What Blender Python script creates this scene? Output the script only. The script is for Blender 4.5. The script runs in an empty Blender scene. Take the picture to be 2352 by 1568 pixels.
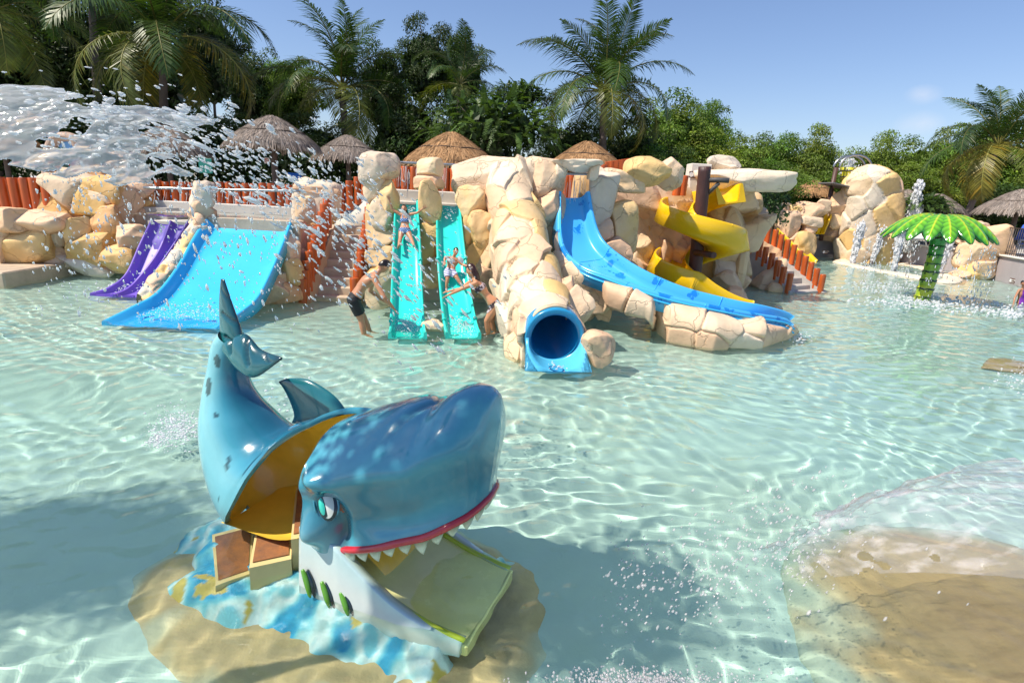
import bpy, math, random
import numpy as np
from mathutils import Vector, Matrix
random.seed(7)
S = bpy.context.scene
COL = S.collection
R = math.radians
# ------------------------------------------------------------------ camera
H = 2.55; TH = R(15.0); RO = R(2.9); FPX = 1271.0
fw = np.array([0, math.cos(TH), -math.sin(TH)]); u0 = np.array([0, math.sin(TH), math.cos(TH)]); r0 = np.array([1., 0, 0])
rc = math.cos(RO)*r0 + math.sin(RO)*u0; uc = -math.sin(RO)*r0 + math.cos(RO)*u0
CAM = np.array([0, 0, H])
cd = bpy.data.cameras.new('camera'); cam = bpy.data.objects.new('camera', cd); COL.objects.link(cam); S.camera = cam
cd.sensor_width = 36; cd.lens = 36*FPX/2352; cd.clip_start = .05; cd.clip_end = 400
M4 = Matrix.Identity(4)
for i in range(3):
    M4[i][0] = rc[i]; M4[i][1] = uc[i]; M4[i][2] = -fw[i]; M4[i][3] = CAM[i]
cam.matrix_world = M4
def W(px, py, Y=None, z=None):
    """point of the photograph (2352 px wide) at world depth Y or height z"""
    d = fw + rc*(px-1176)/FPX + uc*(784-py)/FPX
    t = (z-H)/d[2] if z is not None else Y/d[1]
    return CAM + d*t
def mpp(px, py, Y):
    """metres per pixel at that point"""
    p = W(px, py, Y=Y) - CAM
    return float(p @ fw)/FPX
# ------------------------------------------------------------------ world and sun
SUN_EL, SUN_DIR = 54, np.array([-.90, -.34])
w = bpy.data.worlds.new('World'); S.world = w; w.use_nodes = True
nt = w.node_tree; bg = nt.nodes['Background']
sky = nt.nodes.new('ShaderNodeTexSky'); sky.sky_type = 'NISHITA'; sky.sun_disc = False
SUN_DIR = SUN_DIR/np.linalg.norm(SUN_DIR)
sv = np.array([SUN_DIR[0]*math.cos(R(SUN_EL)), SUN_DIR[1]*math.cos(R(SUN_EL)), math.sin(R(SUN_EL))])
sky.sun_elevation = R(SUN_EL); sky.sun_rotation = math.atan2(sv[0], sv[1])
sky.air_density = 1.15; sky.dust_density = .55; sky.ozone_density = 3.0; sky.altitude = 0
# two faint summer clouds low on the right, mixed into the sky by direction
geo = nt.nodes.new('ShaderNodeTexCoord')
nz = nt.nodes.new('ShaderNodeTexNoise'); nz.inputs['Scale'].default_value = 22; nz.inputs['Detail'].default_value = 6
nt.links.new(geo.outputs['Generated'], nz.inputs['Vector'])
def cloud(px, py, rad):
    d = W(px, py, Y=10)-CAM; d = d/np.linalg.norm(d)
    m = nt.nodes.new('ShaderNodeVectorMath'); m.operation = 'SUBTRACT'; m.inputs[1].default_value = d
    nt.links.new(geo.outputs['Generated'], m.inputs[0])
    sc = nt.nodes.new('ShaderNodeVectorMath'); sc.operation = 'MULTIPLY'; sc.inputs[1].default_value = (1, 1, 1.7); nt.links.new(m.outputs[0], sc.inputs[0])
    ln = nt.nodes.new('ShaderNodeVectorMath'); ln.operation = 'LENGTH'; nt.links.new(sc.outputs[0], ln.inputs[0])
    mr = nt.nodes.new('ShaderNodeMapRange'); mr.inputs['From Min'].default_value = 0; mr.inputs['From Max'].default_value = rad
    mr.inputs['To Min'].default_value = .62; mr.inputs['To Max'].default_value = -.25; nt.links.new(ln.outputs[1], mr.inputs['Value'])
    return mr
def vmath(op, a, b):
    n = nt.nodes.new('ShaderNodeMath'); n.operation = op
    for i, v in enumerate((a, b)):
        if isinstance(v, (int, float)): n.inputs[i].default_value = v
        else: nt.links.new(v, n.inputs[i])
    return n.outputs[0]
c1 = cloud(2120, 218, .034); c2 = cloud(2110, 285, .045); c3 = cloud(1945, 262, .03)
mx = vmath('MAXIMUM', c1.outputs[0], c2.outputs[0])
mx = vmath('MULTIPLY', mx, vmath('MULTIPLY', nz.outputs[0], nz.outputs[0]))
mxc = nt.nodes.new('ShaderNodeClamp'); nt.links.new(vmath('MULTIPLY', mx, 1.9), mxc.inputs[0]); mxc.inputs['Max'].default_value = .5
mixc = nt.nodes.new('ShaderNodeMixRGB'); nt.links.new(mxc.outputs[0], mixc.inputs[0]); tint = nt.nodes.new('ShaderNodeMixRGB'); tint.blend_type = 'MULTIPLY'; tint.inputs[0].default_value = 1; tint.inputs[2].default_value = (1.0, 1.0, 1.14, 1); nt.links.new(sky.outputs[0], tint.inputs[1]); nt.links.new(tint.outputs[0], mixc.inputs[1]); mixc.inputs[2].default_value = (7.2, 7.2, 7.6, 1)
nt.links.new(mixc.outputs[0], bg.inputs[0]); bg.inputs[1].default_value = .105
sl = bpy.data.lights.new('sun', 'SUN'); sl.energy = 5.0; sl.angle = R(.5); sl.color = (1, .91, .77)
so = bpy.data.objects.new('sun', sl); COL.objects.link(so); so.rotation_euler = Vector(sv).to_track_quat('Z', 'Y').to_euler()
so.location = Vector(sv)*60
sl.cycles.is_caustics_light = True
S.view_settings.view_transform = 'Standard'; S.view_settings.look = 'None'; S.view_settings.exposure = .34; S.view_settings.gamma = 1
S.cycles.use_denoising = True
S.cycles.sample_clamp_indirect = 6
S.cycles.max_bounces = 8; S.cycles.transparent_max_bounces = 16; S.cycles.transmission_bounces = 8
# ------------------------------------------------------------------ helpers: noise, meshes, things
rng = np.random.default_rng(11)
def hash3(i, j, k, s=0):
    h = (i*374761393 + j*668265263 + k*2147483647 + s*1274126177) & 0xffffffff
    h = ((h ^ (h >> 13))*1274126177) & 0xffffffff
    return ((h ^ (h >> 16)) & 0xffff)/65535.0
def noise(P, scale=1., seed=0, octaves=1):
    out = 0; amp = 1; tot = 0
    for o in range(octaves):
        Q = np.asarray(P)*scale*(2**o) + 37.7*o
        I = np.floor(Q).astype(np.int64); f = Q-I; f = f*f*(3-2*f)
        v = 0
        for a in (0, 1):
            for b in (0, 1):
                for c in (0, 1):
                    wgt = (f[..., 0] if a else 1-f[..., 0])*(f[..., 1] if b else 1-f[..., 1])*(f[..., 2] if c else 1-f[..., 2])
                    v = v + wgt*hash3(I[..., 0]+a, I[..., 1]+b, I[..., 2]+c, seed+o)
        out = out + amp*(v*2-1); tot += amp; amp *= .5
    return out/tot
def unit(v):
    v = np.asarray(v, float); return v/np.maximum(np.linalg.norm(v, axis=-1, keepdims=True), 1e-9)
def spline(pts, n):
    """Catmull-Rom through pts, n samples evenly in chord length"""
    P = np.asarray(pts, float)
    if len(P) == 2: return P[0]+(P[1]-P[0])*np.linspace(0, 1, n)[:, None]
    E = np.vstack([2*P[0]-P[1], P, 2*P[-1]-P[-2]])
    d = np.r_[0, np.cumsum(np.linalg.norm(P[1:]-P[:-1], axis=1))]
    s = np.linspace(0, d[-1], n); k = np.clip(np.searchsorted(d, s, side='right')-1, 0, len(P)-2)
    t = ((s-d[k])/np.maximum(d[k+1]-d[k], 1e-9))[:, None]
    a, b, c, e = E[k], E[k+1], E[k+2], E[k+3]
    return .5*((2*b)+(-a+c)*t+(2*a-5*b+4*c-e)*t**2+(-a+3*b-3*c+e)*t**3)
def interp(keys, x):
    k = np.array([q[0] for q in keys], float); v = np.array([q[1:] for q in keys], float)
    pts = np.stack([np.interp(x, k, v[:, i]) for i in range(v.shape[1])], -1)
    return pts[..., 0] if v.shape[1] == 1 else pts
def smooth_interp(keys, x):
    """monotone-ish smooth interpolation (Catmull-Rom in value)"""
    k = np.array([q[0] for q in keys], float); v = np.array([q[1] for q in keys], float)
    m = np.gradient(v, k)
    x = np.asarray(x, float); i = np.clip(np.searchsorted(k, x, side='right')-1, 0, len(k)-2)
    h = k[i+1]-k[i]; t = np.clip((x-k[i])/h, 0, 1)
    return (2*t**3-3*t**2+1)*v[i]+(t**3-2*t**2+t)*h*m[i]+(-2*t**3+3*t**2)*v[i+1]+(t**3-t**2)*h*m[i+1]
class MB:
    def __init__(s): s.V = []; s.F = []; s.C = []; s.SM = []; s.MI = []; s.n = 0
    def add(s, V, F, col=(1, 1, 1), smooth=True, mi=0):
        V = np.asarray(V, float).reshape(-1, 3)
        c = np.asarray(col, float)
        if c.ndim == 1: c = np.tile(c[:3], (len(V), 1))
        s.V.append(V); s.C.append(c.reshape(-1, 3))
        if isinstance(F, np.ndarray) and F.ndim == 2: F = (F+s.n).tolist()
        else: F = [[i+s.n for i in f] for f in F]
        s.F += F; s.SM += [smooth]*len(F); s.MI += [mi]*len(F); s.n += len(V); return s
    def grid(s, P, col=(1, 1, 1), closeu=False, closev=False, smooth=True, mi=0, flip=False, capu=False):
        P = np.asarray(P, float); a, b = P.shape[:2]; idx = np.arange(a*b).reshape(a, b)
        if closeu: idx = np.vstack([idx, idx[:1]])
        if closev: idx = np.hstack([idx, idx[:, :1]])
        q = np.stack([idx[:-1, :-1], idx[1:, :-1], idx[1:, 1:], idx[:-1, 1:]], -1).reshape(-1, 4)
        if flip: q = q[:, ::-1]
        c = np.asarray(col, float); c = c if c.ndim == 1 else c.reshape(-1, 3)
        F = q.tolist()
        if capu:
            F.append(list(range(b))[::(1 if flip else 1)]); F.append(list(range((a-1)*b, a*b))[::-1])
        return s.add(P.reshape(-1, 3), F, c, smooth, mi)
    def box(s, c, d, rot=None, col=(1, 1, 1), bev=0., mi=0):
        c = np.asarray(c, float); d = np.asarray(d, float)/2; b = min(bev, d.min()*.9)
        Rm = np.eye(3) if rot is None else np.asarray(rot)
        if b <= 0:
            V = np.array([[x, y, z] for x in (-1, 1) for y in (-1, 1) for z in (-1, 1)])*d
            F = [[0, 1, 3, 2], [4, 6, 7, 5], [0, 4, 5, 1], [2, 3, 7, 6], [0, 2, 6, 4], [1, 5, 7, 3]]
        else:
            V = []; 
            for x in (-1, 1):
                for y in (-1, 1):
                    for z in (-1, 1):
                        sg = np.array([x, y, z])
                        for ax in range(3):
                            p = sg*(d-b); p[ax] = sg[ax]*d[ax]; V.append(p)
            V = np.array(V)
            def vi(x, y, z, ax): return ((x > 0)*4+(y > 0)*2+(z > 0))*3+ax
            F = []
            for ax in range(3):
                o = [i for i in range(3) if i != ax]
                for sg in (-1, 1):
                    q = []
                    for (p, r) in ((-1, -1), (1, -1), (1, 1), (-1, 1)):
                        k = [0, 0, 0]; k[ax] = sg; k[o[0]] = p; k[o[1]] = r; q.append(vi(*k, ax))
                    F.append(q)
            for ax in range(3):
                o = [i for i in range(3) if i != ax]
                for p in (-1, 1):
                    for r in (-1, 1):
                        q = []
                        for (sg, a2) in ((-1, o[0]), (1, o[0]), (1, o[1]), (-1, o[1])):
                            k = [0, 0, 0]; k[ax] = sg; k[o[0]] = p; k[o[1]] = r; q.append(vi(*k, a2))
                        F.append(q)
            for x in (-1, 1):
                for y in (-1, 1):
                    for z in (-1, 1): F.append([vi(x, y, z, 0), vi(x, y, z, 1), vi(x, y, z, 2)])
        return s.add(c+V@Rm.T, F, col, False, mi)
    def tube(s, pts, rad, n=10, col=(1, 1, 1), caps=True, mi=0, smooth=True):
        P = np.asarray(pts, float); m = len(P); r = np.broadcast_to(np.asarray(rad, float), (m,))
        T = unit(np.gradient(P, axis=0)); up = np.array([0, 0, 1.]) if abs(T[0][2]) < .9 else np.array([1., 0, 0])
        A = np.zeros((m, 3)); a = unit(np.cross(T[0], up))
        for i in range(m):
            a = unit(a-T[i]*(a@T[i])); A[i] = a
        B = np.cross(T, A); th = np.linspace(0, 2*math.pi, n, endpoint=False)
        ring = P[:, None]+r[:, None, None]*(A[:, None]*np.cos(th)[None, :, None]+B[:, None]*np.sin(th)[None, :, None])
        s.grid(ring, col, closev=True, mi=mi, smooth=smooth)
        if caps:
            k = s.n-m*n
            s.F += [[k+i for i in range(n)], [k+(m-1)*n+i for i in range(n)][::-1]]; s.SM += [False]*2; s.MI += [mi]*2
        return s
    def ball(s, c, r, col=(1, 1, 1), n=10, mi=0):
        c = np.asarray(c, float); r = np.broadcast_to(np.asarray(r, float), (3,))
        ph = np.linspace(0.02, math.pi-.02, n); th = np.linspace(0, 2*math.pi, 2*n, endpoint=False)
        P = np.stack([np.sin(ph)[:, None]*np.cos(th), np.sin(ph)[:, None]*np.sin(th), np.cos(ph)[:, None]+0*th], -1)*r+c
        s.grid(P, col, closev=True, mi=mi, capu=True); return s
    def mesh(s, name):
        me = bpy.data.meshes.new(name); V = np.vstack(s.V) if s.V else np.zeros((0, 3))
        lens = np.array([len(f) for f in s.F], np.int32); fl = np.array([i for f in s.F for i in f], np.int32)
        me.vertices.add(len(V)); me.vertices.foreach_set('co', V.astype(np.float32).ravel())
        me.loops.add(len(fl)); me.loops.foreach_set('vertex_index', fl)
        me.polygons.add(len(lens)); me.polygons.foreach_set('loop_start', np.r_[0, np.cumsum(lens)[:-1]].astype(np.int32))
        me.update(calc_edges=True); me.validate()
        if len(me.polygons) == len(s.SM):
            me.polygons.foreach_set('use_smooth', np.array(s.SM, bool)); me.polygons.foreach_set('material_index', np.array(s.MI, np.int32))
        at = me.color_attributes.new('col', 'FLOAT_COLOR', 'POINT')
        c = np.c_[np.vstack(s.C), np.ones(len(V))].astype(np.float32); at.data.foreach_set('color', c.ravel())
        return me
    def build(s, name, mats, parent=None, loc=None, caustic=False):
        """link as ONE object; vertices were given in world space; origin at loc (or the parent's base)"""
        base = np.array(loc, float) if loc is not None else (np.array(parent['_base']) if parent is not None else np.zeros(3))
        s.V = [v-base for v in s.V]
        me = s.mesh(name)
        for m in (mats if isinstance(mats, (list, tuple)) else [mats]): me.materials.append(m)
        return place(name, me, parent, base, caustic)
def place(name, me, parent=None, base=(0, 0, 0), caustic=False):
    o = bpy.data.objects.new(name, me); COL.objects.link(o)
    b = np.array(base, float)
    if parent is not None:
        o.parent = parent; o.location = b-np.array(parent['_base'])
    else: o.location = b
    o['_base'] = [float(q) for q in b]
    if caustic: o.cycles.is_caustics_receiver = True
    return o
def tag(o, label, cat, group=None, kind=None):
    o['label'] = label; o['category'] = cat
    if group: o['group'] = group
    if kind: o['kind'] = kind
    return o
def thing(name, label, cat, base, group=None):
    o = bpy.data.objects.new(name, None); COL.objects.link(o); o.empty_display_size = .2
    o.location = base; o['_base'] = [float(q) for q in base]
    return tag(o, label, cat, group)
def dup(root, loc, rotz=0, scale=1, label=None, rot=None):
    """copy of a thing with its parts and their sub-parts, sharing mesh data"""
    r = root.copy(); COL.objects.link(r); r.location = loc; r.rotation_euler = rot if rot is not None else (0, 0, rotz)
    r.scale = (scale,)*3 if not isinstance(scale, (tuple, list)) else scale
    if label: r['label'] = label
    for ch in list(root.children):
        c = ch.copy(); COL.objects.link(c); c.parent = r
        for g in ch.children:
            d = g.copy(); COL.objects.link(d); d.parent = c
    return r
ORD = ['first', 'second', 'third', 'fourth', 'fifth', 'sixth', 'seventh', 'eighth', 'ninth', 'tenth', 'eleventh', 'twelfth', 'thirteenth', 'fourteenth', 'fifteenth', 'sixteenth', 'seventeenth', 'eighteenth', 'nineteenth', 'twentieth', 'twenty first', 'twenty second', 'twenty third', 'twenty fourth', 'twenty fifth', 'twenty sixth']
# ------------------------------------------------------------------ materials
def mat(name, color=None, rough=.6, var=.0, vscale=3., bump=0., bscale=20., attr=False, spec=.5, metal=0., coat=0., trans=0., stretch=(1, 1, 1), var2=None, detail=5, sss=0, crough=None):
    m = bpy.data.materials.new(name); m.use_nodes = True; t = m.node_tree; b = t.nodes['Principled BSDF']; L = t.links.new
    b.inputs['Roughness'].default_value = rough; b.inputs['Specular IOR Level'].default_value = spec; b.inputs['Metallic'].default_value = metal
    b.inputs['Coat Weight'].default_value = coat; b.inputs['Coat Roughness'].default_value = .06 if crough is None else crough; b.inputs['Transmission Weight'].default_value = trans
    if sss: b.inputs['Subsurface Weight'].default_value = sss; b.inputs['Subsurface Radius'].default_value = (.02, .008, .004); b.inputs['Subsurface Scale'].default_value = .5
    if attr:
        a = t.nodes.new('ShaderNodeVertexColor'); a.layer_name = 'col'; src = a.outputs[0]
    else:
        a = t.nodes.new('ShaderNodeRGB'); a.outputs[0].default_value = (*color, 1); src = a.outputs[0]
    tc = t.nodes.new('ShaderNodeTexCoord'); mp = t.nodes.new('ShaderNodeMapping'); L(tc.outputs['Object'], mp.inputs[0]); mp.inputs['Scale'].default_value = stretch
    if var:
        n = t.nodes.new('ShaderNodeTexNoise'); n.inputs['Scale'].default_value = vscale; n.inputs['Detail'].default_value = detail; n.inputs['Roughness'].default_value = .6; L(mp.outputs[0], n.inputs['Vector'])
        r = t.nodes.new('ShaderNodeMapRange'); r.inputs['From Min'].default_value = .25; r.inputs['From Max'].default_value = .75; r.inputs['To Min'].default_value = 1-var; r.inputs['To Max'].default_value = 1+var; L(n.outputs[0], r.inputs['Value'])
        if var2 is None:
            mu = t.nodes.new('ShaderNodeVectorMath'); mu.operation = 'SCALE'; L(src, mu.inputs[0]); L(r.outputs[0], mu.inputs['Scale']); src = mu.outputs[0]
        else:
            r.inputs['To Min'].default_value = 0; r.inputs['To Max'].default_value = var
            mu = t.nodes.new('ShaderNodeMixRGB'); L(r.outputs[0], mu.inputs[0]); L(src, mu.inputs[1]); mu.inputs[2].default_value = (*var2, 1); src = mu.outputs[0]
        rr = t.nodes.new('ShaderNodeMapRange'); rr.inputs['To Min'].default_value = max(rough-.1, .02); rr.inputs['To Max'].default_value = min(rough+.1, 1); L(n.outputs[0], rr.inputs['Value']); L(rr.outputs[0], b.inputs['Roughness'])
    L(src, b.inputs['Base Color'])
    if bump:
        n2 = t.nodes.new('ShaderNodeTexNoise'); n2.inputs['Scale'].default_value = bscale; n2.inputs['Detail'].default_value = 6; n2.inputs['Roughness'].default_value = .65; L(mp.outputs[0], n2.inputs['Vector'])
        bm = t.nodes.new('ShaderNodeBump'); bm.inputs['Strength'].default_value = 1; bm.inputs['Distance'].default_value = bump; L(n2.outputs[0], bm.inputs['Height']); L(bm.outputs[0], b.inputs['Normal'])
    return m
def leafmat(name, rough=.45, spec=.4, tl=.35):
    m = mat(name, attr=True, rough=rough, spec=spec, var=.25, vscale=1.2)
    t = m.node_tree; b = t.nodes['Principled BSDF']; out = t.nodes['Material Output']
    tr = t.nodes.new('ShaderNodeBsdfTranslucent'); a = t.nodes.new('ShaderNodeVertexColor'); a.layer_name = 'col'
    g = t.nodes.new('ShaderNodeMixRGB'); g.blend_type = 'MULTIPLY'; g.inputs[0].default_value = 1; g.inputs[2].default_value = (1.5, 1.6, .5, 1); t.links.new(a.outputs[0], g.inputs[1]); t.links.new(g.outputs[0], tr.inputs[0])
    mx = t.nodes.new('ShaderNodeMixShader'); mx.inputs[0].default_value = tl; t.links.new(b.outputs[0], mx.inputs[1]); t.links.new(tr.outputs[0], mx.inputs[2]); t.links.new(mx.outputs[0], out.inputs[0])
    return m
M = {}
M['rock'] = mat('painted_rock', attr=True, rough=.62, var=.2, vscale=1.7, bump=.018, bscale=5.5, spec=.3, detail=9)
M['concrete'] = mat('concrete', (.42, .39, .36), rough=.8, var=.14, vscale=3, bump=.004, bscale=40)
M['pale_concrete'] = mat('pale_concrete', (.62, .58, .52), rough=.75, var=.12, vscale=2.5, bump=.004, bscale=40)
M['stair'] = mat('stair_concrete', (.50, .39, .28), rough=.7, var=.22, vscale=3, bump=.006, bscale=18)
M['post'] = mat('varnished_post', (.50, .095, .014), rough=.38, var=.42, vscale=4, bump=.004, bscale=14, stretch=(1, 1, .16), coat=.25)
M['steel'] = mat('steel', (.42, .42, .42), rough=.3, metal=.9, var=.1, vscale=8)
M['dark_steel'] = mat('painted_steel', (.06, .05, .05), rough=.45, var=.15, vscale=9)
M['thatch'] = mat('thatch', attr=True, rough=.85, spec=.15, var=.3, vscale=2.5)
M['bark'] = mat('bark', (.13, .10, .085), rough=.9, var=.35, vscale=5, bump=.03, bscale=9, stretch=(1, 1, .5))
M['leaf'] = leafmat('leaf', .5, .35, .22)
M['frond'] = leafmat('palm_leaf', .42, .35, .25)
M['blue'] = mat('blue_slide_plastic', (.05, .50, .88), rough=.2, var=.06, vscale=1.6, coat=.2)
M['teal'] = mat('teal_slide_plastic', (.03, .66, .56), rough=.22, var=.07, vscale=2, coat=.2)
M['purple'] = mat('purple_slide_plastic', (.20, .12, .56), rough=.42, var=.1, vscale=2, spec=.35)
M['yellow'] = mat('yellow_slide_plastic', (.82, .50, .006), rough=.24, var=.08, vscale=2, coat=.2)
M['skin'] = mat('skin', attr=True, rough=.42, spec=.45, var=.06, vscale=14, sss=.08)
M['cloth'] = mat('swim_cloth', attr=True, rough=.7, var=.12, vscale=30)
M['hair'] = mat('wet_hair', attr=True, rough=.3, var=.3, vscale=40, stretch=(1, 1, .2))
M['paint'] = mat('painted_surface', attr=True, rough=.35, var=.08, vscale=6)

def weather(m, scale=1.3, depth=.012, grain=.0025):
    """wandering cracks, grain and grime on the moulded cement"""
    t = m.node_tree; b = t.nodes['Principled BSDF']; L = t.links.new; tc = t.nodes.new('ShaderNodeTexCoord')
    n = t.nodes.new('ShaderNodeTexNoise'); n.inputs['Scale'].default_value = 2.4; n.inputs['Detail'].default_value = 5; L(tc.outputs['Object'], n.inputs['Vector'])
    ad = t.nodes.new('ShaderNodeVectorMath'); ad.operation = 'MULTIPLY_ADD'; L(n.outputs['Color'], ad.inputs[0]); ad.inputs[1].default_value = (.7, .7, .7); L(tc.outputs['Object'], ad.inputs[2])
    v = t.nodes.new('ShaderNodeTexVoronoi'); v.feature = 'DISTANCE_TO_EDGE'; v.inputs['Scale'].default_value = scale; L(ad.outputs[0], v.inputs['Vector'])
    r = t.nodes.new('ShaderNodeMapRange'); r.inputs['From Max'].default_value = .018; L(v.outputs['Distance'], r.inputs['Value'])
    g = t.nodes.new('ShaderNodeTexNoise'); g.inputs['Scale'].default_value = 48; g.inputs['Detail'].default_value = 4; L(tc.outputs['Object'], g.inputs['Vector'])
    old = b.inputs['Normal'].links[0].from_node; b1 = t.nodes.new('ShaderNodeBump'); b1.inputs['Distance'].default_value = depth; L(r.outputs[0], b1.inputs['Height']); L(old.outputs[0], b1.inputs['Normal'])
    b2 = t.nodes.new('ShaderNodeBump'); b2.inputs['Distance'].default_value = grain; L(g.outputs[0], b2.inputs['Height']); L(b1.outputs[0], b2.inputs['Normal']); L(b2.outputs[0], b.inputs['Normal'])
    n2 = t.nodes.new('ShaderNodeTexNoise'); n2.inputs['Scale'].default_value = 3.4; n2.inputs['Detail'].default_value = 9; n2.inputs['Roughness'].default_value = .7; L(tc.outputs['Object'], n2.inputs['Vector'])
    r2 = t.nodes.new('ShaderNodeMapRange'); r2.inputs['From Min'].default_value = .56; r2.inputs['From Max'].default_value = .74; r2.inputs['To Max'].default_value = .32; L(n2.outputs[0], r2.inputs['Value'])
    src = b.inputs['Base Color'].links[0].from_socket; m1 = t.nodes.new('ShaderNodeMixRGB'); L(r2.outputs[0], m1.inputs[0]); L(src, m1.inputs[1]); m1.inputs[2].default_value = (.44, .27, .13, 1)
    r3 = t.nodes.new('ShaderNodeMapRange'); r3.inputs['From Max'].default_value = .012; r3.inputs['To Min'].default_value = .22; r3.inputs['To Max'].default_value = 0; L(v.outputs['Distance'], r3.inputs['Value'])
    m2 = t.nodes.new('ShaderNodeMixRGB'); L(r3.outputs[0], m2.inputs[0]); L(m1.outputs[0], m2.inputs[1]); m2.inputs[2].default_value = (.30, .19, .10, 1); L(m2.outputs[0], b.inputs['Base Color'])
M['sunken'] = mat('sunken_sandstone', attr=True, rough=.7, var=.22, vscale=1.6, bump=.02, bscale=4, spec=.3, detail=9)
weather(M['rock'])
# ------------------------------------------------------------------ the setting: pool, water, decks
def struct(o): o['kind'] = 'structure'; return o
def floor_mat():
    m = mat('pool_floor_paint', (.42, .575, .52), rough=.7, var=.10, vscale=.9, bump=.003, bscale=30)
    t = m.node_tree; b = t.nodes['Principled BSDF']
    tc = t.nodes.new('ShaderNodeTexCoord'); n = t.nodes.new('ShaderNodeTexNoise'); n.inputs['Scale'].default_value = .22; n.inputs['Detail'].default_value = 4; t.links.new(tc.outputs['Object'], n.inputs['Vector'])
    r = t.nodes.new('ShaderNodeMapRange'); r.inputs['From Min'].default_value = .45; r.inputs['From Max'].default_value = .75; r.inputs['To Max'].default_value = .35; t.links.new(n.outputs[0], r.inputs['Value'])
    mx = t.nodes.new('ShaderNodeMixRGB'); old = b.inputs['Base Color'].links[0].from_socket
    t.links.new(r.outputs[0], mx.inputs[0]); t.links.new(old, mx.inputs[1]); mx.inputs[2].default_value = (.46, .46, .28, 1); t.links.new(mx.outputs[0], b.inputs['Base Color'])
    return m
FLOOR_Z = -.42
b = MB(); xs = np.linspace(-45, 45, 60); ys = np.linspace(-6, 60, 60); X, Y = np.meshgrid(xs, ys)
P = np.stack([X, Y, FLOOR_Z+.015*np.sin(X*.7)*np.cos(Y*.5)], -1); b.grid(P, flip=True)
struct(b.build('pool_floor', floor_mat(), caustic=True))
b = MB(); b.grid(np.array([[[-250, -60, -.9], [250, -60, -.9]], [[-250, 300, -.9], [250, 300, -.9]]]), flip=True)
struct(b.build('ground', mat('earth', (.16, .13, .08), rough=.95, var=.4, vscale=.5)))
def prism(poly, z0, z1, name, m, lip=0.):
    b = MB(); n = len(poly); a = np.array(poly, float)
    V = np.vstack([np.c_[a, np.full(n, z0)], np.c_[a, np.full(n, z1)]])
    b.add(V, [[i, (i+1) % n, (i+1) % n+n, i+n] for i in range(n)]+[list(range(n, 2*n))], smooth=False)
    return b.build(name, m, loc=(a[:, 0].mean(), a[:, 1].mean(), z0))
deck_m = mat('deck_paving', (.50, .47, .43), rough=.8, var=.12, vscale=1.5, bump=.003, bscale=50)
RW = [tuple(W(x, y, z=0)[:2]) for x, y in ((1700, 589), (1872, 589), (1940, 591), (2070, 606), (2225, 629), (2280, 641), (2352, 659), (2460, 690))]
RW = RW+[(26., 12.), (27., -6.)]
struct(prism([(-60, 14.9), (-9.3, 14.9), (-9.0, 15.45), (2.4, 15.45), (2.7, 16.9), (6.6, 17.6), (7.0, 20.2), (8.5, 20.5), (8.6, 31.2), (8.2, 90), (-60, 90)], -.8, 1.72, 'deck', deck_m))
struct(prism([(8.6, 31.3)]+[(RW[0][0], RW[0][1]+.1)]+[(p[0]+.12, p[1]+.1) for p in RW[1:]]+[(70, -6), (70, 90), (8.6, 90)], -.8, .96, 'deck', deck_m))
struct(prism([(-6.75, 12.72), (-5.0, 12.75), (-4.9, 15.5), (-9.4, 15.5), (-9.4, 14.25), (-6.8, 14.2)], -.7, 1.42, 'upper_pool_floor', M['pale_concrete'])).cycles.is_caustics_receiver = True
struct(prism([(-3.3, 13.35), (2.2, 13.45), (2.4, 15.46), (-3.3, 15.46)], -.7, 2.02, 'slide_platform', M['pale_concrete']))
# water: real rippled surface with refraction; it throws real caustics on the floor
wrng = np.random.default_rng(5)
NR, NC = 640, 720
rows = .2+np.cumsum(np.r_[0, np.linspace(.022, .105, NR-1)]); rows = np.r_[-6, -2, rows*(36/rows[-1])]
colp = np.linspace(-1, 1, NC)
Yw = np.repeat(rows[:, None], NC, 1); Xw = colp[None]*(np.maximum(rows, 0)[:, None]*1.12+4.2)
spx = 2*(np.maximum(rows, 0)[:, None]*1.12+4.2)/NC; spy = np.gradient(rows)[:, None]; spc = np.maximum(spx, spy)
Z = np.zeros_like(Xw)
Q = np.stack([Xw, Yw, 0*Xw], -1); wx = noise(Q, .55, 3, 2)*.5; wy = noise(Q, .55, 9, 2)*.5
for i in range(54):
    lam = wrng.uniform(.15, .33) if i < 34 else (wrng.uniform(.09, .15) if i < 46 else wrng.uniform(.4, .8))
    ang = wrng.normal(1.95, .75) if i % 5 else wrng.uniform(0, 6.3)
    k = 2*math.pi/lam; amp = .00105*(lam/.27)**1.15*wrng.uniform(.6, 1.3)
    fade = np.clip(lam/spc/3.2-.5, 0, 1)
    Z += fade*amp*np.sin(k*((Xw+wx)*math.cos(ang)+(Yw+wy)*math.sin(ang))+wrng.uniform(0, 6.28))
Z *= 1+.55*noise(Q, .33, 21, 2)
def rings(cx, cy, lam, amp, rad):
    d = np.hypot(Xw-cx, Yw-cy); return amp*np.sin(2*math.pi*d/lam)*np.exp(-(d/rad)**2)*np.clip(lam/spc/3.2-.5, 0, 1)
for i in range(46):      # falling drops stir the water on the left and at the front
    if i < 30: cx, cy = wrng.uniform(-5, -.6), wrng.uniform(3.6, 8.6)
    else: cx, cy = wrng.uniform(-.1, 1.9), wrng.uniform(2.2, 3.6)
    Z += rings(cx, cy, wrng.uniform(.13, .3), wrng.uniform(.0015, .004), wrng.uniform(.2, .5))
for (px, py) in ((1957, 608), (2020, 605), (2085, 622), (2157, 632), (2112, 690)):
    q = W(px, py, z=0); Z += rings(q[0], q[1], .8, .012, 2.0)
b = MB(); b.grid(np.stack([Xw, Yw, Z], -1), flip=True)
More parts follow.
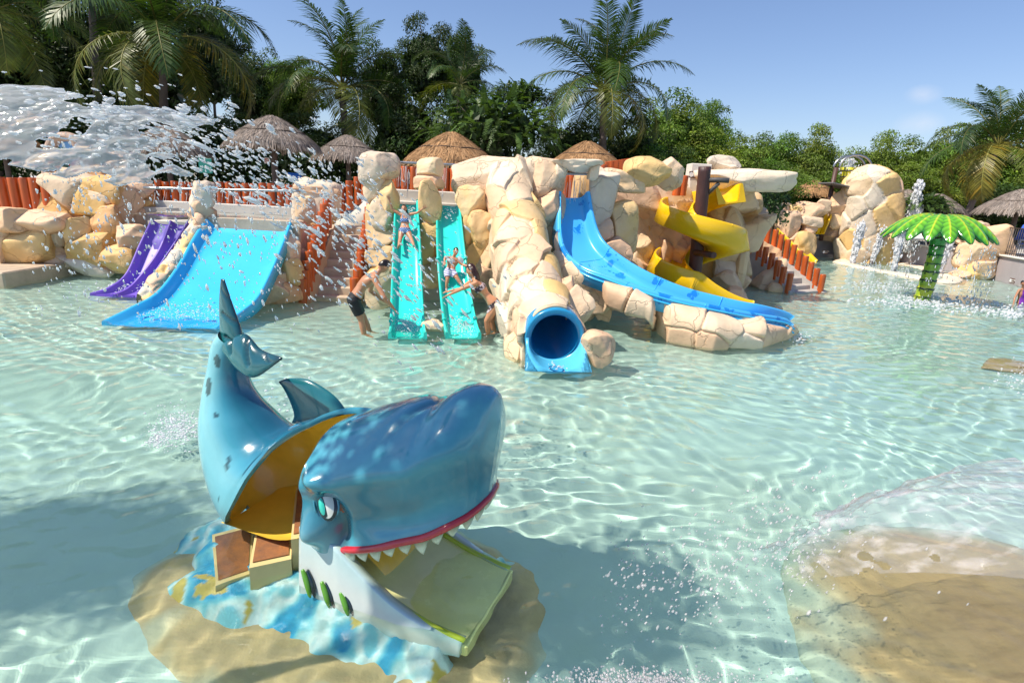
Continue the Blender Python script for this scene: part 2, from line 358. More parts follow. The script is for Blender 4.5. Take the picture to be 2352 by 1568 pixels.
wm = mat('clear_water', (.90, .985, .965), rough=.0, trans=1.0, spec=.5); wm.node_tree.nodes['Principled BSDF'].inputs['IOR'].default_value = 1.333
water = struct(b.build('water', wm)); water.cycles.is_caustics_caster = True
# water of the raised splash pool behind the wide slides
b = MB(); X, Y = np.meshgrid(np.linspace(-9.0, -4.95, 90), np.linspace(12.73, 15.2, 60))
b.grid(np.stack([X, Y, 1.66+.006*np.sin(X*9+Y*4)+.006*np.sin(Y*17-X*5)+.004*noise(np.stack([X, Y, 0*X], -1), 6, 4)], -1), flip=True)
uw = struct(b.build('upper_pool_water', wm)); uw.cycles.is_caustics_caster = True
# ------------------------------------------------------------------ rock work
PAL = dict(cream=(.75, .565, .385), yellow=(.76, .50, .20), ochre=(.66, .40, .14), pink=(.72, .47, .30), peach=(.75, .49, .315), grey=(.66, .56, .45), tan=(.64, .45, .26), white=(.75, .64, .50), brown=(.45, .29, .16), orange=(.74, .41, .20), sand=(.46, .335, .165), tan2=(.42, .30, .15))
def cube_sphere(n):
    g = np.tan(np.linspace(-math.pi/4, math.pi/4, n+1)); V = {}; F = []; P = []
    def vid(p):
        k = tuple(np.round(p, 5))
        if k not in V: V[k] = len(P); P.append(p)
        return V[k]
    for ax in range(3):
        for sg in (-1, 1):
            ids = np.zeros((n+1, n+1), int)
            for i in range(n+1):
                for j in range(n+1):
                    p = [0, 0, 0]; p[ax] = sg; p[(ax+1) % 3] = g[i]; p[(ax+2) % 3] = g[j]; ids[i, j] = vid(p)
            q = np.stack([ids[:-1, :-1], ids[1:, :-1], ids[1:, 1:], ids[:-1, 1:]], -1).reshape(-1, 4)
            F.append(q if sg > 0 else q[:, ::-1])
    return np.array(P, float), np.vstack(F)
CS = {n: cube_sphere(n) for n in (8, 14, 22)}
def boulder(b, c, r, col, seed, pw=3.0, facets=10, lump=.10, rot=0., n=22, tilt=0.):
    """one cement boulder: a soft block, a few chiselled flats, lumps; the paint mottled between two tones"""
    V, F = CS[n]; g = np.random.default_rng(seed); r = np.array(r, float)
    D = unit(V); k = (np.abs(D)**pw).sum(1)**(1/pw); Pn = D/k[:, None]
    for i in range(facets):
        nrm = unit(g.normal(size=3)*np.array([1, 1, .8])); d = g.uniform(.60, .90); s = Pn@nrm-d
        sp = np.where(s > 0, s, 0); Pn = Pn-nrm*(sp*(.9))[:, None]
    Pn = Pn*(1+lump*noise(Pn+seed*1.7, 1.3, seed % 50, 2)+.035*noise(Pn+seed, 4.0, 3, 2))[:, None]
    Q = Pn*r
    ca, sa = math.cos(rot), math.sin(rot); Q = Q@np.array([[ca, 0, sa], [0, 1, 0], [-sa, 0, ca]])
    ca, sa = math.cos(tilt), math.sin(tilt); Q = Q@np.array([[ca, sa, 0], [-sa, ca, 0], [0, 0, 1]])
    base = np.array(PAL[col] if isinstance(col, str) else col); alt = np.array(PAL[list(PAL)[g.integers(0, 8)]])
    m = np.clip(.5+1.1*noise(Pn*1.0+seed*3.1, 1.1, 5, 3), 0, 1)[:, None]*.38
    b.add(Q+np.array(c), F, base*(1-m)+alt*m)
def cobble(P, N, seeds, amp=.05, seam=.022, depth=.03, pal=('cream', 'yellow', 'pink', 'grey', 'white', 'peach'), seed=0, warp=.12, wscale=2.2, tilt=.13):
    """stones with seams on a surface: F1/F2 cells of seed points; returns displaced points and paint colours"""
    sh = P.shape; P = P.reshape(-1, 3); N = unit(N.reshape(-1, 3)); g = np.random.default_rng(seed)
    Q = P+warp*np.stack([noise(P+9*i, wscale, i+seed, 2) for i in range(3)], -1)
    f1 = np.full(len(P), 9.); f2 = np.full(len(P), 9.); i1 = np.zeros(len(P), int)
    for j, s in enumerate(seeds):
        d = np.linalg.norm(Q-s, axis=1); m = d < f1
        f2 = np.where(m, f1, np.minimum(f2, d)); f1 = np.where(m, d, f1); i1 = np.where(m, j, i1)
    e = (f2-f1)/2
    off = g.uniform(-.35, 1, len(seeds))*amp; tl = g.normal(size=(len(seeds), 3))*tilt
    sd = np.asarray(seeds)[i1]
    h = 1-np.exp(-(e/seam)**2)
    disp = -depth+(depth+off[i1]+np.einsum('ij,ij->i', tl[i1], P-sd)*h)*h+amp*.25*(1-np.exp(-e/(seam*3)))
    disp += .25*amp*noise(P, 4.5, 2, 2)+.3*amp*noise(P, 1.6, 8, 2)
    cols = np.array([PAL[p] for p in pal]); ci = g.integers(0, len(cols), len(seeds)); k2 = g.integers(0, len(cols), len(seeds))
    m = np.clip(.5+1.2*noise(P+i1[:, None]*3.3, 1.8, 4, 3), 0, 1)[:, None]*.35
    C = cols[ci][i1]*(1-m)+cols[k2][i1]*m
    return (P+N*disp[:, None]).reshape(sh), C
def grid_normals(G, flip=False):
    du = np.gradient(G, axis=0); dv = np.gradient(G, axis=1); n = unit(np.cross(du, dv)); return -n if flip else n
def scatter_seeds(P, n, seed, mind):
    g = np.random.default_rng(seed); P = P.reshape(-1, 3); out = []
    for i in g.permutation(len(P)):
        p = P[i]
        if all(np.linalg.norm(p-q) > mind for q in out): out.append(p)
        if len(out) >= n: break
    return np.array(out)
def fused_mass(t, px, py, wp, hp, Y, ry, seed, nseed, mind, pal, amp=.09, pw=6., tilt=.32):
    """one sculpted cement block whose stones are modelled into its face"""
    if 56 not in CS: CS[56] = cube_sphere(56)
    V, F = CS[56]; D = unit(V); k = (np.abs(D)**pw).sum(1)**(1/pw); m_ = mpp(px, py, Y); c = W(px, py, Y=Y); r = np.array([wp*m_/2, ry, hp*m_/2]); P = D/k[:, None]*r*(1+.06*noise(D+seed, 1.5, seed, 2))[:, None]; ca, sa = math.cos(-RO), math.sin(-RO); P = P@np.array([[ca, 0, sa], [0, 1, 0], [-sa, 0, ca]])+c
    G2, C = cobble(P, D*np.array([1, 1.2, .7]), scatter_seeds(P, nseed, seed, mind), amp=amp, seam=.03, depth=.045, pal=pal, seed=seed, warp=.22, wscale=1.6, tilt=tilt); b = MB(); b.add(G2, F, C); b.build('sculpted_mass', M['rock'], t, caustic=True)
BSEED = [100]
def wall_of(name, label, spec, cat='rock wall', pw=3.2, group=None, base=None, extra=None):
    """a cemented heap: one thing, each boulder a part. spec rows: px, py, w, h (photo px), depth Y, colour[, rot[, thickness factor[, block]]]"""
    pts = [W(s[0], s[1], Y=s[4]) for s in spec]
    p0 = np.mean(pts, axis=0) if base is None else np.array(base)
    t = thing(name, label, cat, (p0[0], p0[1], 0), group)
    for s, c in zip(spec, pts):
        k = mpp(s[0], s[1], s[4]); rx = s[2]*k/2*1.36; rz = s[3]*k/2*1.32
        rot = R(s[6]) if len(s) > 6 else 0.; th = s[7] if len(s) > 7 else .85; pb = s[8] if len(s) > 8 else pw
        ry = th*(rx*rz)**.5; BSEED[0] += 1
        b = MB(); boulder(b, c+np.array([0, ry*.35, 0]), (rx, ry, rz), s[5], BSEED[0], pw=pb, rot=rot-RO*.9, facets=4 if pb >= 5.5 else 8, lump=.13)
        b.build('boulder', M['rock'], t, loc=c, caustic=c[2] < .9)
    return t
OUT = wall_of('rock_outcrop', 'big blocky orange and cream rock outcrop left of the purple slide', [
    (206, 452, 74, 24, 14.15, 'cream', -6, .5), (246, 508, 56, 54, 14.0, 'orange', 18, .7), (292, 550, 56, 52, 13.7, 'pink', 10), 
    (126, 536, 52, 48, 14.0, 'white', 10), (88, 580, 50, 86, 14.0, 'peach', 4), (124, 597, 66, 58, 13.9, 'cream', 8), (204, 570, 98, 66, 13.8, 'ochre', 3), (196, 611, 94, 38, 13.9, 'grey', 0, .8, 4), (274, 600, 64, 54, 13.5, 'ochre', -16), (170, 530, 60, 50, 13.9, 'yellow', 30)])
fused_mass(OUT, 233, 505, 202, 196, 14.95, .85, 41, 34, .46, ('peach', 'orange', 'peach', 'cream', 'pink', 'ochre', 'cream'))
wall_of('rock_outcrop', 'low rounded sandy rocks at the left edge below the big orange posts', [
    (14, 505, 62, 44, 13.4, 'peach', 4), (82, 511, 92, 46, 13.6, 'peach', 14), (34, 556, 130, 84, 13.7, 'yellow', 8), (-30, 560, 80, 90, 13.4, 'cream', 0)])
# beach steps, far left
b = MB()
for i, (y0, z) in enumerate(((640, .06), (622, .30))):
    p = W(0, y0, z=z); q = W(60-8*i, y0-3, z=z)
    b.box(((p[0]+q[0])/2-2.5, p[1]+1.2-.2*i, z-.35), (abs(q[0]-p[0])+5+.0*i, 2.4, .7), bev=.03)
o = b.build('beach_step', M['stair'], loc=(-14, 14, 0), caustic=True); tag(o, 'low sandy concrete steps at the left edge of the pool', 'step')
# rock strip between the purple and the blue slide, with its pillar
def rock_ramp(name, label, L, Rr, seed, nseeds, mind, bulge=.16, cat='rock ramp', pal=('cream', 'peach', 'grey', 'white', 'yellow'), down=.5, amp=.045):
    A = spline(L, 90); B = spline(Rr, 90); n = 46
    th = np.linspace(0, 1, n); G = np.zeros((90, n, 3))
    for j, t in enumerate(th):
        s = (1-math.cos(math.pi*t))/2; arch = math.sin(math.pi*t)**.6
        G[:, j] = A*(1-s)+B*s+np.array([0, 0, 1])*(bulge*arch-down*(1-arch))
    N = grid_normals(G, flip=True)
    if N[45, n//2, 2] < 0: N = -N
    sd = scatter_seeds(G, nseeds, seed, mind)
    G2, C = cobble(G, N, sd, amp=amp, pal=pal, seed=seed, seam=.03, depth=.035)
    b = MB(); b.grid(G2, C); 
    p0 = G[0].mean(0)
    o = b.build(name, M['rock'], loc=(p0[0], p0[1], 0), caustic=True); return tag(o, label, cat)
rock_ramp('rock_ramp', 'sloping rock strip between the purple slide and the wide blue slide',
    [W(436, 506, Y=12.6), W(408, 560, Y=12.3), W(372, 618, Y=11.8), W(330, 668, Y=11.3), W(312, 694, Y=11.0)], [W(478, 508, Y=12.5), W(440, 560, Y=12.0), W(404, 612, Y=11.4), W(360, 664, Y=10.8), W(330, 694, Y=10.6)], 4, 26, .26)
wall_of('rock_pillar', 'slim grey and cream rock pillar at the top between the purple and blue slides', [(456, 447, 45, 46, 12.7, 'grey', 0, 1, 3.2), (458, 484, 42, 40, 12.7, 'peach', 0, 1, 3.6), (458, 512, 46, 34, 12.7, 'cream')], cat='rock pillar')
wall_of('rock_pillar', 'squared pale rock pillar between the blue slide and the left stairs', [(724, 474, 74, 88, 14.0, 'white', 0, .5, 6), (724, 437, 78, 16, 13.9, 'peach', 1, .8, 6), (703, 488, 38, 56, 13.75, 'cream', 5, .5), (753, 474, 22, 74, 13.95, 'yellow', 0, .8, 5)], cat='rock pillar')
wall_of('rock_slope', 'pink and yellow rocks stepping down beside the right rim of the wide blue slide', [
    (684, 548, 40, 62, 13.20, 'pink', 12), (662, 582, 41, 66, 12.30, 'cream', 14), (684, 600, 32, 44, 12.90, 'white'), (664, 628, 43, 50, 12.05, 'yellow', 10), (642, 642, 49, 56, 11.95, 'peach', 20), (674, 652, 28, 46, 12.70, 'pink'), (614, 672, 58, 48, 11.55, 'peach', 30), (650, 676, 55, 46, 11.80, 'orange', 8), (708, 560, 32, 70, 13.30, 'yellow'), (696, 620, 32, 80, 13.10, 'cream')], cat='rocks')
# rocks round the two teal slides
wall_of('rock_column', 'tall stacked rock column left of the teal slides', [
    (868, 390, 64, 60, 12.4, 'grey', 2, .9, 4), (861, 440, 40, 54, 12.4, 'cream'), (888, 456, 38, 64, 12.3, 'yellow', 4), (880, 494, 50, 60, 12.3, 'cream', -6), (880, 547, 56, 48, 12.25, 'tan', 6), (874, 594, 60, 54, 12.2, 'tan', 2, .9, 5), (872, 640, 62, 52, 12.1, 'ochre'), (868, 664, 66, 68, 11.3, 'cream', 24), (856, 520, 30, 120, 12.8, 'tan', 0, .8, 5)])
wall_of('rock_column', 'stacked yellow rock column standing between the two teal slides', [
    (984, 386, 49, 36, 12.4, 'cream', 0, .9, 4), (984, 415, 50, 36, 12.4, 'peach', 3, .9, 5), (983, 464, 46, 74, 12.2, 'yellow', 0, .8, 3.4), (985, 514, 44, 40, 12.3, 'grey'), (984, 575, 44, 92, 12.2, 'ochre', 0, .8, 3.4), (988, 637, 44, 42, 12.1, 'peach'), (1006, 620, 26, 44, 12.0, 'tan')])
wall_of('rock', 'small cream rock lying at the waterline between the teal slide exits', [(998, 752, 48, 26, 9.95, 'cream')], cat='rock')
wall_of('rock_wall', 'smooth yellow rock wall right of the teal slides, under the tube rocks', [
    (1140, 410, 148, 74, 12.9, 'cream', 1, .7, 7), (1082, 466, 52, 64, 12.25, 'yellow', 4), (1078, 534, 36, 78, 12.3, 'yellow', 3), (1104, 530, 54, 74, 12.2, 'yellow', -8), (1090, 594, 46, 56, 12.15, 'ochre', 0, .8, 4.5), (1124, 604, 40, 62, 12.0, 'tan', -8), (1104, 648, 60, 60, 11.9, 'peach', -10), (1120, 470, 70, 90, 12.7, 'cream', 0, .7, 5), (1060, 560, 30, 150, 12.7, 'ochre', 0, .8, 5)])
# tube cover: a long rock-clad vault over the tube slide
TC = [W(1166, 400, Y=12.9), W(1178, 476, Y=12.2), W(1200, 566, Y=11.2), W(1219, 645, Y=10.3), W(1248, 735, Y=9.25), W(1264, 768, Y=8.75), W(1273, 774, Y=8.45)]
TR = [.43, .49, .54, .54, .56, .56, .50]
def vault(C, Rw, nu, nv, drop=1.0):
    Cs = spline(C, nu); d = np.linspace(0, 1, len(Rw)); rr = np.interp(np.linspace(0, 1, nu), d, Rw)
    G = np.zeros((nu, nv, 3)); T = unit(np.gradient(Cs, axis=0))
    for i in range(nu):
        side = unit(np.cross(T[i], [0, 0, 1.])); up = unit(np.cross(side, T[i]))
        for j, a in enumerate(np.linspace(-.72*math.pi, .72*math.pi, nv)):
            G[i, j] = Cs[i]+rr[i]*(math.sin(a)*side*1.0+math.cos(a)*up)
            if abs(a) > math.pi/2: G[i, j] = Cs[i]+rr[i]*(np.sign(a)*side*1.02)+np.array([0, 0, -1.])*rr[i]*(abs(a)-math.pi/2)*2.2
    return G, T
G, T = vault(TC, TR, 320, 230)
N = grid_normals(G); 
if N[140, 115, 2] < 0: N = -N
G2, C = cobble(G, N, scatter_seeds(G, 70, 3, .54), amp=.035, seam=.012, depth=.022, seed=3, warp=.22, wscale=1.9, pal=('cream', 'white', 'cream', 'peach', 'cream', 'white', 'yellow', 'peach', 'cream'))
t = thing('tube_cover', 'long rock clad vault of pale stones running down over the blue tube slide', 'rock cover', (.3, 10.5, 0))
VAULT_END = G2[-1].copy(); b = MB(); b.grid(G2, C); b.build('stone_cladding', M['rock'], t, caustic=True)
VAULT = t
for (px, py, wd, ht, Yd, c, rt) in ((1372, 800, 78, 70, 8.35, 'peach', -14), (1188, 806, 56, 76, 8.75, 'cream', 6), (1330, 700, 66, 80, 9.6, 'cream', -20)):
    k = mpp(px, py, Yd); b = MB(); BSEED[0] += 1; q = W(px, py, Y=Yd)
    boulder(b, q, (wd*k/2*1.1, .36, ht*k/2*1.1), c, BSEED[0], rot=R(rt)); b.build('boulder', M['rock'], t, caustic=True)
# rock wall behind the blue body slide and the yellow spiral
MAIN = wall_of('rock_wall', 'large cream and ochre boulder wall behind the yellow spiral slide', [
    (1251, 412, 80, 70, 12.7, 'cream', 3, .9, 4), (1257, 480, 62, 72, 12.5, 'peach', -4), (1250, 560, 60, 110, 12.6, 'tan'), (1383, 452, 54, 112, 12.9, 'grey', 3, .8, 4), (1380, 532, 44, 50, 12.9, 'peach', 0, .9, 5), (1428, 530, 58, 98, 13.1, 'yellow', 6, .7, 4), (1474, 462, 112, 76, 15.3, 'peach', -3, .62, 4.5), (1434, 416, 76, 38, 13.3, 'cream', 0, .9, 6), (1520, 420, 94, 40, 15.7, 'cream', 0, .8, 5),
    (1470, 522, 36, 36, 15.5, 'ochre'), (1464, 563, 54, 66, 15.3, 'tan', 10), (1528, 540, 84, 66, 16.4, 'orange', 0, .7, 4.5), (1414, 582, 82, 54, 12.7, 'pink', -28), (1464, 610, 38, 36, 15.1, 'peach', -10), (1494, 606, 40, 78, 15.6, 'ochre', 5), (1420, 640, 70, 70, 13.0, 'tan'), (1530, 610, 70, 90, 16.6, 'ochre', 0, .6, 5), (1350, 590, 70, 110, 13.2, 'tan', 0, .7, 4), (1338, 500, 44, 160, 13.4, 'tan', 0, .8, 5), (1460, 660, 80, 50, 15.2, 'peach')])
fused_mass(MAIN, 1462, 540, 215, 250, 16.6, 1.3, 43, 40, .62, ('peach', 'cream', 'tan', 'ochre', 'peach'))
wall_of('boulder', 'bright yellow boulder perched on top of the rock wall', [(1489, 398, 80, 56, 13.2, 'yellow', 2, 1, 3.4)], cat='boulder')
wall_of('boulder', 'pale boulder just right of the perched yellow boulder', [(1535, 400, 50, 58, 13.7, 'cream', 4, 1, 3.6)], cat='boulder')
SIDE = wall_of('rock_wall', 'stacked tan boulders right of the dark brown slide pole', [
    (1680, 458, 108, 64, 16.3, 'cream', 3, .8, 3.6), (1636, 512, 44, 62, 16.4, 'yellow', 0, .8, 4), (1683, 520, 62, 68, 16.2, 'tan', 0, .8, 4.5), (1679, 576, 68, 64, 15.9, 'cream', 4, .9, 3), (1622, 620, 52, 76, 16.3, 'ochre', 0, .8, 5), (1672, 619, 56, 46, 15.9, 'grey', 0, .8, 4.5), (1674, 649, 62, 40, 15.5, 'pink', -6, .8, 3.6), (1600, 540, 70, 130, 16.8, 'ochre', 0, .7, 6), (1700, 610, 30, 90, 15.9, 'tan'), (1698, 684, 46, 34, 14.2, 'peach', -20)])
fused_mass(SIDE, 1660, 560, 96, 230, 17.2, .9, 44, 24, .6, ('tan', 'peach', 'cream', 'ochre'))
wall_of('rock_slab', 'long flat white rock slab jutting out to the right on top of the rocks', [(1713, 409, 156, 46, 15.4, 'white', 4, 1.0, 5)], cat='rock slab')
wall_of('boulder', 'pale rounded boulder resting on the long white slab', [(1668, 378, 60, 30, 15.9, 'white', 2, 1)], cat='boulder')
wall_of('rock_slope', 'smooth brown rock root sloping into the water by the right stairs', [(1715, 570, 60, 66, 19.8, 'brown', -40), (1736, 606, 50, 96, 19.0, (.58, .38, .24), -36), (1768, 642, 34, 84, 17.7, (.60, .43, .28), -40), (1784, 664, 26, 34, 17.2, 'tan', -40), (1728, 652, 60, 36, 18.4, 'orange', -8), (1700, 620, 40, 80, 19.2, 'brown')], cat='rocks')
# arch over the narrow blue slide: three slabs leaning together
wall_of('rock_arch', 'pale irregular rock arch over the top of the narrow blue slide', [(1326, 379, 90, 24, 12.45, 'white', 1, 1.3, 4.5), (1290, 388, 22, 30, 12.5, 'white', 10, 1.2, 4), (1364, 392, 22, 34, 12.45, 'cream', -18, 1.2, 4)], cat='rock arch')
# leafy hedges behind the palapas, left and right
# ------------------------------------------------------------------ slides
def onprof(px, py, prof):
    """where the view of a pixel meets a sloping profile z(Y)"""
    ys = np.array([p[0] for p in prof])[::-1]; zs = np.array([p[1] for p in prof])[::-1]
    lo, hi = ys[0]-1.5, ys[-1]+1.5
    f = lambda Y: W(px, py, Y=Y)[2]-np.interp(Y, ys, zs)
    for _ in range(50):
        m = (lo+hi)/2
        if f(lo)*f(m) <= 0: hi = m
        else: lo = m
    return W(px, py, Y=(lo+hi)/2)
def slide_loft(L, Rr, depth, n=60, lip=.05, thick=.05, wall=.07, up_hint=(0, 0, 1), floor_pts=6, depthf=None):
    A = spline(L, n); B = spline(Rr, n); mid = (A+B)/2; T = unit(np.gradient(mid, axis=0)); rows = []
    for i in range(n):
        a = B[i]-A[i]; w_ = np.linalg.norm(a); a = a/w_; up = unit(np.cross(a, T[i])); up = up if up @ np.array(up_hint) > 0 else -up
        d = depth if depthf is None else depth*np.interp(i/(n-1), *depthf)
        half = [(-lip, -d-thick), (-lip, -.05), (-lip*.9, -.012), (-lip*.55, .012), (0, .014), (.025, -.005), (wall*.7, -d*.55), (wall, -d*.8), (wall+.035, -d*.95), (wall+.10, -d)]
        k = np.linspace(wall+.10, w_-wall-.10, floor_pts)[1:-1]
        prof = half+[(x, -d) for x in k]+[(w_-x, z) for x, z in half[::-1]]
        rows.append([A[i]+a*x+up*z for x, z in prof])
    return np.array(rows)
def add_loft(b, G, col=(1, 1, 1)):
    k = b.n; n, m = G.shape[:2]
    b.grid(G, col, closev=True)
    b.F += [[k+i for i in range(m)][::-1], [k+(n-1)*m+i for i in range(m)]]; b.SM += [False]*2; b.MI += [0]*2
def joint(G, i, m, t, name='joint_line'):
    b = MB(); b.tube(spline(np.vstack([G[i][1:-1]]), 60)+[0, 0, .0], .009, 6); b.build(name, m, t)
def slide(name, label, L, Rr, depth, m, n=60, **kw):
    t = thing(name, label, 'water slide', ((L[-1][0]+Rr[-1][0])/2, (L[-1][1]+Rr[-1][1])/2, 0))
    b = MB(); add_loft(b, slide_loft(L, Rr, depth, n, **kw)); o = b.build('chute', m, t, caustic=True); return t
PB = [(12.9, 1.70), (12.5, 1.62), (10.9, .52), (10.3, .22), (9.6, .09), (8.6, .02)]
Lb = [onprof(x, y, PB) for x, y in ((474, 503), (444, 550), (410, 611), (362, 672), (301, 707), (239, 738))]
Rb = [onprof(x, y, PB) for x, y in ((665, 511), (646, 563), (615, 635), (588, 684), (554, 714), (508, 745))]
t_blue = slide('wide_slide', 'very wide sky blue water slide between rock ramp and pink rocks', Lb, Rb, .19, M['blue'], wall=.12, floor_pts=10, depthf=([0, .7, 1], [1, 1, .55]))
PP = [(13.7, 1.66), (13.3, 1.56), (12.5, .60), (12.2, .26), (11.8, .08), (11.3, .02)]
Lp = [onprof(x, y, PP) for x, y in ((349, 504), (321, 563), (291, 628), (253, 659), (209, 674))]
Mp = [onprof(x, y, PP) for x, y in ((392, 507), (362, 580), (315, 642), (290, 664), (262, 677))]
Rp = [onprof(x, y, PP) for x, y in ((432, 507), (407, 548), (368, 606), (334, 655), (318, 678))]
t = thing('twin_slide', 'purple double lane water slide beside the orange rock outcrop', 'water slide', (Mp[-1][0], Mp[-1][1], 0))
for a, c in ((Lp, Mp), (Mp, Rp)):
    b = MB(); add_loft(b, slide_loft(a, c, .16, 50, lip=.035, depthf=([0, .7, 1], [1, 1, .4]))); b.build('lane', M['purple'], t, caustic=True)
PT = [(12.7, 2.34), (12.35, 2.22), (10.75, .66), (10.3, .32), (9.9, .15), (9.3, .09)]
for lab, Lx, Rx in (('left one of the two narrow teal slides, with a girl sliding down', ((909, 458), (905, 551), (901, 650), (898, 740), (895, 764)), ((958, 459), (964, 567), (968, 666), (973, 742), (977, 764))),
                    ('right one of the two narrow teal slides, with a boy sliding down', ((1004, 459), (1005, 567), (1012, 666), (1021, 742), (1027, 764)), ((1054, 462), (1065, 567), (1079, 666), (1093, 739), (1102, 764)))):
    L = [onprof(x, y, PT) for x, y in Lx]; Rr = [onprof(x, y, PT) for x, y in Rx]
    t = slide('teal_slide', lab, L, Rr, .15, M['teal'], lip=.03, wall=.04, depthf=([0, .8, 1], [1, 1, .7]))
    t['group'] = 'narrow teal slides'
    # rolled end lips and the joint bands of the chute
    for f in (.45, .86):
        A, B = spline(L, 60), spline(Rr, 60); i = int(f*59)
        for Z in (A, B):
            c = Z[i]+np.array([0, 0, .0]); b = MB(); b.tube([c+(Z[i-1]-Z[i])*.28, c-(Z[i-1]-Z[i])*.28], .043, 10); b.build('joint_band', M['teal'], t)
# narrow blue body slide that sweeps to the right
near = [(1287, 440, 12.6), (1287, 482, 12.35), (1289, 537, 11.9), (1303, 579, 11.45), (1341, 611, 11.0), (1392, 631, 10.72), (1461, 656, 10.5), (1541, 680, 10.35), (1635, 701, 10.3), (1722, 718, 10.4), (1800, 731, 10.7), (1822, 746, 10.78)]
far = [(1350, 440, 12.7), (1357, 482, 12.5), (1371, 530, 12.3), (1392, 562, 12.05), (1437, 597, 11.75), (1496, 630, 11.45), (1566, 659, 11.25), (1635, 678, 11.15), (1705, 694, 11.1), (1750, 702, 11.15), (1803, 716, 11.35), (1824, 728, 11.4)]
nb = [W(*p[:2], Y=p[2]) for p in near]; fb = [W(*p[:2], Y=p[2]) for p in far]
bs = mat('worn_blue_plastic', (.06, .44, .86), rough=.25, coat=.2)
tt = bs.node_tree; bb = tt.nodes['Principled BSDF']; tc = tt.nodes.new('ShaderNodeTexCoord'); nn = tt.nodes.new('ShaderNodeTexNoise'); nn.inputs['Scale'].default_value = 2.6; nn.inputs['Detail'].default_value = 9; nn.inputs['Roughness'].default_value = .62; tt.links.new(tc.outputs['Object'], nn.inputs['Vector'])
rp = tt.nodes.new('ShaderNodeValToRGB'); rp.color_ramp.elements[0].position = .56; rp.color_ramp.elements[0].color = (.07, .45, .86, 1); rp.color_ramp.elements[1].position = .58; rp.color_ramp.elements[1].color = (.01, .22, .66, 1)
tt.links.new(nn.outputs[0], rp.inputs[0]); tt.links.new(rp.outputs[0], bb.inputs['Base Color'])
t = thing('body_slide', 'narrow blue water slide sweeping right over the stone support', 'water slide', (4.5, 10.9, 0))
b = MB(); GS = slide_loft(nb, fb, .27, 110, lip=.07, thick=.06, wall=.07); add_loft(b, GS); b.build('chute', bs, t, caustic=True)
for i in (28, 52, 76): joint(GS, i, M['blue'], t)
b = MB()
A = spline(nb, 110)
for dz, r_ in ((-.07, .018), (-.15, .018)): b = MB(); b.tube(A+np.array([0, -.075, dz]), r_, 8); b.build('rim_rail', M['blue'], t)
# stone support under the body slide: a clad bridge and an island
NA = 330; As = spline(nb, NA); rx_ = np.array([1176+FPX*((p-CAM)@rc)/((p-CAM)@fw) for p in As])
keys = [(1284, W(1278, 705, Y=11.6)), (1300, W(1292, 715, Y=11.3)), (1345, W(1340, 724, Y=11.1)), (1385, W(1388, 718, Y=11.0)), (1398, W(1400, 700, Y=10.5)), (1440, W(1446, 712, Y=10.3)), (1478, W(1484, 726, Y=10.15)), (1494, W(1496, 740, Y=10.1)), (1500, W(1501, 768, z=-.1)), (1508, W(1503, 778, z=-.15)), (1540, W(1530, 800, z=-.15)), (1635, W(1632, 817, z=-.15)), (1722, W(1730, 813, z=-.15)), (1800, W(1800, 794, z=-.15)), (1826, W(1830, 774, z=-.15))]
kx = np.array([k[0] for k in keys]); kp = np.array([k[1] for k in keys]); sel = list(range(40, NA-1)); NG = 120; G = np.zeros((len(sel), NG, 3)); f = np.linspace(0, 1, NG)
xs_m = np.maximum.accumulate(rx_)
for a, i in enumerate(sel):
    p = As[i]+np.array([0, -.02, -.13]); q = np.array([np.interp(xs_m[i], kx, kp[:, c_]) for c_ in range(3)]); tx = unit((As[min(i+1, NA-1)]-As[i-1])*[1, 1, 0]); out = np.array([tx[1], -tx[0], 0]); out = out if out[1] < 0 else -out
    fh = np.clip(f/.72, 0, 1); bk = np.clip((f-.72)/.28, 0, 1); hgt = abs(p[2]-q[2]); s_ = np.sin(fh*math.pi/2); c_ = 1-np.cos(fh*math.pi/2)
    base = p+(q-p)*np.c_[s_**.9, s_**.9, c_**1.15]
    G[a] = base+out*(.16*np.sin(fh*math.pi))[:, None]*min(1, hgt/.6)-out*(bk*1.1)[:, None]; G[a, :, 2] -= (q[2] < 0)*bk*.2
N = grid_normals(G)
if N[len(sel)//2, 12, 1] > 0: N = -N
G2, C = cobble(G, N, scatter_seeds(G[:, :86], 30, 12, .62), amp=.03, seam=.013, depth=.024, seed=12, pal=('cream', 'white', 'peach', 'cream', 'peach', 'cream'), warp=.16, wscale=1.5)
t = thing('slide_support', 'pale stone clad bridge and island carrying the narrow blue slide', 'stone support', (4, 10.6, 0))
b = MB(); b.grid(G2, C); b.F.append([(len(sel)-1)*NG+k_ for k_ in range(NG)]); b.SM.append(True); b.MI.append(0); b.build('stone_cladding', M['rock'], t, caustic=True)
for (px, py, wd, ht, Yd, c) in ((1330, 700, 80, 70, 11.3, 'peach'), (1380, 704, 40, 60, 11.4, 'peach')):
    k = mpp(px, py, Yd); b = MB(); BSEED[0] += 1; boulder(b, W(px, py, Y=Yd), (wd*k/2*1.1, .35, ht*k/2*1.15), c, BSEED[0], pw=4); b.build('boulder', M['rock'], t, caustic=True)
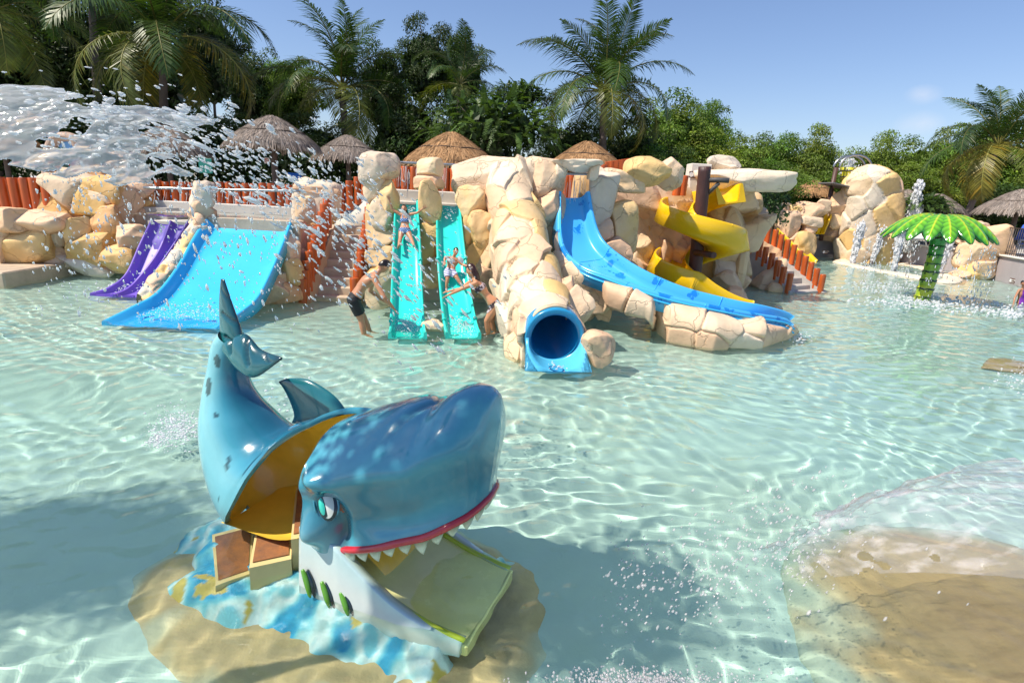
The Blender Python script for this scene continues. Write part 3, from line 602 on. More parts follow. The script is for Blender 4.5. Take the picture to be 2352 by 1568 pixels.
# blue tube under the rock cover
mc = W(1274, 775, Y=8.42); ax = unit(np.array([.10, -1., -.10])); sx = unit(np.cross(ax, [0, 0, 1.])); sx = sx if sx[0] > 0 else -sx; uz = unit(np.cross(sx, ax)); uz = uz if uz[2] > 0 else -uz
t = thing('tube_slide', 'blue closed tube slide opening at the water under the rock cover', 'water slide', (mc[0], mc[1], 0))
th = np.linspace(0, 2*math.pi, 48, endpoint=False); circ = np.cos(th)[:, None]*sx+np.sin(th)[:, None]*uz
E0 = VAULT_END; inn_ = []
for p in E0:
    d_ = (p-mc)-ax*((p-mc)@ax); inn_.append(mc-ax*.06+unit(d_)*.474)
b = MB(); mid_ = [(p+q)/2+ax*.05 for p, q in zip(E0, inn_)]; b.grid(np.array([E0, mid_, np.array(inn_), np.array(inn_)-ax*.3]), np.array(PAL['cream'])); b.build('stone_collar', M['rock'], VAULT, caustic=True)
prof = [(.0, .37), (-.02, .385), (.02, .43), (.03, .462), (-.01, .478), (-.30, .478)]
b = MB(); b.grid(np.array([mc+ax*a+circ*r_ for a, r_ in prof]), closev=True); b.build('mouth_ring', mat('blue_ring', (.02, .27, .52), rough=.25, coat=.2, var=.05), t, caustic=True)
path = [mc+ax*.0, mc-ax*.8, mc-ax*1.6+np.array([0, 0, .18]), mc-ax*2.6+np.array([-.3, 0, .75])]
pp = spline(path, 30); b = MB(); b.grid(np.array([p+circ*.372 for p in pp]), closev=True, flip=True); b.build('tube', mat('tube_inner', (.015, .33, .62), rough=.2, coat=.2), t, caustic=True)
b = MB(); k = np.linspace(0, 1, 8); rowsG = []
for a in k:
    c = mc+ax*(.02+.55*a)+uz*(-.0); ht = np.interp(a, [0, .35, 1], [.0, -.14, -.33]); ang = np.linspace(math.pi+0.0, 2*math.pi, 25)
    rr = .46+.05*a; pts = [c+sx*(math.cos(q)*rr)+uz*(max(math.sin(q)*.40, -.40)) for q in ang]
    pts = [p if (p-c)@uz < ht+.0 else p+uz*(ht-(p-c)@uz) for p in pts]
    inner = [c+sx*(math.cos(q)*(rr-.05))+uz*(max(math.sin(q)*.36, -.36)) for q in ang[::-1]]
    inner = [p if (p-c)@uz < ht else p+uz*(ht-(p-c)@uz) for p in inner]
    rowsG.append(pts+inner)
add_loft(b, np.array(rowsG)); b.build('splash_trough', mat('light_blue_plastic', (.10, .50, .78), rough=.25, coat=.2), t, caustic=True)
# yellow spiral slide round a dark pole
HC = W(1606, 560, Y=14.6); hx, hy = HC[0], HC[1]; z180 = W(1508, 466, Y=14.6)[2]
ri, ro = .30, 1.06; inn, out_ = [], []
for th in np.arange(20, 622, 12):
    a = R(th); z = z180+.66-1.32*th/360
    inn.append((hx+ri*math.cos(a), hy+ri*math.sin(a), z-.10)); out_.append((hx+ro*math.cos(a), hy+ro*math.sin(a), z))
a = R(620); zE = out_[-1][2]; ex = W(1712, 690, z=.12); ox = W(1640, 697, z=.12)
tg_ = np.array([math.cos(a+math.pi/2), math.sin(a+math.pi/2), 0]); po, pi_ = np.array(out_[-1]), np.array(inn[-1])
for d_ in (.35, .75, 1.1, 1.3):
    dz = -(zE-.30)*(1-(1-d_/1.3)**1.6); out_.append(tuple(po+tg_*d_+[0, 0, dz])); inn.append(tuple(pi_+tg_*d_*.9+[0, 0, dz]))
t = thing('spiral_slide', 'bright yellow spiral slide winding round a dark brown pole', 'water slide', (hx, hy, 0))
b = MB(); GS = slide_loft(inn, out_, .44, 190, lip=.05, wall=.16, thick=.04); add_loft(b, GS); b.build('chute', M['yellow'], t, caustic=True)
for i in (38, 76, 114, 150): joint(GS, i, M['yellow'], t)
ent = [W(1640, 452, Y=15.3), W(1660, 449, Y=15.8)]
pole_m = mat('dark_log_paint', (.065, .026, .022), rough=.5, var=.5, vscale=6, bump=.012, bscale=14, stretch=(1, 1, .25))
pb, pt = np.array([hx, hy-.05, -.3]), W(1619, 383, Y=14.55); 
P_ = spline([pb, (pb+pt)/2+np.array([.01, 0, 0]), pt], 30); rr = .165+.012*noise(P_, 2.2, 3)
b = MB(); b.tube(P_, rr, 18); b.build('pole', pole_m, t, caustic=True)
b = MB(); q = W(1622, 414, Y=14.5); q2 = W(1675, 415, Y=14.3); b.tube([q, (q+q2)/2+np.array([0, 0, .01]), q2], .062, 12); r1 = W(1624, 446, Y=14.5); r2 = W(1652, 420, Y=14.4); b.tube([r1, r2], .05, 10); b.build('bracket_log', mat('grey_log_paint', (.06, .06, .06), rough=.6, var=.5, vscale=8, bump=.008, stretch=(.3, 1, 1)), t)
b = MB(); q = W(1598, 580, Y=14.4); q2 = W(1640, 586, Y=13.65); b.tube([q, q2], .075, 12); b.build('bracket_log', pole_m, t)
# ------------------------------------------------------------------ posts
def post_proto():
    b = MB(); n = 16; th = np.linspace(0, 2*math.pi, n, endpoint=False); rows_ = []
    for z, r_ in ((0, .1), (.25, .101), (.5, .098), (.75, .1), (.97, .1), (.99, .097), (1.0, .088)):
        rows_.append(np.c_[r_*np.cos(th)*(1+.02*np.sin(3*th+z*5)), r_*np.sin(th)*(1+.02*np.cos(2*th)), np.full(n, z)])
    b.grid(np.array(rows_), closev=True); b.F += [[6*n+i for i in range(n)]]; b.SM += [False]; b.MI += [0]
    return b.mesh('post')
POST = post_proto(); POST.materials.append(M['post'])
def post(px, ytop, ybot, Y, label, group, r=1., base=None):
    tp = W(px, ytop, Y=Y); bt = W(px, ybot, Y=Y); o = place('wooden_post', POST, None, (tp[0], tp[1], bt[2]))
    hgt = (tp[2]-bt[2]); s = rng.uniform(.95, 1.05)*r; o.scale = (s, s, hgt); o.rotation_euler = (R(rng.normal(0, .8)), R(rng.normal(0, .8)), rng.uniform(0, 6))
    o.cycles.is_caustics_receiver = True
    return tag(o, label, 'post', group)
xs = [363, 380, 400, 422, 441, 462, 485, 504, 525, 545, 564, 583, 602, 622, 643, 663, 680]
for i, x in enumerate(xs): post(x, 415+.028*(x-360)+rng.uniform(-2, 2), 476+.012*(x-360), 15.6, ORD[i]+' orange post from the left behind the raised splash pool', 'posts behind the raised splash pool', .95)
for i, (x, yt) in enumerate(((-18, 404), (5, 407), (31, 408), (55, 408), (77, 408), (100, 409))): post(x, yt, 520, 14.2, ORD[i]+' tall orange post from the left edge, above the low rocks', 'tall orange posts at the left edge', 1.15)
for i, (x, yt, yb) in enumerate(((767, 432, 492), (784, 424, 490), (803, 415, 482), (821, 406, 470), (836, 394, 460))): post(x, yt, yb, 15.3, ORD[i]+' orange post from the left behind the curved concrete wall', 'posts behind the curved concrete wall')
for i, (x, yt) in enumerate(((911, 381), (930, 382), (949, 383), (1008, 385), (1023, 386), (1042, 387), (1060, 388))): post(x, yt, 446, 14.2, ORD[i]+' orange post from the left behind the water curtain of the teal slides', 'posts behind the teal slides')
for i, (x, yt) in enumerate(((1301, 402), (1315, 400), (1331, 394), (1345, 390))): post(x, yt, 470, 14.3, ORD[i]+' orange post from the left under the rock arch', 'posts under the rock arch')
for i, (x, yt) in enumerate(((1373, 376), (1386, 378))): post(x, yt, 420, 15.0, ORD[i]+' short orange post just right of the rock arch', 'short posts by the rock arch')
for i, (x, yt) in enumerate(((1559, 394), (1572, 403))): post(x, yt, 450, 15.2, ORD[i]+' orange post left of the pale box with the sign', 'posts by the pale box')
# ------------------------------------------------------------------ left stairs
bot_l, bot_r = W(722, 684, z=0), W(806, 684, z=0); top_l, top_r = W(768, 521, Y=14.0), W(836, 522, Y=14.0)
t = thing('staircase', 'concrete staircase rising between two rows of orange posts left of the teal slides', 'stairs', tuple(bot_l))
ns = 9
for i in range(ns):
    f = i/(ns-1); l = bot_l+(top_l-bot_l)*f; r_ = bot_r+(top_r-bot_r)*f; b = MB(); z = .06+(top_l[2]-.04)*f
    b.box(((l[0]+r_[0])/2, l[1]+.35, z/2-.2), (r_[0]-l[0]+.06, .68, z+.4), bev=.025); b.build('step', M['stair'], t, caustic=True)
def stringer(a0, a1, wd, name, t, m, hgt=.15, lo=-.4):
    d = unit(np.array([a1[0]-a0[0], a1[1]-a0[1], 0])); s = np.array([-d[1], d[0], 0])*wd/2; b = MB()
    P_ = []
    for s_ in (-1, 1): P_ += [a0+s*s_+np.array([0, 0, hgt])-d*.1, a1+s*s_+np.array([0, 0, hgt]), np.array([a1[0], a1[1], lo])+s*s_, np.array([a0[0], a0[1], lo])+s*s_-d*.1]
    b.add(P_, [[0, 1, 2, 3], [7, 6, 5, 4], [0, 4, 5, 1], [3, 2, 6, 7], [0, 3, 7, 4], [1, 5, 6, 2]], smooth=False); return b.build(name, m, t, caustic=True)
tl = [(693, 640), (699, 620), (705, 598), (711, 577), (717, 557), (724, 539), (729, 521), (735, 505), (739, 486), (744, 468), (750, 457)]
tr = [(815, 638), (820, 618), (824, 599), (828, 579), (831, 559), (835, 541), (838, 526), (842, 506), (845, 491), (848, 475), (850, 463)]
for row, nm in ((tl, 'left'), (tr, 'right')):
    for i, (x, y) in enumerate(row):
        Yd = 12.1+1.45*i/10; hpx = .66/mpp(x, y, Yd)
        post(x, y, y+hpx+3, Yd, ORD[i]+' post from the bottom on the '+nm+' side of the left stairs', 'orange posts along the left stairs')
a0, a1 = W(698, 684, Y=12.25), W(757, 520, Y=13.8); stringer(a0, a1, .26, 'side_wall', t, M['stair'], .05)
a0, a1 = W(815, 690, Y=12.3), W(852, 521, Y=13.8); stringer(a0, a1, .2, 'side_wall', t, M['stair'], .0)
# curved pale wall at the top of the stairs
b = MB(); A = spline([W(760, 512, Y=14.7), W(790, 500, Y=14.7), W(815, 482, Y=14.7), W(846, 452, Y=14.7)], 20); G = np.array([[p, p*np.array([1, 1, 0])+np.array([0, 0, 1.2]), ] for p in A]); 
V = np.concatenate([np.concatenate([G[:, :1]+[0, dy, 0], G[:, 1:]+[0, dy, 0]], 1) for dy in (0, .18)], 1); add_loft(b, V[:, [0, 1, 3, 2]])
o = b.build('concrete_wall', M['pale_concrete'], loc=tuple(A[0]*[1, 1, 0])); tag(o, 'pale curved concrete wall rising behind the left stairs', 'wall')
# back wall above the teal slides
b = MB(); p, q = W(905, 434, Y=13.3), W(1064, 441, Y=13.5)
b.box(((p[0]+q[0])/2, 13.45, (p[2]+1.0)/2), (q[0]-p[0]+.3, .3, p[2]-1.0), bev=.02); b.box(((p[0]+q[0])/2, 13.25, p[2]-.30), (q[0]-p[0]+.3, .12, .09), bev=.02)
o = b.build('concrete_wall', M['pale_concrete'], loc=((p[0]+q[0])/2, 13.4, 1.0)); tag(o, 'low grey concrete wall at the top of the teal slides', 'wall')
b = MB(); p, q = W(345, 470, Y=15.2), W(690, 482, Y=15.2); b.box(((p[0]+q[0])/2, 15.3, 1.76), (q[0]-p[0]+.4, .22, .26), bev=.02); o = b.build('curb', M['pale_concrete'], loc=((p[0]+q[0])/2, 15.3, 1.6)); tag(o, 'pale concrete curb along the back of the raised splash pool', 'curb')
b = MB(); p, q = W(478, 506, Y=12.75), W(675, 512, Y=12.75); b.box(((p[0]+q[0])/2, 12.78, 1.45), (q[0]-p[0]+.3, .16, .5), bev=.02); o = b.build('curb', M['stair'], loc=((p[0]+q[0])/2, 12.75, 1.6)); tag(o, 'tan overflow edge at the top of the wide blue slide', 'curb')
# spray rails with thin falling streams
def rail(pts, label, r_=.028, drops=()):
    t = thing('spray_rail', label, 'rail', tuple(pts[0])); b = MB(); b.tube(spline(pts, 20), r_, 12); b.build('pipe', M['steel'], t); return t
rail([W(330, 431, Y=13.1), W(480, 435, Y=13.1), W(690, 439, Y=13.1)], 'thin steel spray pipe across the raised splash pool')
rail([W(893, 372, Y=12.9), W(985, 376, Y=12.9), W(1068, 380, Y=12.9)], 'steel spray pipe above the teal slides dropping a water curtain')
rail([W(1290, 399, Y=12.9), W(1355, 400, Y=12.9)], 'short dark steel bar under the rock arch')
# orange board fence piece and the pale box with its sign
t = thing('board_fence', 'short fence of close orange boards behind the boulder wall', 'fence', tuple(W(1418, 400, Y=15.2)))
for i in range(9):
    p = W(1393+6.1*i, 376-.9*i, Y=15.3); b = MB(); b.box((p[0], 15.3+.01*(i % 2), p[2]-.35), (.072, .035, .8), bev=.008); b.build('board', M['post'], t)
p = W(1603, 412, Y=15.9); t = thing('control_box', 'pale square concrete box with a small sign behind the dark pole', 'box', (p[0], 15.9, p[2]-.5))
b = MB(); b.box((p[0], 15.95, p[2]-.1), (46*mpp(1603, 412, 15.9), .5, 1.0), bev=.02); b.build('body', M['pale_concrete'], t)
def text_part(body, size, parent, c, mat_, rotz=0., tilt=math.pi/2, name='lettering', align='CENTER', ext=.002):
    cu = bpy.data.curves.new('txt', 'FONT'); cu.body = body; cu.size = size; cu.align_x = align; cu.align_y = 'CENTER'; cu.extrude = ext
    o = bpy.data.objects.new('txt', cu); COL.objects.link(o); dg = bpy.context.evaluated_depsgraph_get(); me = bpy.data.meshes.new_from_object(o.evaluated_get(dg)); bpy.data.objects.remove(o)
    Rm = Matrix.Rotation(rotz, 4, 'Z') @ Matrix.Rotation(tilt, 4, 'X'); me.transform(Rm); me.materials.clear(); me.materials.append(mat_)
    return place(name, me, parent, c)
white_m = mat('white_print', (.8, .8, .78), rough=.5); brown_m = mat('brown_sign', (.11, .05, .035), rough=.5)
def sign(parent, c, wd, ht, rotz=0., lines=('', '')):
    ca, sa = math.cos(rotz), math.sin(rotz); Rm = np.array([[ca, -sa, 0], [sa, ca, 0], [0, 0, 1]]); c = np.array(c)
    b = MB(); b.box(c, (wd, .012, ht), rot=Rm, bev=.004); o = b.build('sign', brown_m, parent, loc=c)
    f = Rm@np.array([0, -.009, 0]); sx_ = Rm@np.array([1., 0, 0])
    b = MB(); th = np.linspace(0, 2*math.pi, 20, endpoint=False); q = c+f-sx_*wd*.3; b.add(q+np.cos(th)[:, None]*sx_*ht*.36+np.sin(th)[:, None]*np.array([0, 0, 1.])*ht*.36, [list(range(20))], smooth=False); b.build('symbol', white_m, o)
    for i, l in enumerate(lines): text_part(l, ht*.34, o, c+f+sx_*wd*.16+np.array([0, 0, ht*(.2-.4*i)]), white_m, rotz)
    return o
sign(t, W(1590, 402, Y=15.9)*[1, 0, 1]+[0, 15.69, 0], .30, .17, lines=('Profundidad', '60 cm'))
# ------------------------------------------------------------------ right stairs
tb = [(390, 200), (500, 260), (600, 320), (705, 390), (815, 460), (905, 537), (1010, 617), (1100, 700), (1195, 790), (1285, 878), (1372, 975), (1465, 1070), (1548, 1165)]
tf = [(225, 235), (320, 328), (400, 432), (485, 543), (575, 640), (660, 735), (755, 830), (850, 940), (935, 1043), (1040, 1150)]
rowsR = []
for row, nm, Y0, Y1 in ((tb, 'far', 19.9, 17.45), (tf, 'near', 19.3, 16.95)):
    row = [(1665.2+.1465*x, 459.4+.1465*y) for x, y in row]; bases = []
    for i, (x, y) in enumerate(row):
        Yd = Y0+(Y1-Y0)*i/(len(row)-1); ln = 44+i*.2; post(x-1.2, y, y+ln, Yd, ORD[i]+' post from the top of the '+nm+' row along the right stairs', 'orange posts along the right stairs', .93)
        bases.append(W(x-3, y+ln-4, Y=Yd))
    rowsR.append(bases)
t = thing('staircase', 'grey concrete staircase between two rows of orange posts at the right of the rocks', 'stairs', tuple(rowsR[1][-1]*[1, 1, 0]))
for bs_ in rowsR: stringer(bs_[-1]*[1, 1, 1], bs_[0], .24, 'side_wall', t, M['concrete'], .02)
for i in range(9):
    f = (i+.5)/9; l = rowsR[1][-1]+(rowsR[1][0]-rowsR[1][-1])*f; r_ = rowsR[0][-1]+(rowsR[0][0]-rowsR[0][-1])*f; z = max(.05, (l[2]+r_[2])/2-.1); d = unit((rowsR[0][0]-rowsR[0][-1])*[1, 1, 0]); rot = np.array([[d[1], d[0], 0], [-d[0], d[1], 0], [0, 0, 1]])
    b = MB(); b.box(((l[0]+r_[0])/2, (l[1]+r_[1])/2, z/2-.2), (np.linalg.norm((r_-l)[:2]), .46, z+.4), rot=rot, bev=.02); b.build('step', M['concrete'], t, caustic=True)
# ------------------------------------------------------------------ palapas
def palapa_mesh(kind, seed):
    g = np.random.default_rng(seed); b = MB()
    prof = [(.05, 1.02), (.16, 1.0), (.30, .93), (.55, .78), (.85, .56), (1.15, .33), (1.38, .13), (1.5, 0), (1.46, -.08), (1.2, .08), (.6, .45), (.06, .85)]
    th = np.linspace(0, 2*math.pi, 40, endpoint=False); P = np.array([np.c_[r_*np.cos(th), r_*np.sin(th), np.full(40, z)] for r_, z in prof])
    P = P*(1+.02*noise(P, 2.5, seed, 2)[..., None])
    base = np.array((.24, .205, .18) if kind == 'grey' else (.32, .19, .095)); b.grid(P, base*.75, closev=True)
    pr = np.array([p[0] for p in prof[:8]]); pz = np.array([p[1] for p in prof[:8]]); V, F, C = [], [], []
    for i in range(3400):
        r_ = 1.48*math.sqrt(g.uniform(.004, 1)); a = g.uniform(0, 2*math.pi); l = g.uniform(.12, .34); w_ = g.uniform(.010, .022)
        r2 = r_+l*.85; z1 = np.interp(r_, pr, pz)+g.uniform(.008, .03); z2 = (np.interp(min(r2, 1.5), pr, pz)-max(0, r2-1.5)*1.0)+g.uniform(.0, .05); a2 = a+g.normal(0, .03)
        if r_ > 1.3: z2 -= .10
        d = np.array([math.cos(a), math.sin(a), 0]); d2 = np.array([math.cos(a2), math.sin(a2), 0]); s = np.array([-d[1], d[0], 0])*w_; k = len(V)
        V += [d*r_+s+[0, 0, z1], d*r_-s+[0, 0, z1], d2*r2-s*.5+[0, 0, z2], d2*r2+s*.5+[0, 0, z2]]; F.append([k, k+1, k+2, k+3])
        t_ = g.uniform(.6, 1.5); c = base*t_*(np.array([1.05, 1, .95]) if g.random() < .5 else np.array([1, 1, 1])); C += [c]*4
    b.add(V, F, np.array(C), smooth=False)
    for rr in (1.02,):      # the tie ring that presses the thatch down
        q = np.linspace(0, 2*math.pi, 60); b.tube(np.c_[rr*np.cos(q), rr*np.sin(q), np.interp(rr, pr, pz)+.035+.012*np.sin(q*9)], .016, 5, col=(.09, .07, .06), caps=False)
    me = b.mesh('thatch_roof'); me.materials.append(M['thatch']); return me
def trunk_mesh(name, pts, rad, n=12):
    b = MB(); b.tube(pts, rad, n); me = b.mesh(name); me.materials.append(M['bark']); return me
PM = {k: [palapa_mesh(k, 3+i) for i in range(2)] for k in ('grey', 'brown')}
PPOLE = trunk_mesh('pole', [(0, 0, -2.6), (0, 0, -1.2), (.01, 0, .7)], [.11, .105, .1])
PAL_SPEC = [(8, 336, 170, 18.5, 'brown', 'brown thatched palapa at the left edge, half hidden by the spray'), (385, 346, 188, 19.0, 'grey', 'grey thatched palapa behind the falling spray, above the raised splash pool'), (628, 334, 222, 17.5, 'grey', 'big grey thatched palapa between the water spray and the next grey palapa'),
    (800, 363, 172, 20.5, 'grey', 'grey thatched palapa with a visible trunk pole just left of the tall rock column'), (1036, 374, 232, 17.6, 'brown', 'largest golden brown palapa, behind the teal slides'), (1142, 374, 100, 24, 'grey', 'small dark grey palapa half hidden right behind the largest brown palapa'),
    (1346, 382, 190, 18.6, 'brown', 'golden brown palapa behind the rock arch'), (1414, 372, 80, 26, 'grey', 'small grey palapa peeking out right of the brown one behind the arch'), (1584, 396, 64, 26, 'grey', 'small dark grey palapa between the boulders and the pale box'),
    (1866, 447, 112, 32, 'brown', 'brown palapa in front of the trees left of the tipping bucket'), (1768, 440, 90, 33, 'brown', 'brown palapa half hidden behind the white rock slab'), (2080, 464, 96, 33, 'grey', 'grey palapa right behind the tall rock tower'), (2150, 480, 118, 30, 'grey', 'grey palapa behind the tall fountain spout'), (2336, 485, 168, 25, 'grey', 'grey palapa at the right edge above the blue loungers')]
for i, (px, py, wp, Y, k, lab) in enumerate(PAL_SPEC):
    c = W(px, py, Y=Y); s = wp*mpp(px, py, Y)/3.0; t = thing('palapa', lab, 'palapa', (c[0], c[1], c[2]), 'thatched palapas'); t.scale = (s*.92, s*.92, s*.84); t.rotation_euler = (0, 0, i*1.3)
    for nm, me in (('thatch_roof', PM[k][i % 2]), ('pole', PPOLE)):
        o = bpy.data.objects.new(nm, me); COL.objects.link(o); o.parent = t; o['_base'] = list(t['_base'])
# ------------------------------------------------------------------ broad-leaved trees
def leaves(b, C, Nrm, size, g, col, fold=.25, asp=.5):
    n = len(C); d = unit(np.cross(Nrm, unit(g.normal(size=(n, 3))))); s = np.cross(Nrm, d); L = size*g.uniform(.6, 1.3, n)[:, None]; w_ = L*asp
    V = np.stack([C-d*L*.5, C+s*w_*.5+Nrm*L*fold*.3, C+d*L*.5-Nrm*L*.12, C-s*w_*.5+Nrm*L*fold*.3], 1).reshape(-1, 3)
    F = np.arange(4*n).reshape(n, 4); b.add(V, F, np.repeat(col, 4, 0), smooth=False)
def crown_mesh(seed, nclump=60, per=170, base=(.055, .115, .022), lsize=.055, flat=1., low=.0, dense=True):
    g = np.random.default_rng(seed); b = MB(); base = np.array(base)
    for i in range(nclump):
        d = unit(g.normal(size=3)); d[2] = d[2] if d[2] > -.5 else -d[2]*.5; r_ = g.uniform(.45, .93); c = d*r_*np.array([1, 1, flat]); c = c*(1+.16*noise(d[None]*1.0, 1.6, seed)[0])
        cr = g.uniform(.14, .30); n = int(per*g.uniform(.7, 1.3)*(cr/.22)**2); q = unit(g.normal(size=(n, 3))); q[:, 2] = np.where(g.random(n) < .65, np.abs(q[:, 2]), q[:, 2]); rad = cr*g.uniform(.55, 1.12, n)[:, None]
        P = c+q*rad*np.array([1.1, 1.1, .75]); tone = g.uniform(.6, 1.35)*np.array([g.uniform(.9, 1.25), 1, g.uniform(.7, 1.1)])
        leaves(b, P, unit(q+g.normal(size=(n, 3))*.6+np.array([0, 0, .5])), lsize, g, base*tone*g.uniform(.65, 1.4, n)[:, None])
    if dense:
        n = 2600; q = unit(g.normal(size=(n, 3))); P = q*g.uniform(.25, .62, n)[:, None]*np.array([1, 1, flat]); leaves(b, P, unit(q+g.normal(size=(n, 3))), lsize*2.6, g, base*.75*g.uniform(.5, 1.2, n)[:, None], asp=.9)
    me = b.mesh('crown'); me.materials.append(M['leaf']); return me
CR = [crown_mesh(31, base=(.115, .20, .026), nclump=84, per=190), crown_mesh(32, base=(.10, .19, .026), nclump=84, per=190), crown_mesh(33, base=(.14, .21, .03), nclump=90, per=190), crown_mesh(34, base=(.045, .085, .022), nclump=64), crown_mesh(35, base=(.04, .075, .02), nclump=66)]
def limb_mesh(seed):
    g = np.random.default_rng(seed); b = MB(); b.tube(spline([(0, 0, -1.35), (.02, .01, -.7), (.0, .03, -.2)], 10), np.linspace(.055, .035, 10), 9)
    for i in range(7):
        a = i*.9+g.uniform(-.3, .3); e = np.array([math.cos(a)*.6, math.sin(a)*.6, g.uniform(.0, .5)]); b.tube(spline([(0, .02, -.35), e*.45+[0, 0, -.1], e], 8), np.linspace(.028, .008, 8), 6)
    me = b.mesh('trunk'); me.materials.append(M['bark']); return me
LM = limb_mesh(2)
def tree(px, ytop, wpx, Y, kind, label, zbase=1.2, name='broadleaf_tree', hz=None, group='broad-leaved trees beyond the palapas'):
    k = mpp(px, ytop, Y); rx = wpx*k/2*(1.22 if px > 1500 else 1.05); top = W(px, ytop, Y=Y); rz = hz if hz else min(max((top[2]-zbase)*.5, 1.0), rx*1.5); c = np.array([top[0], Y, top[2]-rz*.98])
    t = thing(name, label, 'tree', (c[0], c[1], zbase), group)
    for nm, me in (('crown', CR[kind]), ('trunk', LM)):
        o = bpy.data.objects.new(nm, me); COL.objects.link(o); o.parent = t; o.location = (0, 0, c[2]-zbase); o.rotation_euler = (0, 0, (px*.37) % 6.28)
        o.scale = (rx, rx, rz) if nm == 'crown' else (rx*.8, rx*.8, max(.6, (c[2]-zbase)/1.3))
        o['_base'] = list(t['_base'])
    return t
TREES = [(-120, -150, 420, 27, 3, 'dark dense tree at the far left edge behind the palms'), (90, -90, 420, 29, 4, 'dark dense tree behind the left palm, left of its crown'), (270, -60, 380, 30, 3, 'dark tree behind the large left palm crown'), (470, -20, 190, 31, 4, 'dark tree whose edge meets the blue sky right of the large left palm'), (585, 104, 170, 27, 3, 'dark green tree filling the gap between the two left palms'), (668, 120, 130, 27, 0, 'mid green tree just left of the second palm'), (880, 92, 150, 28, 3, 'dark tree behind the right fronds of the second palm'),
    (975, 34, 150, 26, 4, 'tall dark tree rising against the sky right of the second palm'), (1062, 56, 140, 27, 3, 'slimmer dark tree standing just right of the tallest dark tree'), (940, 190, 240, 24, 4, 'dark bushy tree low behind the largest brown palapa'), (1080, 205, 190, 25, 3, 'dark tree behind the small upright palm'), (720, 260, 260, 23, 4, 'dark low tree behind the grey palapa with trunk pole'), (520, 250, 240, 23, 3, 'dark low tree behind the big grey palapa'), (300, 240, 280, 22.5, 4, 'dark low tree behind the spray on the left'), (110, 200, 280, 22, 3, 'dark low tree behind the arched mural frame'), (-60, 190, 240, 21, 4, 'dark low tree at the far left edge under the palms'),
    (1330, 260, 200, 24, 3, 'dark bushy tree under the third palm, behind the brown palapa'), (1470, 270, 200, 25, 4, 'dark tree right below the crown of the third palm'), (1560, 205, 210, 30, 0, 'tall bright green tree directly right of the third palm'), (1630, 226, 110, 33, 1, 'bright green tree top left of the lower hedge trees'), (1520, 330, 170, 24, 1, 'low green bushy tree behind the perched yellow boulder'), (1640, 306, 190, 29, 2, 'green bushy tree behind the dark pole and pale box'),
    (1725, 292, 150, 36, 0, 'green rounded tree above the white slab, left part of the tree line'), (1800, 300, 130, 37, 1, 'green rounded tree in the middle of the tree line right of the slab'), (1880, 298, 140, 36, 2, 'green tree at the right end of the middle tree line, beside the sky gap'), (1760, 360, 180, 31, 1, 'low green tree behind the half hidden brown palapa'), (1860, 370, 170, 34, 0, 'low green tree behind the brown palapa near the bucket'), (1920, 404, 120, 38, 1, 'low green tree under the sky gap behind the bucket tower'),
    (2040, 312, 150, 40, 2, 'bright yellow green tree just right of the sky gap'), (2130, 302, 150, 40, 0, 'bright green tree behind the tall rock tower, top of the right tree line'), (2215, 296, 150, 41, 2, 'bright green tree left of the right palm crown'), (2300, 290, 170, 42, 1, 'green tree behind the right palm crown'), (2400, 280, 200, 40, 0, 'green tree cut by the right edge of the view'), (2020, 400, 150, 37, 1, 'low green tree left behind the tall rock tower'), (2110, 380, 180, 37, 2, 'low green tree behind the tall fountain spout'), (2240, 420, 200, 37, 3, 'dark low tree under the right palm'), (2370, 420, 180, 36, 3, 'dark low tree behind the right edge palapa'), (1240, 330, 150, 27, 3, 'dark low bush tree between the feathery tree and the third palm')]
for a in TREES: tree(*a, zbase=1.6 if a[0] < 1700 else .9)
# tree standing behind the camera on the left: only its dappled shade reaches the shark
SPARSE = crown_mesh(77, nclump=58, per=34, base=(.085, .155, .026), lsize=.13, dense=False)
t = thing('broadleaf_tree', 'leafy tree behind the viewer that shades the shark', 'tree', (-3.85, 1.62, -.4))
for nm, me in (('crown', SPARSE), ('trunk', LM)):
    o = bpy.data.objects.new(nm, me); COL.objects.link(o); o.parent = t; o.location = (0, 0, 6.6); o.scale = (1.0, .85, .8) if nm == 'crown' else (1.4, 1.4, 4.6); o['_base'] = list(t['_base'])
t = thing('broadleaf_tree', 'second leafy tree near the viewer that shades the pool at lower left', 'tree', (-7.85, 1.85, -.4))
for nm, me in (('crown', CR[1]), ('trunk', LM)):
    o = bpy.data.objects.new(nm, me); COL.objects.link(o); o.parent = t; o.location = (0, 0, 6.6); o.scale = (1.2, 1.0, .9) if nm == 'crown' else (1.0, 1.0, 4.6); o['_base'] = list(t['_base'])
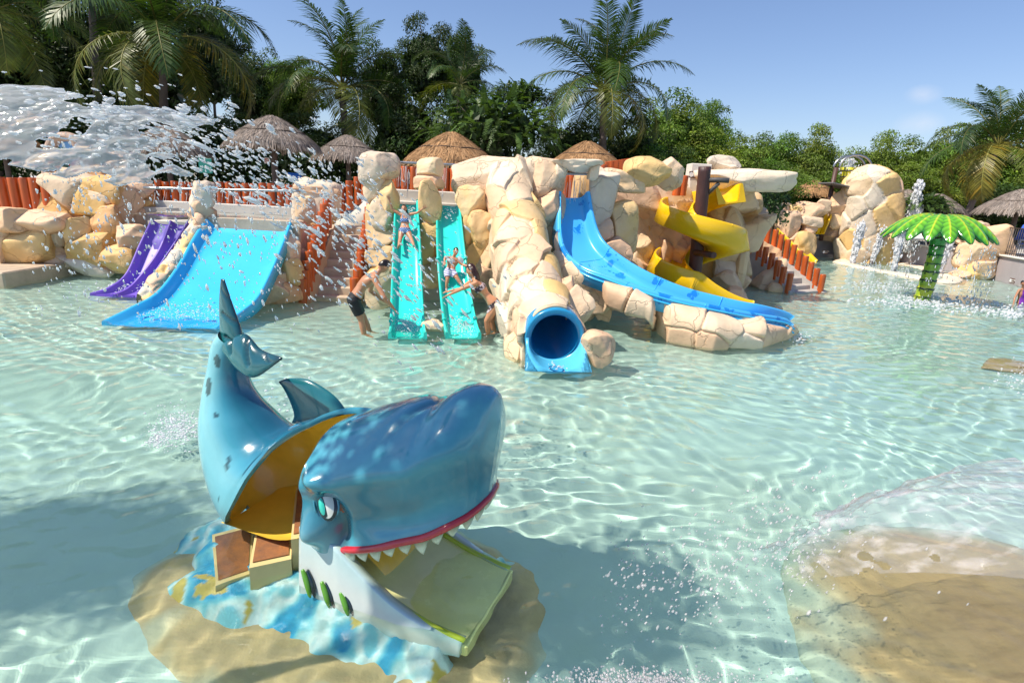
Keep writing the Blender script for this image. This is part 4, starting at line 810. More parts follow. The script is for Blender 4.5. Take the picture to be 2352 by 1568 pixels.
# feathery tree in front of the dark ones
def feather_mesh(seed):
    g = np.random.default_rng(seed); b = MB(); V, F, C = [], [], []
    for i in range(420):
        d = unit(g.normal(size=3)); d[2] = abs(d[2])*.9-.25; c = d*g.uniform(.35, 1.0)*np.array([1, .8, .62]); out = unit(d+np.array([0, 0, -.1])+g.normal(size=3)*.45); s = unit(np.cross(out, [0, 0, 1.])); L = g.uniform(.14, .26); tone = g.uniform(.6, 1.4)
        for j in range(13):
            f = j/12; p = c+out*L*f+np.array([0, 0, -.10*f*f*L/.2*.5])
            for sg in (-1, 1):
                w_ = .045*(1-.5*f); e = p+s*sg*w_+out*.012+np.array([0, 0, g.normal(0, .006)-.006]); h = out*.008; k = len(V)
                V += [p-h, p+h, e+h*.7, e-h*.7]; F.append([k, k+1, k+2, k+3]); C += [np.array([.075, .135, .03])*tone]*4
    b.add(V, F, np.array(C), smooth=False)
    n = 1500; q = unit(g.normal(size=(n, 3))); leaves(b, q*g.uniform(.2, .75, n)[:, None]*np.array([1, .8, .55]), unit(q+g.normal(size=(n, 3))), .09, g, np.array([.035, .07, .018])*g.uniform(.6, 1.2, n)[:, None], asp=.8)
    me = b.mesh('crown'); me.materials.append(M['leaf']); return me
FM = feather_mesh(3)
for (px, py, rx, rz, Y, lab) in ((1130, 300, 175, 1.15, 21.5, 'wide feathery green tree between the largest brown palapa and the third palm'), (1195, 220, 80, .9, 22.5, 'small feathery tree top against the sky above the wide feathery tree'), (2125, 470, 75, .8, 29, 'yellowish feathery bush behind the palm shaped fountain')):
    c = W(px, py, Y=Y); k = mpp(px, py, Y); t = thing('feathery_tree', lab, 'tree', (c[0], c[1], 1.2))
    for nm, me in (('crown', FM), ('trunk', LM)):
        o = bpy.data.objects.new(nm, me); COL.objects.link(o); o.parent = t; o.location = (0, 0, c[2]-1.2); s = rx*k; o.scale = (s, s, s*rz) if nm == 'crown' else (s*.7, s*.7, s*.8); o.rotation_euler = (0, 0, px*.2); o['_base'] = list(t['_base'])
def hedge(pts, hgt, thick, label, n, seed, base=(.035, .07, .018)):
    g = np.random.default_rng(seed); A = np.array(pts, float); d = np.r_[0, np.cumsum(np.linalg.norm(np.diff(A[:, :2], axis=0), axis=1))]; s = g.uniform(0, d[-1], n)
    P = np.stack([np.interp(s, d, A[:, i]) for i in range(3)], -1); hh = hgt*(1+.25*noise(P, .9, seed, 2)); u = g.random(n)**.6; P[:, 2] += hh*u; P[:, 1] += (g.random(n)-.5)*thick*(1.2-.5*u); Nn = unit(g.normal(size=(n, 3))+np.array([0, -.9, .5])); b = MB()
    leaves(b, P, Nn, .19, g, np.array(base)*g.uniform(.5, 1.7, n)[:, None]*(1+.4*noise(P, .8, 3, 2))[:, None], asp=.7); o = b.build('hedge', M['leaf'], loc=tuple(A[0])); return tag(o, label, 'hedge')
hedge([(-34, 21, 1.7), (-16, 21.5, 1.7), (6, 22.5, 1.7), (12, 26, 1.7)], 1.9, 1.6, 'long dark leafy hedge behind the palapas on the left', 26000, 3)
hedge([(11, 33.5, 1.7), (16, 37, .9), (30, 36, .9), (36, 30, .9), (38, 18, .9)], 2.1, 1.8, 'long green leafy hedge behind the palapas on the right', 20000, 4, (.045, .09, .02))
# ------------------------------------------------------------------ coconut palms
def frond_mesh(seed, tone, droop=1.0, L=4.0):
    g = np.random.default_rng(seed); b = MB(); n = 26
    s = np.linspace(0, 1, n); ang = R(62)-R(118)*droop*s**1.25; dx = np.cos(ang); dz = np.sin(ang); x = np.r_[0, np.cumsum((dx[1:]+dx[:-1])/2)]/n*L; z = np.r_[0, np.cumsum((dz[1:]+dz[:-1])/2)]/n*L
    P = np.c_[x, .06*L*s**2*g.uniform(-1, 1), z]; b.tube(P, np.interp(s, [0, .15, 1], [.045, .028, .006]), 5, col=np.array([.20, .19, .05])*tone[1]/.09)
    V, F, C = [], [], []; T = unit(np.gradient(P, axis=0))
    for i in range(78):
        f = .13+.86*i/77; p = np.array([np.interp(f, s, P[:, q]) for q in range(3)]); t_ = unit(np.array([np.interp(f, s, T[:, q]) for q in range(3)])); side = unit(np.cross(t_, [0, 0, 1.])); up = np.cross(side, t_)
        ll = L*.19*math.sin(math.pi*min(.12+f*.93, 1.0))**.6*g.uniform(.85, 1.1)+.1
        for sg in (-1, 1):
            if g.random() < .03: continue
            out = unit(side*sg*.9+t_*(.45+.5*f)+up*g.normal(.12, .14)); w_ = .019*g.uniform(.8, 1.2); dr = g.uniform(.35, .75); c = np.array(tone)*g.uniform(.65, 1.35)*(np.array([1.5, 1.15, .9]) if g.random() < .10 else 1)
            k = len(V); e1 = p+out*ll*.5+np.array([0, 0, -dr*ll*.14]); e2 = p+out*ll*.93+np.array([0, 0, -dr*ll*.58]); q = unit(np.cross(out, up))*w_
            V += [p-q*.6, p+q*.6, e1-q, e1+q, e2-q*.15, e2+q*.15]; F += [[k, k+1, k+3, k+2], [k+2, k+3, k+5, k+4]]; C += [c]*6
    b.add(V, F, np.array(C), smooth=False); me = b.mesh('frond'); me.materials.append(M['frond']); return me
TG = (.05, .095, .018); TY = (.19, .17, .03); TD = (.03, .06, .015)
FR = [frond_mesh(1, TG, .55), frond_mesh(2, TG, .95), frond_mesh(3, TD, 1.15), frond_mesh(4, TY, 1.3), frond_mesh(5, TD, .78), frond_mesh(6, (.10, .125, .025), 1.1)]
CO = MB(); CO.ball((0, 0, 0), (.11, .11, .14), n=8); COME = CO.mesh('coconut'); COME.materials.append(mat('coconut_husk', (.16, .19, .04), rough=.5))
def palm(px, py, Y, L, base_px, label, seed, n=24, upright=0., zb=1.6, gold=.15, name='coconut_palm'):
    c = W(px, py, Y=Y); g = np.random.default_rng(seed); bx = W(base_px, py+100, Y=Y)[0]
    t = thing(name, label, 'palm tree', (bx, Y, zb), 'coconut palms')
    b = MB(); P = spline([(bx, Y, zb), (bx+(c[0]-bx)*.35, Y, zb+(c[2]-zb)*.5), (c[0], Y, c[2]-.1)], 24); b.tube(P, np.linspace(.19, .12, 24)*(1+.05*np.sin(np.arange(24)*2.4)), 12); b.build('trunk', M['bark'], t)
    for i in range(n):
        f = i/(n-1); a = i*2.39996+g.uniform(-.2, .2)
        el = np.interp(f, [0, .25, .6, 1], [78, 48, 12, -22])+g.normal(0, 6)+upright*(1-f); kind = 0 if f < .3 else (4 if f < .5 else (1 if f < .75 else (5 if g.random() > gold else 3)))
        if f > .7 and g.random() < gold: kind = 3
        if f < .55 and g.random() < .3: kind = 2 if f > .3 else 4
        o = bpy.data.objects.new('frond', FR[kind]); COL.objects.link(o); o.parent = t; o.location = (c[0]-bx, 0, c[2]-zb); s = L/4.0*g.uniform(.85, 1.1)*np.interp(f, [0, .3, 1], [.8, 1, .95])
        o.scale = (s,)*3; o.rotation_euler = (g.normal(0, .25), -R(el-40), a); o.rotation_mode = 'XYZ'; o['_base'] = list(t['_base'])
    for i in range(6):
        o = bpy.data.objects.new('coconut', COME); COL.objects.link(o); o.parent = t; a = i*1.05; o.location = (c[0]-bx+.22*math.cos(a), .22*math.sin(a), c[2]-zb-.22-.05*(i % 2)); o['_base'] = list(t['_base'])
    return t
palm(372, 92, 22, 4.9, 360, 'large dark coconut palm at upper left behind the spray', 1, 26, gold=.3)
palm(-20, 30, 21, 4.6, -60, 'coconut palm at the left edge with only its fronds in view', 2, 20, gold=.04)
palm(205, -70, 26, 4.6, 190, 'dark coconut palm at the top left, cut by the top edge', 8, 20, gold=.0)
palm(786, 205, 24.0, 4.3, 797, 'second coconut palm, standing behind the grey palapa with trunk pole', 3, 26, gold=.25)
palm(1388, 212, 23, 4.3, 1392, 'third coconut palm with a tall upright crown above the rock arch', 4, 28, upright=8, gold=.12)
palm(2292, 338, 31, 5.0, 2228, 'coconut palm at the right, leaning above the blue loungers', 5, 26, gold=.45, zb=.9)
palm(1056, 196, 23, 2.7, 1060, 'small upright palm between the dark trees behind the largest brown palapa', 6, 12, upright=22, gold=.0)
# ------------------------------------------------------------------ far right: play rocks, tower rock, walls, fences, jets
YT = 29.0
def zof(py, px=2005, Y=YT): return W(px, py, Y=Y)[2]
ol = [(610, 1934, 2062), (585, 1932, 2066), (545, 1938, 2066), (505, 1942, 2072), (470, 1948, 2074), (440, 1950, 2072), (415, 1956, 2068), (396, 1972, 2058), (384, 1988, 2040), (378, 2002, 2022)]
NV = 150; hh = np.linspace(0, 1, 110); zk = np.array([zof(o[0]) for o in ol]); zs = zk[0]-.5+(zk[-1]+.02-zk[0]+.5)*hh
G = np.zeros((110, NV, 3)); th = np.linspace(0, 2*math.pi, NV, endpoint=False)
for i, z in enumerate(zs):
    xl = np.interp(z, zk, [W(o[1], o[0], Y=YT)[0] for o in ol]); xr = np.interp(z, zk, [W(o[2], o[0], Y=YT)[0] for o in ol]); cx, rx = (xl+xr)/2, max((xr-xl)/2, .03)
    ct, st = np.cos(th), np.sin(th); G[i] = np.c_[cx+rx*np.sign(ct)*np.abs(ct)**.8, YT+.3+min(1.0, rx*.9)*np.sign(st)*np.abs(st)**.8, np.full(NV, z)]
N = unit(G-np.c_[G[:, :, 0].mean(1), np.full(110, YT+.3), zs][:, None]); N[..., 2] *= .3
G2, C = cobble(G, N, scatter_seeds(G, 50, 8, .84), amp=.07, seam=.028, depth=.045, seed=31, pal=('cream', 'yellow', 'pink', 'peach', 'cream', 'white', 'yellow'), wscale=1.2, warp=.25)
t = thing('climbing_rock', 'tall tower shaped pale yellow rock with seamed stones at the right', 'rock tower', (G[0, :, 0].mean(), YT, 0))
b = MB(); b.grid(G2, C, closev=True); b.build('stone_cladding', M['rock'], t, caustic=True)
for (px, py, wd, ht, Y, c) in ((1936, 470, 50, 54, 29.6, 'peach'), (1928, 500, 46, 50, 29.8, 'cream'), (1962, 432, 40, 44, 29.4, 'cream'), (1922, 530, 46, 60, 30, 'pink'), (1958, 500, 36, 100, 29.5, 'cream'), (1990, 395, 26, 22, 29.3, 'yellow')):
    k = mpp(px, py, Y); b = MB(); BSEED[0] += 1; boulder(b, W(px, py, Y=Y), (wd*k/2*1.15, .5, ht*k/2*1.15), c, BSEED[0]); b.build('boulder', M['rock'], t)
wall_of('play_rocks', 'low jumble of pale rocks with a small window beyond the right stairs', [
    (1744, 468, 40, 16, 29.6, 'white', 0, .9, 4), (1742, 484, 40, 24, 29.4, 'cream'), (1748, 508, 34, 40, 29.2, 'yellow'), (1735, 540, 40, 60, 29.2, 'cream'), (1784, 477, 50, 16, 29.2, 'cream', 6, .8, 4), (1806, 484, 16, 26, 29.1, 'peach'), (1767, 498, 14, 44, 29.2, 'cream'), (1790, 506, 20, 46, 29.0, 'pink', 10), (1824, 490, 32, 28, 29.1, 'yellow'), (1816, 516, 40, 46, 28.6, 'peach'), (1860, 488, 52, 34, 28.9, 'peach'), (1889, 478, 34, 30, 29.2, 'cream'), (1864, 512, 46, 24, 28.7, 'cream'), (1858, 531, 28, 24, 28.6, 'peach'), (1850, 562, 40, 50, 28.4, 'yellow'), (1824, 548, 24, 24, 28.5, 'pink'), (1832, 570, 20, 40, 28.5, 'cream'), (1790, 545, 60, 40, 29.6, 'tan'), (1770, 570, 60, 50, 29.4, 'tan')])
def sl(px, y): return W(px, y[0], Y=y[1])
L = [W(1786, 524, Y=28.6), W(1822, 558, Y=27.8), W(1846, 586, Y=27.2), W(1862, 603, Y=26.9)]; Rr = [W(1802, 524, Y=29.4), W(1840, 556, Y=28.6), W(1862, 582, Y=28.1), W(1878, 598, Y=27.8)]
slide('small_slide', 'small yellow water slide behind the right stair posts', L, Rr, .15, M['yellow'], n=30, lip=.05)
L = [W(1898, 490, Y=29.6), W(1884, 515, Y=29.0), W(1876, 534, Y=28.8)]; Rr = [W(1908, 492, Y=29.4), W(1900, 515, Y=28.9), W(1893, 534, Y=28.7)]
slide('small_slide', 'little yellow slide on the deck behind the railing left of the tall rock', L, Rr, .15, M['yellow'], n=20, lip=.05)
# pool wall with coping, segment by segment
wall_m = mat('lilac_wall_plaster', (.40, .36, .37), rough=.8, var=.14, vscale=1.6, bump=.004, bscale=30, stretch=(1, 1, .4))
cop_m = mat('coping', (.66, .62, .56), rough=.7, var=.1)
WP = [np.array(W(x, y, z=0)) for x, y in ((1700, 589), (1872, 589), (1940, 591), (2070, 606), (2225, 629), (2280, 641), (2352, 659), (2460, 690))]+[np.array([26., 12., 0]), np.array([27., -6., 0])]
for (i0, i1, lab) in ((1, 2, 'lilac grey pool wall between the play rocks and the tall rock, rust streaked'), (3, 4, 'lilac grey pool wall behind the palm shaped fountain'), (5, 9, 'lilac grey pool wall at the right edge with a small brown sign')):
    t = thing('pool_wall', lab, 'wall', tuple(WP[i0]), 'pool walls')
    b = MB(); A = np.array(WP[i0:i1+1]); A[0] -= unit(A[1]-A[0])*.3; A[-1] += unit(A[-1]-A[-2])*.3
    b2 = MB()
    for j in range(len(A)-1):
        d = unit(A[j+1]-A[j]); nn_ = np.array([-d[1], d[0], 0]); nn_ = nn_ if nn_[1]*.3+nn_[0] > 0 else -nn_; ln = np.linalg.norm(A[j+1]-A[j]); m_ = (A[j]+A[j+1])/2; rot = np.array([[d[0], -d[1], 0], [d[1], d[0], 0], [0, 0, 1]])
        b.box(m_+nn_*.1+[0, 0, .25], (ln, .24, 1.5), rot=rot); b2.box(m_+nn_*.1+[0, 0, 1.03], (ln+.1, .42, .07), rot=rot, bev=.02)
    b.build('wall_face', wall_m, t, caustic=True); b2.build('coping', cop_m, t)
    if i0 == 1:
        d = unit(WP[2]-WP[1]); sign(t, W(1896, 579, Y=29.6)*[1, 1, 1], .36, .2, math.atan2(d[1], d[0]), ('Profundidad', '60 cm')); sg_t = t
        b = MB(); p = W(1917, 560, Y=30.7); b.box((p[0], 30.66, .62), (.10, .01, .75), col=(.36, .17, .06)); 
    if i0 == 5:
        d = unit(WP[6]-WP[5]); sign(t, W(2325, 645, Y=21.9), .36, .2, math.atan2(d[1], d[0]), ('Profundidad', '60 cm'))
wall_of('rock_outcrop', 'pale peach rock pile on the right pool wall below the fountain leaves', [(2240, 545, 52, 50, 24.2, 'peach', 8), (2268, 555, 84, 56, 24.0, 'peach', 12, .8, 4), (2244, 590, 60, 50, 23.9, 'cream'), (2290, 590, 50, 60, 24.0, 'pink'), (2232, 622, 50, 40, 23.8, 'yellow', 10), (2264, 622, 44, 44, 23.6, 'cream'), (2216, 630, 40, 18, 23.7, 'peach'), (2240, 525, 30, 28, 24.6, 'cream')])
def bars(pts, z0, hgt, label, gap=.16):
    t = thing('railing', label, 'railing', tuple(pts[0])); b = MB(); A = np.array(pts)
    L = np.linalg.norm(A[1]-A[0]); n = int(L/gap)
    for zz in (z0+.08, z0+hgt): b = MB(); b.tube([A[0]*[1, 1, 0]+[0, 0, zz], A[1]*[1, 1, 0]+[0, 0, zz]], .022, 6); b.build('rail', M['dark_steel'], t)
    for i in range(n+1):
        p = A[0]+(A[1]-A[0])*i/n; b = MB(); b.tube([p*[1, 1, 0]+[0, 0, z0], p*[1, 1, 0]+[0, 0, z0+hgt+.02]], .011 if i % n else .026, 5); b.build('bar' if i % n else 'end_post', M['dark_steel'], t)
rm = WP
bars([rm[1]+[.15, .25, 0], rm[2]+[-.1, .25, 0]], 1.06, 1.0, 'thin dark railing on the pool wall left of the tall rock')
bars([rm[3]+[.3, .3, 0], rm[4]+[.1, .3, 0]], 1.06, .9, 'thin dark railing behind the palm shaped fountain')
bars([rm[5]+[.25, .3, 0], rm[7]+[.3, .2, 0]], 1.06, 1.1, 'dark railing on the wall in front of the blue loungers')
# tipping bucket tower
bp = W(1910, 492, Y=30.0); tp = W(1921, 385, Y=30.0); tp2 = W(1994, 385, Y=30.0)
t = thing('bucket_tower', 'steel hoop tower with a yellow tipping bucket behind the tall rock', 'water bucket', (tp[0], 30, .96))
for x in (tp[0], tp2[0]):
    b = MB(); b.tube([(x-.1, 30, .9), (x, 30, tp[2])], .11, 10); b.build('mast', mat('brown_mast', (.09, .045, .035), rough=.5), t)
k = mpp(1950, 380, 30)
for dy in (-.28, .28):
    b = MB(); a = np.linspace(0, math.pi, 30); cx = (tp[0]+tp2[0])/2; rx = (tp2[0]-tp[0])/2; b.tube(np.c_[cx-rx*np.cos(a), np.full(30, 30+dy), tp[2]+np.sin(a)*28*k], .055, 10); b.build('hoop', M['steel'], t)
bc = W(1949, 400, Y=30.0); br = 18.5*k; b = MB(); a = np.linspace(0, 2*math.pi, 33)[:-1]
pr = [(.78, -.62), (.84, -.3), (.93, .25), (1.0, .62), (.94, .62), (.86, .2), (.7, -.5)]
th = a; Gb = np.array([np.c_[bc[0]+br*r_*np.cos(th), 30+br*r_*np.sin(th), np.full(32, bc[2]+br*1.25*z)] for r_, z in pr]); cc = np.tile(np.where((np.arange(32) % 4 == 0)[:, None], np.array([.10, .12, .02]), np.array([.62, .56, .04]))[None], (len(pr), 1, 1)); cc[4:] = (.2, .5, .6); cc[0] = (.3, .25, .02)
b.grid(Gb, cc.reshape(-1, 3), closev=True); b.F += [[i for i in range(32)]]; b.SM += [False]; b.MI += [0]; o = b.build('bucket', M['paint'], t, loc=bc)
for z, r_ in ((.30, .955), (-.28, .86)): b = MB(); b.tube(np.c_[bc[0]+br*r_*np.cos(a2 := np.linspace(0, 2*math.pi, 40)), 30+br*r_*np.sin(a2), np.full(40, bc[2]+br*1.25*z)], .03, 6, caps=False); b.build('hoop_band', M['dark_steel'], o)
pl = W(1924, 427, Y=29.7); b = MB(); b.box(pl, (60*k, 1.5, .05), rot=np.array([[.98, 0, .17], [0, 1, 0], [-.17, 0, .98]])); b.build('roof_plate', mat('grey_shingle', (.16, .15, .16), rough=.8, var=.3, vscale=12), t)
# ring of pale stones and the four ground jets
b = MB(); A = spline([W(x, y, z=0) for x, y in ((1934, 603), (1965, 612), (2000, 619), (2060, 630), (2120, 641), (2165, 648), (2188, 640), (2150, 625), (2090, 610), (2010, 600), (1945, 598), (1934, 603))], 220)
Gr = []; th = np.linspace(0, 2*math.pi, 16, endpoint=False); T = unit(np.gradient(A, axis=0))
for i in range(220):
    sd_ = np.array([-T[i][1], T[i][0], 0]); r_ = 1+.35*noise(A[i][None], .9, 4, 2)[0]; Gr.append(A[i]+np.cos(th)[:, None]*sd_*.38*r_+np.sin(th)[:, None]*np.array([0, 0, .09*r_]))
b.grid(np.array(Gr), np.array(PAL['white']), closev=True); o = b.build('stone_ring', M['rock'], loc=tuple(A[100]), caustic=True); tag(o, 'low pale stone ring in the water around the ground jets', 'stone edging')
# ------------------------------------------------------------------ palm shaped fountain
fb_, ft_ = W(2112, 690, Y=17.1), W(2164, 500, Y=17.1); kf = mpp(2165, 500, 17.1)
t = thing('palm_fountain', 'green and yellow palm shaped water fountain standing in the pool', 'fountain', (fb_[0], fb_[1], 0))
ns, nth = 120, 24; b = MB(); G = []; C = []
for i in range(ns):
    f = i/(ns-1); c = np.array([fb_[0], fb_[1], -.42])*(1-f)+np.array([ft_[0], ft_[1], ft_[2]-.05])*f+np.array([.10*math.sin(f*math.pi), 0, 0]); seg = (f*11) % 1; r_ = (.215-.03*f+.06*max(0, f-.7)/.3)*(1+.16*seg**2-.05*(seg > .96)); a = np.linspace(0, 2*math.pi, nth, endpoint=False)
    G.append(c+np.c_[r_*np.cos(a), r_*np.sin(a), .02*np.sin(a*6)*seg]); k_ = int(f*11); lo_, hi_ = np.array([.50, .55, .03]), np.array([.02, .28, .03]); mixv = np.clip(.5+.8*noise(np.c_[np.cos(a), np.sin(a), np.full(nth, k_*1.7)], 1.3, 3, 2)+(.6 if f > .62 else (-.45 if f < .3 else 0)), 0, 1)[:, None]; cc = lo_*(1-mixv)+hi_*mixv
    cc = np.where((seg > .86), np.array([.01, .03, .01]), cc)*np.ones((nth, 1)); G_d = (np.sin(a*6) > .86)[:, None] & (seg > .55); cc = np.where(G_d, np.array([.012, .05, .012]), cc); C.append(cc)
b.grid(np.array(G), np.array(C).reshape(-1, 3), closev=True); gloss = mat('glossy_sculpture_paint', attr=True, rough=.18, var=.06, vscale=6, coat=.5); b.build('trunk', gloss, t, caustic=True)
tc_ = np.array([ft_[0], ft_[1], ft_[2]]); b = MB(); Pd = [(.0, .06), (.26, .055), (.42, .03), (.48, -.02), (.4, -.08), (.18, -.12)]; th = np.linspace(0, 2*math.pi, 36, endpoint=False)
b.grid(np.array([tc_+np.c_[r_*np.cos(th)*1.15, r_*np.sin(th)*1.15, np.full(36, z)] for r_, z in Pd]), np.array([.03, .22, .13]), closev=True); b.build('crown_disc', gloss, t)
RL = 1.46
def leaf_blade(a, tone, lift):
    b = MB(); nu, nv = 40, 15; G = np.zeros((nu, nv, 3)); C = np.zeros((nu, nv, 3)); d = np.array([math.cos(a), math.sin(a), 0]); s = np.array([-d[1], d[0], 0])
    for i in range(nu):
        f = i/(nu-1); r_ = .26+(RL-.26)*(1-(1-f)**1.15)*1.0; z = .07+lift-.80*max(0, f-.05)**1.85; wd = .285*(math.sin(math.pi*min(.16+.84*f, 1))**.62)*(1 if f < .55 else 1.0)+.012
        for j in range(nv):
            v = (j/(nv-1))*2-1; rib = .018*math.sin(f*52-abs(v)*4)*(1-abs(v)**3)*(abs(v) > .05); G[i, j] = tc_+d*r_+s*wd*v*(.92)+np.array([0, 0, z-.10*v*v*wd/.3+.03*(1-min(abs(v)*6, 1))+rib])
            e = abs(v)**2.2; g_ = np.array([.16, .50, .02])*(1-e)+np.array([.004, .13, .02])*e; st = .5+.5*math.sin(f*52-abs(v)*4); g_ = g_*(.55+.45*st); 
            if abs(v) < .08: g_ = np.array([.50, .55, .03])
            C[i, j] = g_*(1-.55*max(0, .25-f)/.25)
    th_ = np.array([0, 0, -.035]); n_ = nu*nv
    b.grid(np.concatenate([G, G[:, ::-1]+th_], 1), np.concatenate([C, C[:, ::-1]*.7], 1).reshape(-1, 3), closev=True); b.F += [[i for i in range(2*nv)], [(nu-1)*2*nv+i for i in range(2*nv)][::-1]]; b.SM += [True]*2; b.MI += [0]*2
    return b
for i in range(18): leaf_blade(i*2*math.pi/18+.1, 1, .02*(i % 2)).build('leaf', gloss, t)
# ------------------------------------------------------------------ loungers
def lounger(px, py, Y, rz, label, cloth=(.02, .10, .50)):
    c = W(px, py, Y=Y); t = thing('lounger', label, 'lounger', (c[0], c[1], c[2]-.35), 'loungers on the decks'); c0 = np.array(t['_base'])
    fm = mat('white_plastic', (.75, .75, .74), rough=.4); b = MB(); b.box(c0+[0, .15, .33], (.62, 1.2, .05), bev=.02, col=cloth); b.build('seat', mat('lounger_cloth', cloth, rough=.7, var=.2, vscale=20), t)
    a = R(52); b = MB(); b.box(c0+[0, .72+.25, .33+.32], (.6, .82, .045), rot=np.array([[1, 0, 0], [0, math.cos(a), -math.sin(a)], [0, math.sin(a), math.cos(a)]]), bev=.02); b.build('backrest', mat('lounger_cloth', cloth, rough=.7, var=.2, vscale=20), t)
    for x in (-.33, .33): b = MB(); b.box(c0+[x, .15, .31], (.05, 1.3, .07), bev=.02); b.build('side_rail', fm, t)
    for x in (-.31, .31):
        for y in (-.4, .65): b = MB(); b.tube([c0+[x, y, .3], c0+[x*1.12, y+.12*np.sign(y), 0]], .025, 6); b.build('leg', fm, t)
    t.rotation_euler = (0, 0, rz); return t
lounger(2334, 548, 25.5, R(-60), 'blue and white lounger behind the railing at the right edge')
lounger(2372, 560, 24.5, R(-60), 'blue lounger cut by the right edge of the view')
lounger(360, 449, 16.6, R(90), 'pale blue lounger behind the leftmost posts of the splash pool', (.12, .32, .75))
lounger(764, 452, 16.8, R(80), 'blue lounger behind the posts right of the squared rock pillar', (.03, .2, .65))
lounger(1786, 500, 31, R(20), 'dark lounger seen through the window of the play rocks', (.05, .06, .08))
lounger(2090, 545, 27.6, R(-70), 'white lounger behind the railing by the fountain leaves', (.7, .7, .68))
# ------------------------------------------------------------------ back left: mural frame, signs, stairs for the deck hedge
t = thing('mural_frame', 'pinkish arched stone frame with a painted palm island picture', 'mural', tuple(W(150, 400, Y=17.6))); k = mpp(150, 360, 17.6)
b = MB(); A = spline([W(118, 440, Y=17.6), W(112, 395, Y=17.6), (W(116, 350, Y=17.6)), W(128, 322, Y=17.6), W(150, 314, Y=17.6), W(174, 322, Y=17.6), W(188, 350, Y=17.6), W(194, 395, Y=17.6), W(200, 440, Y=17.6)], 60); th = np.linspace(0, 2*math.pi, 14, endpoint=False); T = unit(np.gradient(A, axis=0)); G = []
for i in range(60):
    n1 = unit(np.cross(T[i], [0, 1., 0])); w_ = 1+.25*noise(A[i][None], 1.4, 5)[0]; G.append(A[i]+np.cos(th)[:, None]*n1*.15*w_+np.sin(th)[:, None]*np.array([0, .22, 0]))
b.grid(np.array(G), np.array([.50, .36, .28]), closev=True); b.build('frame', M['rock'], t)
mural = bpy.data.materials.new('mural_paint'); mural.use_nodes = True
c = W(152, 378, Y=17.62); b = MB(); wd, ht = 66*k, 118*k
def quadp(x0, x1, z0, z1, col, dy=0.): 
    V = [(c[0]+x0*wd, c[1]+dy, c[2]+z0*ht), (c[0]+x1*wd, c[1]+dy, c[2]+z0*ht), (c[0]+x1*wd, c[1]+dy, c[2]+z1*ht), (c[0]+x0*wd, c[1]+dy, c[2]+z1*ht)]; b.add(V, [[0, 1, 2, 3]], np.array([col, col, col, col]), smooth=False)
for i in range(10): f = i/10; quadp(-.5, .5, .0+.05*i, .05+.05*i, (.30-.22*f, .52-.22*f, .75))
quadp(-.5, .5, -.12, 0, (.01, .06, .04)); quadp(-.5, .5, -.5, -.12, (.22, .09, .03))
for (a0, ln) in ((20, .2), (60, .2), (110, .2), (150, .22), (-20, .18), (195, .2)):
    d = np.array([math.cos(R(a0)), 0, math.sin(R(a0))]); q = c+np.array([-.14*wd, -.006, .2*ht]); s = np.array([-d[2], 0, d[0]])*.035*wd*2; e = q+d*ln*wd*1.5; b.add([q-s*.3, q+d*ln*wd*.7-s*1.4, e, q+d*ln*wd*.7+s], [[0, 1, 2, 3]], (.01, .10, .04), smooth=False)
q = c+np.array([-.14*wd, -.006, .2*ht]); b.add([q+[-.02, 0, 0], q+[.02, 0, 0], q+[.05, 0, -.24*ht], q+[-.0, 0, -.24*ht]], [[0, 1, 2, 3]], (.02, .06, .03), smooth=False)
for (x, z, r_) in ((.22, .13, .10), (.22, .02, .13), (.30, -.03, .08)):
    a = np.linspace(0, 2*math.pi, 18, endpoint=False); b.add(c+np.c_[x*wd+r_*wd*np.cos(a), np.full(18, -.008), z*ht+r_*wd*np.sin(a)], [list(range(18))], (.62, .02, .02), smooth=False)
b.build('picture', M['paint'], t)
c = W(472, 381, Y=18.2); b = MB(); b.box(c, (.42, .03, .45), bev=.01); o = b.build('notice_board', mat('green_board', (.02, .22, .18), rough=.5), loc=c); tag(o, 'small teal notice board on a trunk behind the spray', 'sign')
c = W(613, 369, Y=18.4); t = thing('no_smoking_sign', 'small white square sign with a red ring below the big grey palapa', 'sign', tuple(c)); b = MB(); b.box(c, (.17, .015, .18), bev=.004); o = b.build('plate', white_m, t)
b = MB(); a = np.linspace(0, 2*math.pi, 24); b.tube(c+np.c_[.06*np.cos(a), np.full(24, -.012), .06*np.sin(a)], .008, 5, caps=False); b.build('ring', mat('red_print', (.6, .02, .02), rough=.5), t); b = MB(); b.tube([c+[-.04, -.012, .04], c+[.04, -.012, -.04]], .008, 5); b.build('bar', bpy.data.materials['red_print'], t)
# small submerged rocks at the right edge, and the sandstone dome at the lower right
b = MB(); boulder(b, W(2350, 880, z=-.36), (1.0, .7, .24), 'sand', 5, pw=2.4); o = b.build('rock', M['rock'], loc=W(2340, 880, z=-.2), caustic=True); tag(o, 'yellowish half sunken rock at the right edge of the pool', 'rock')

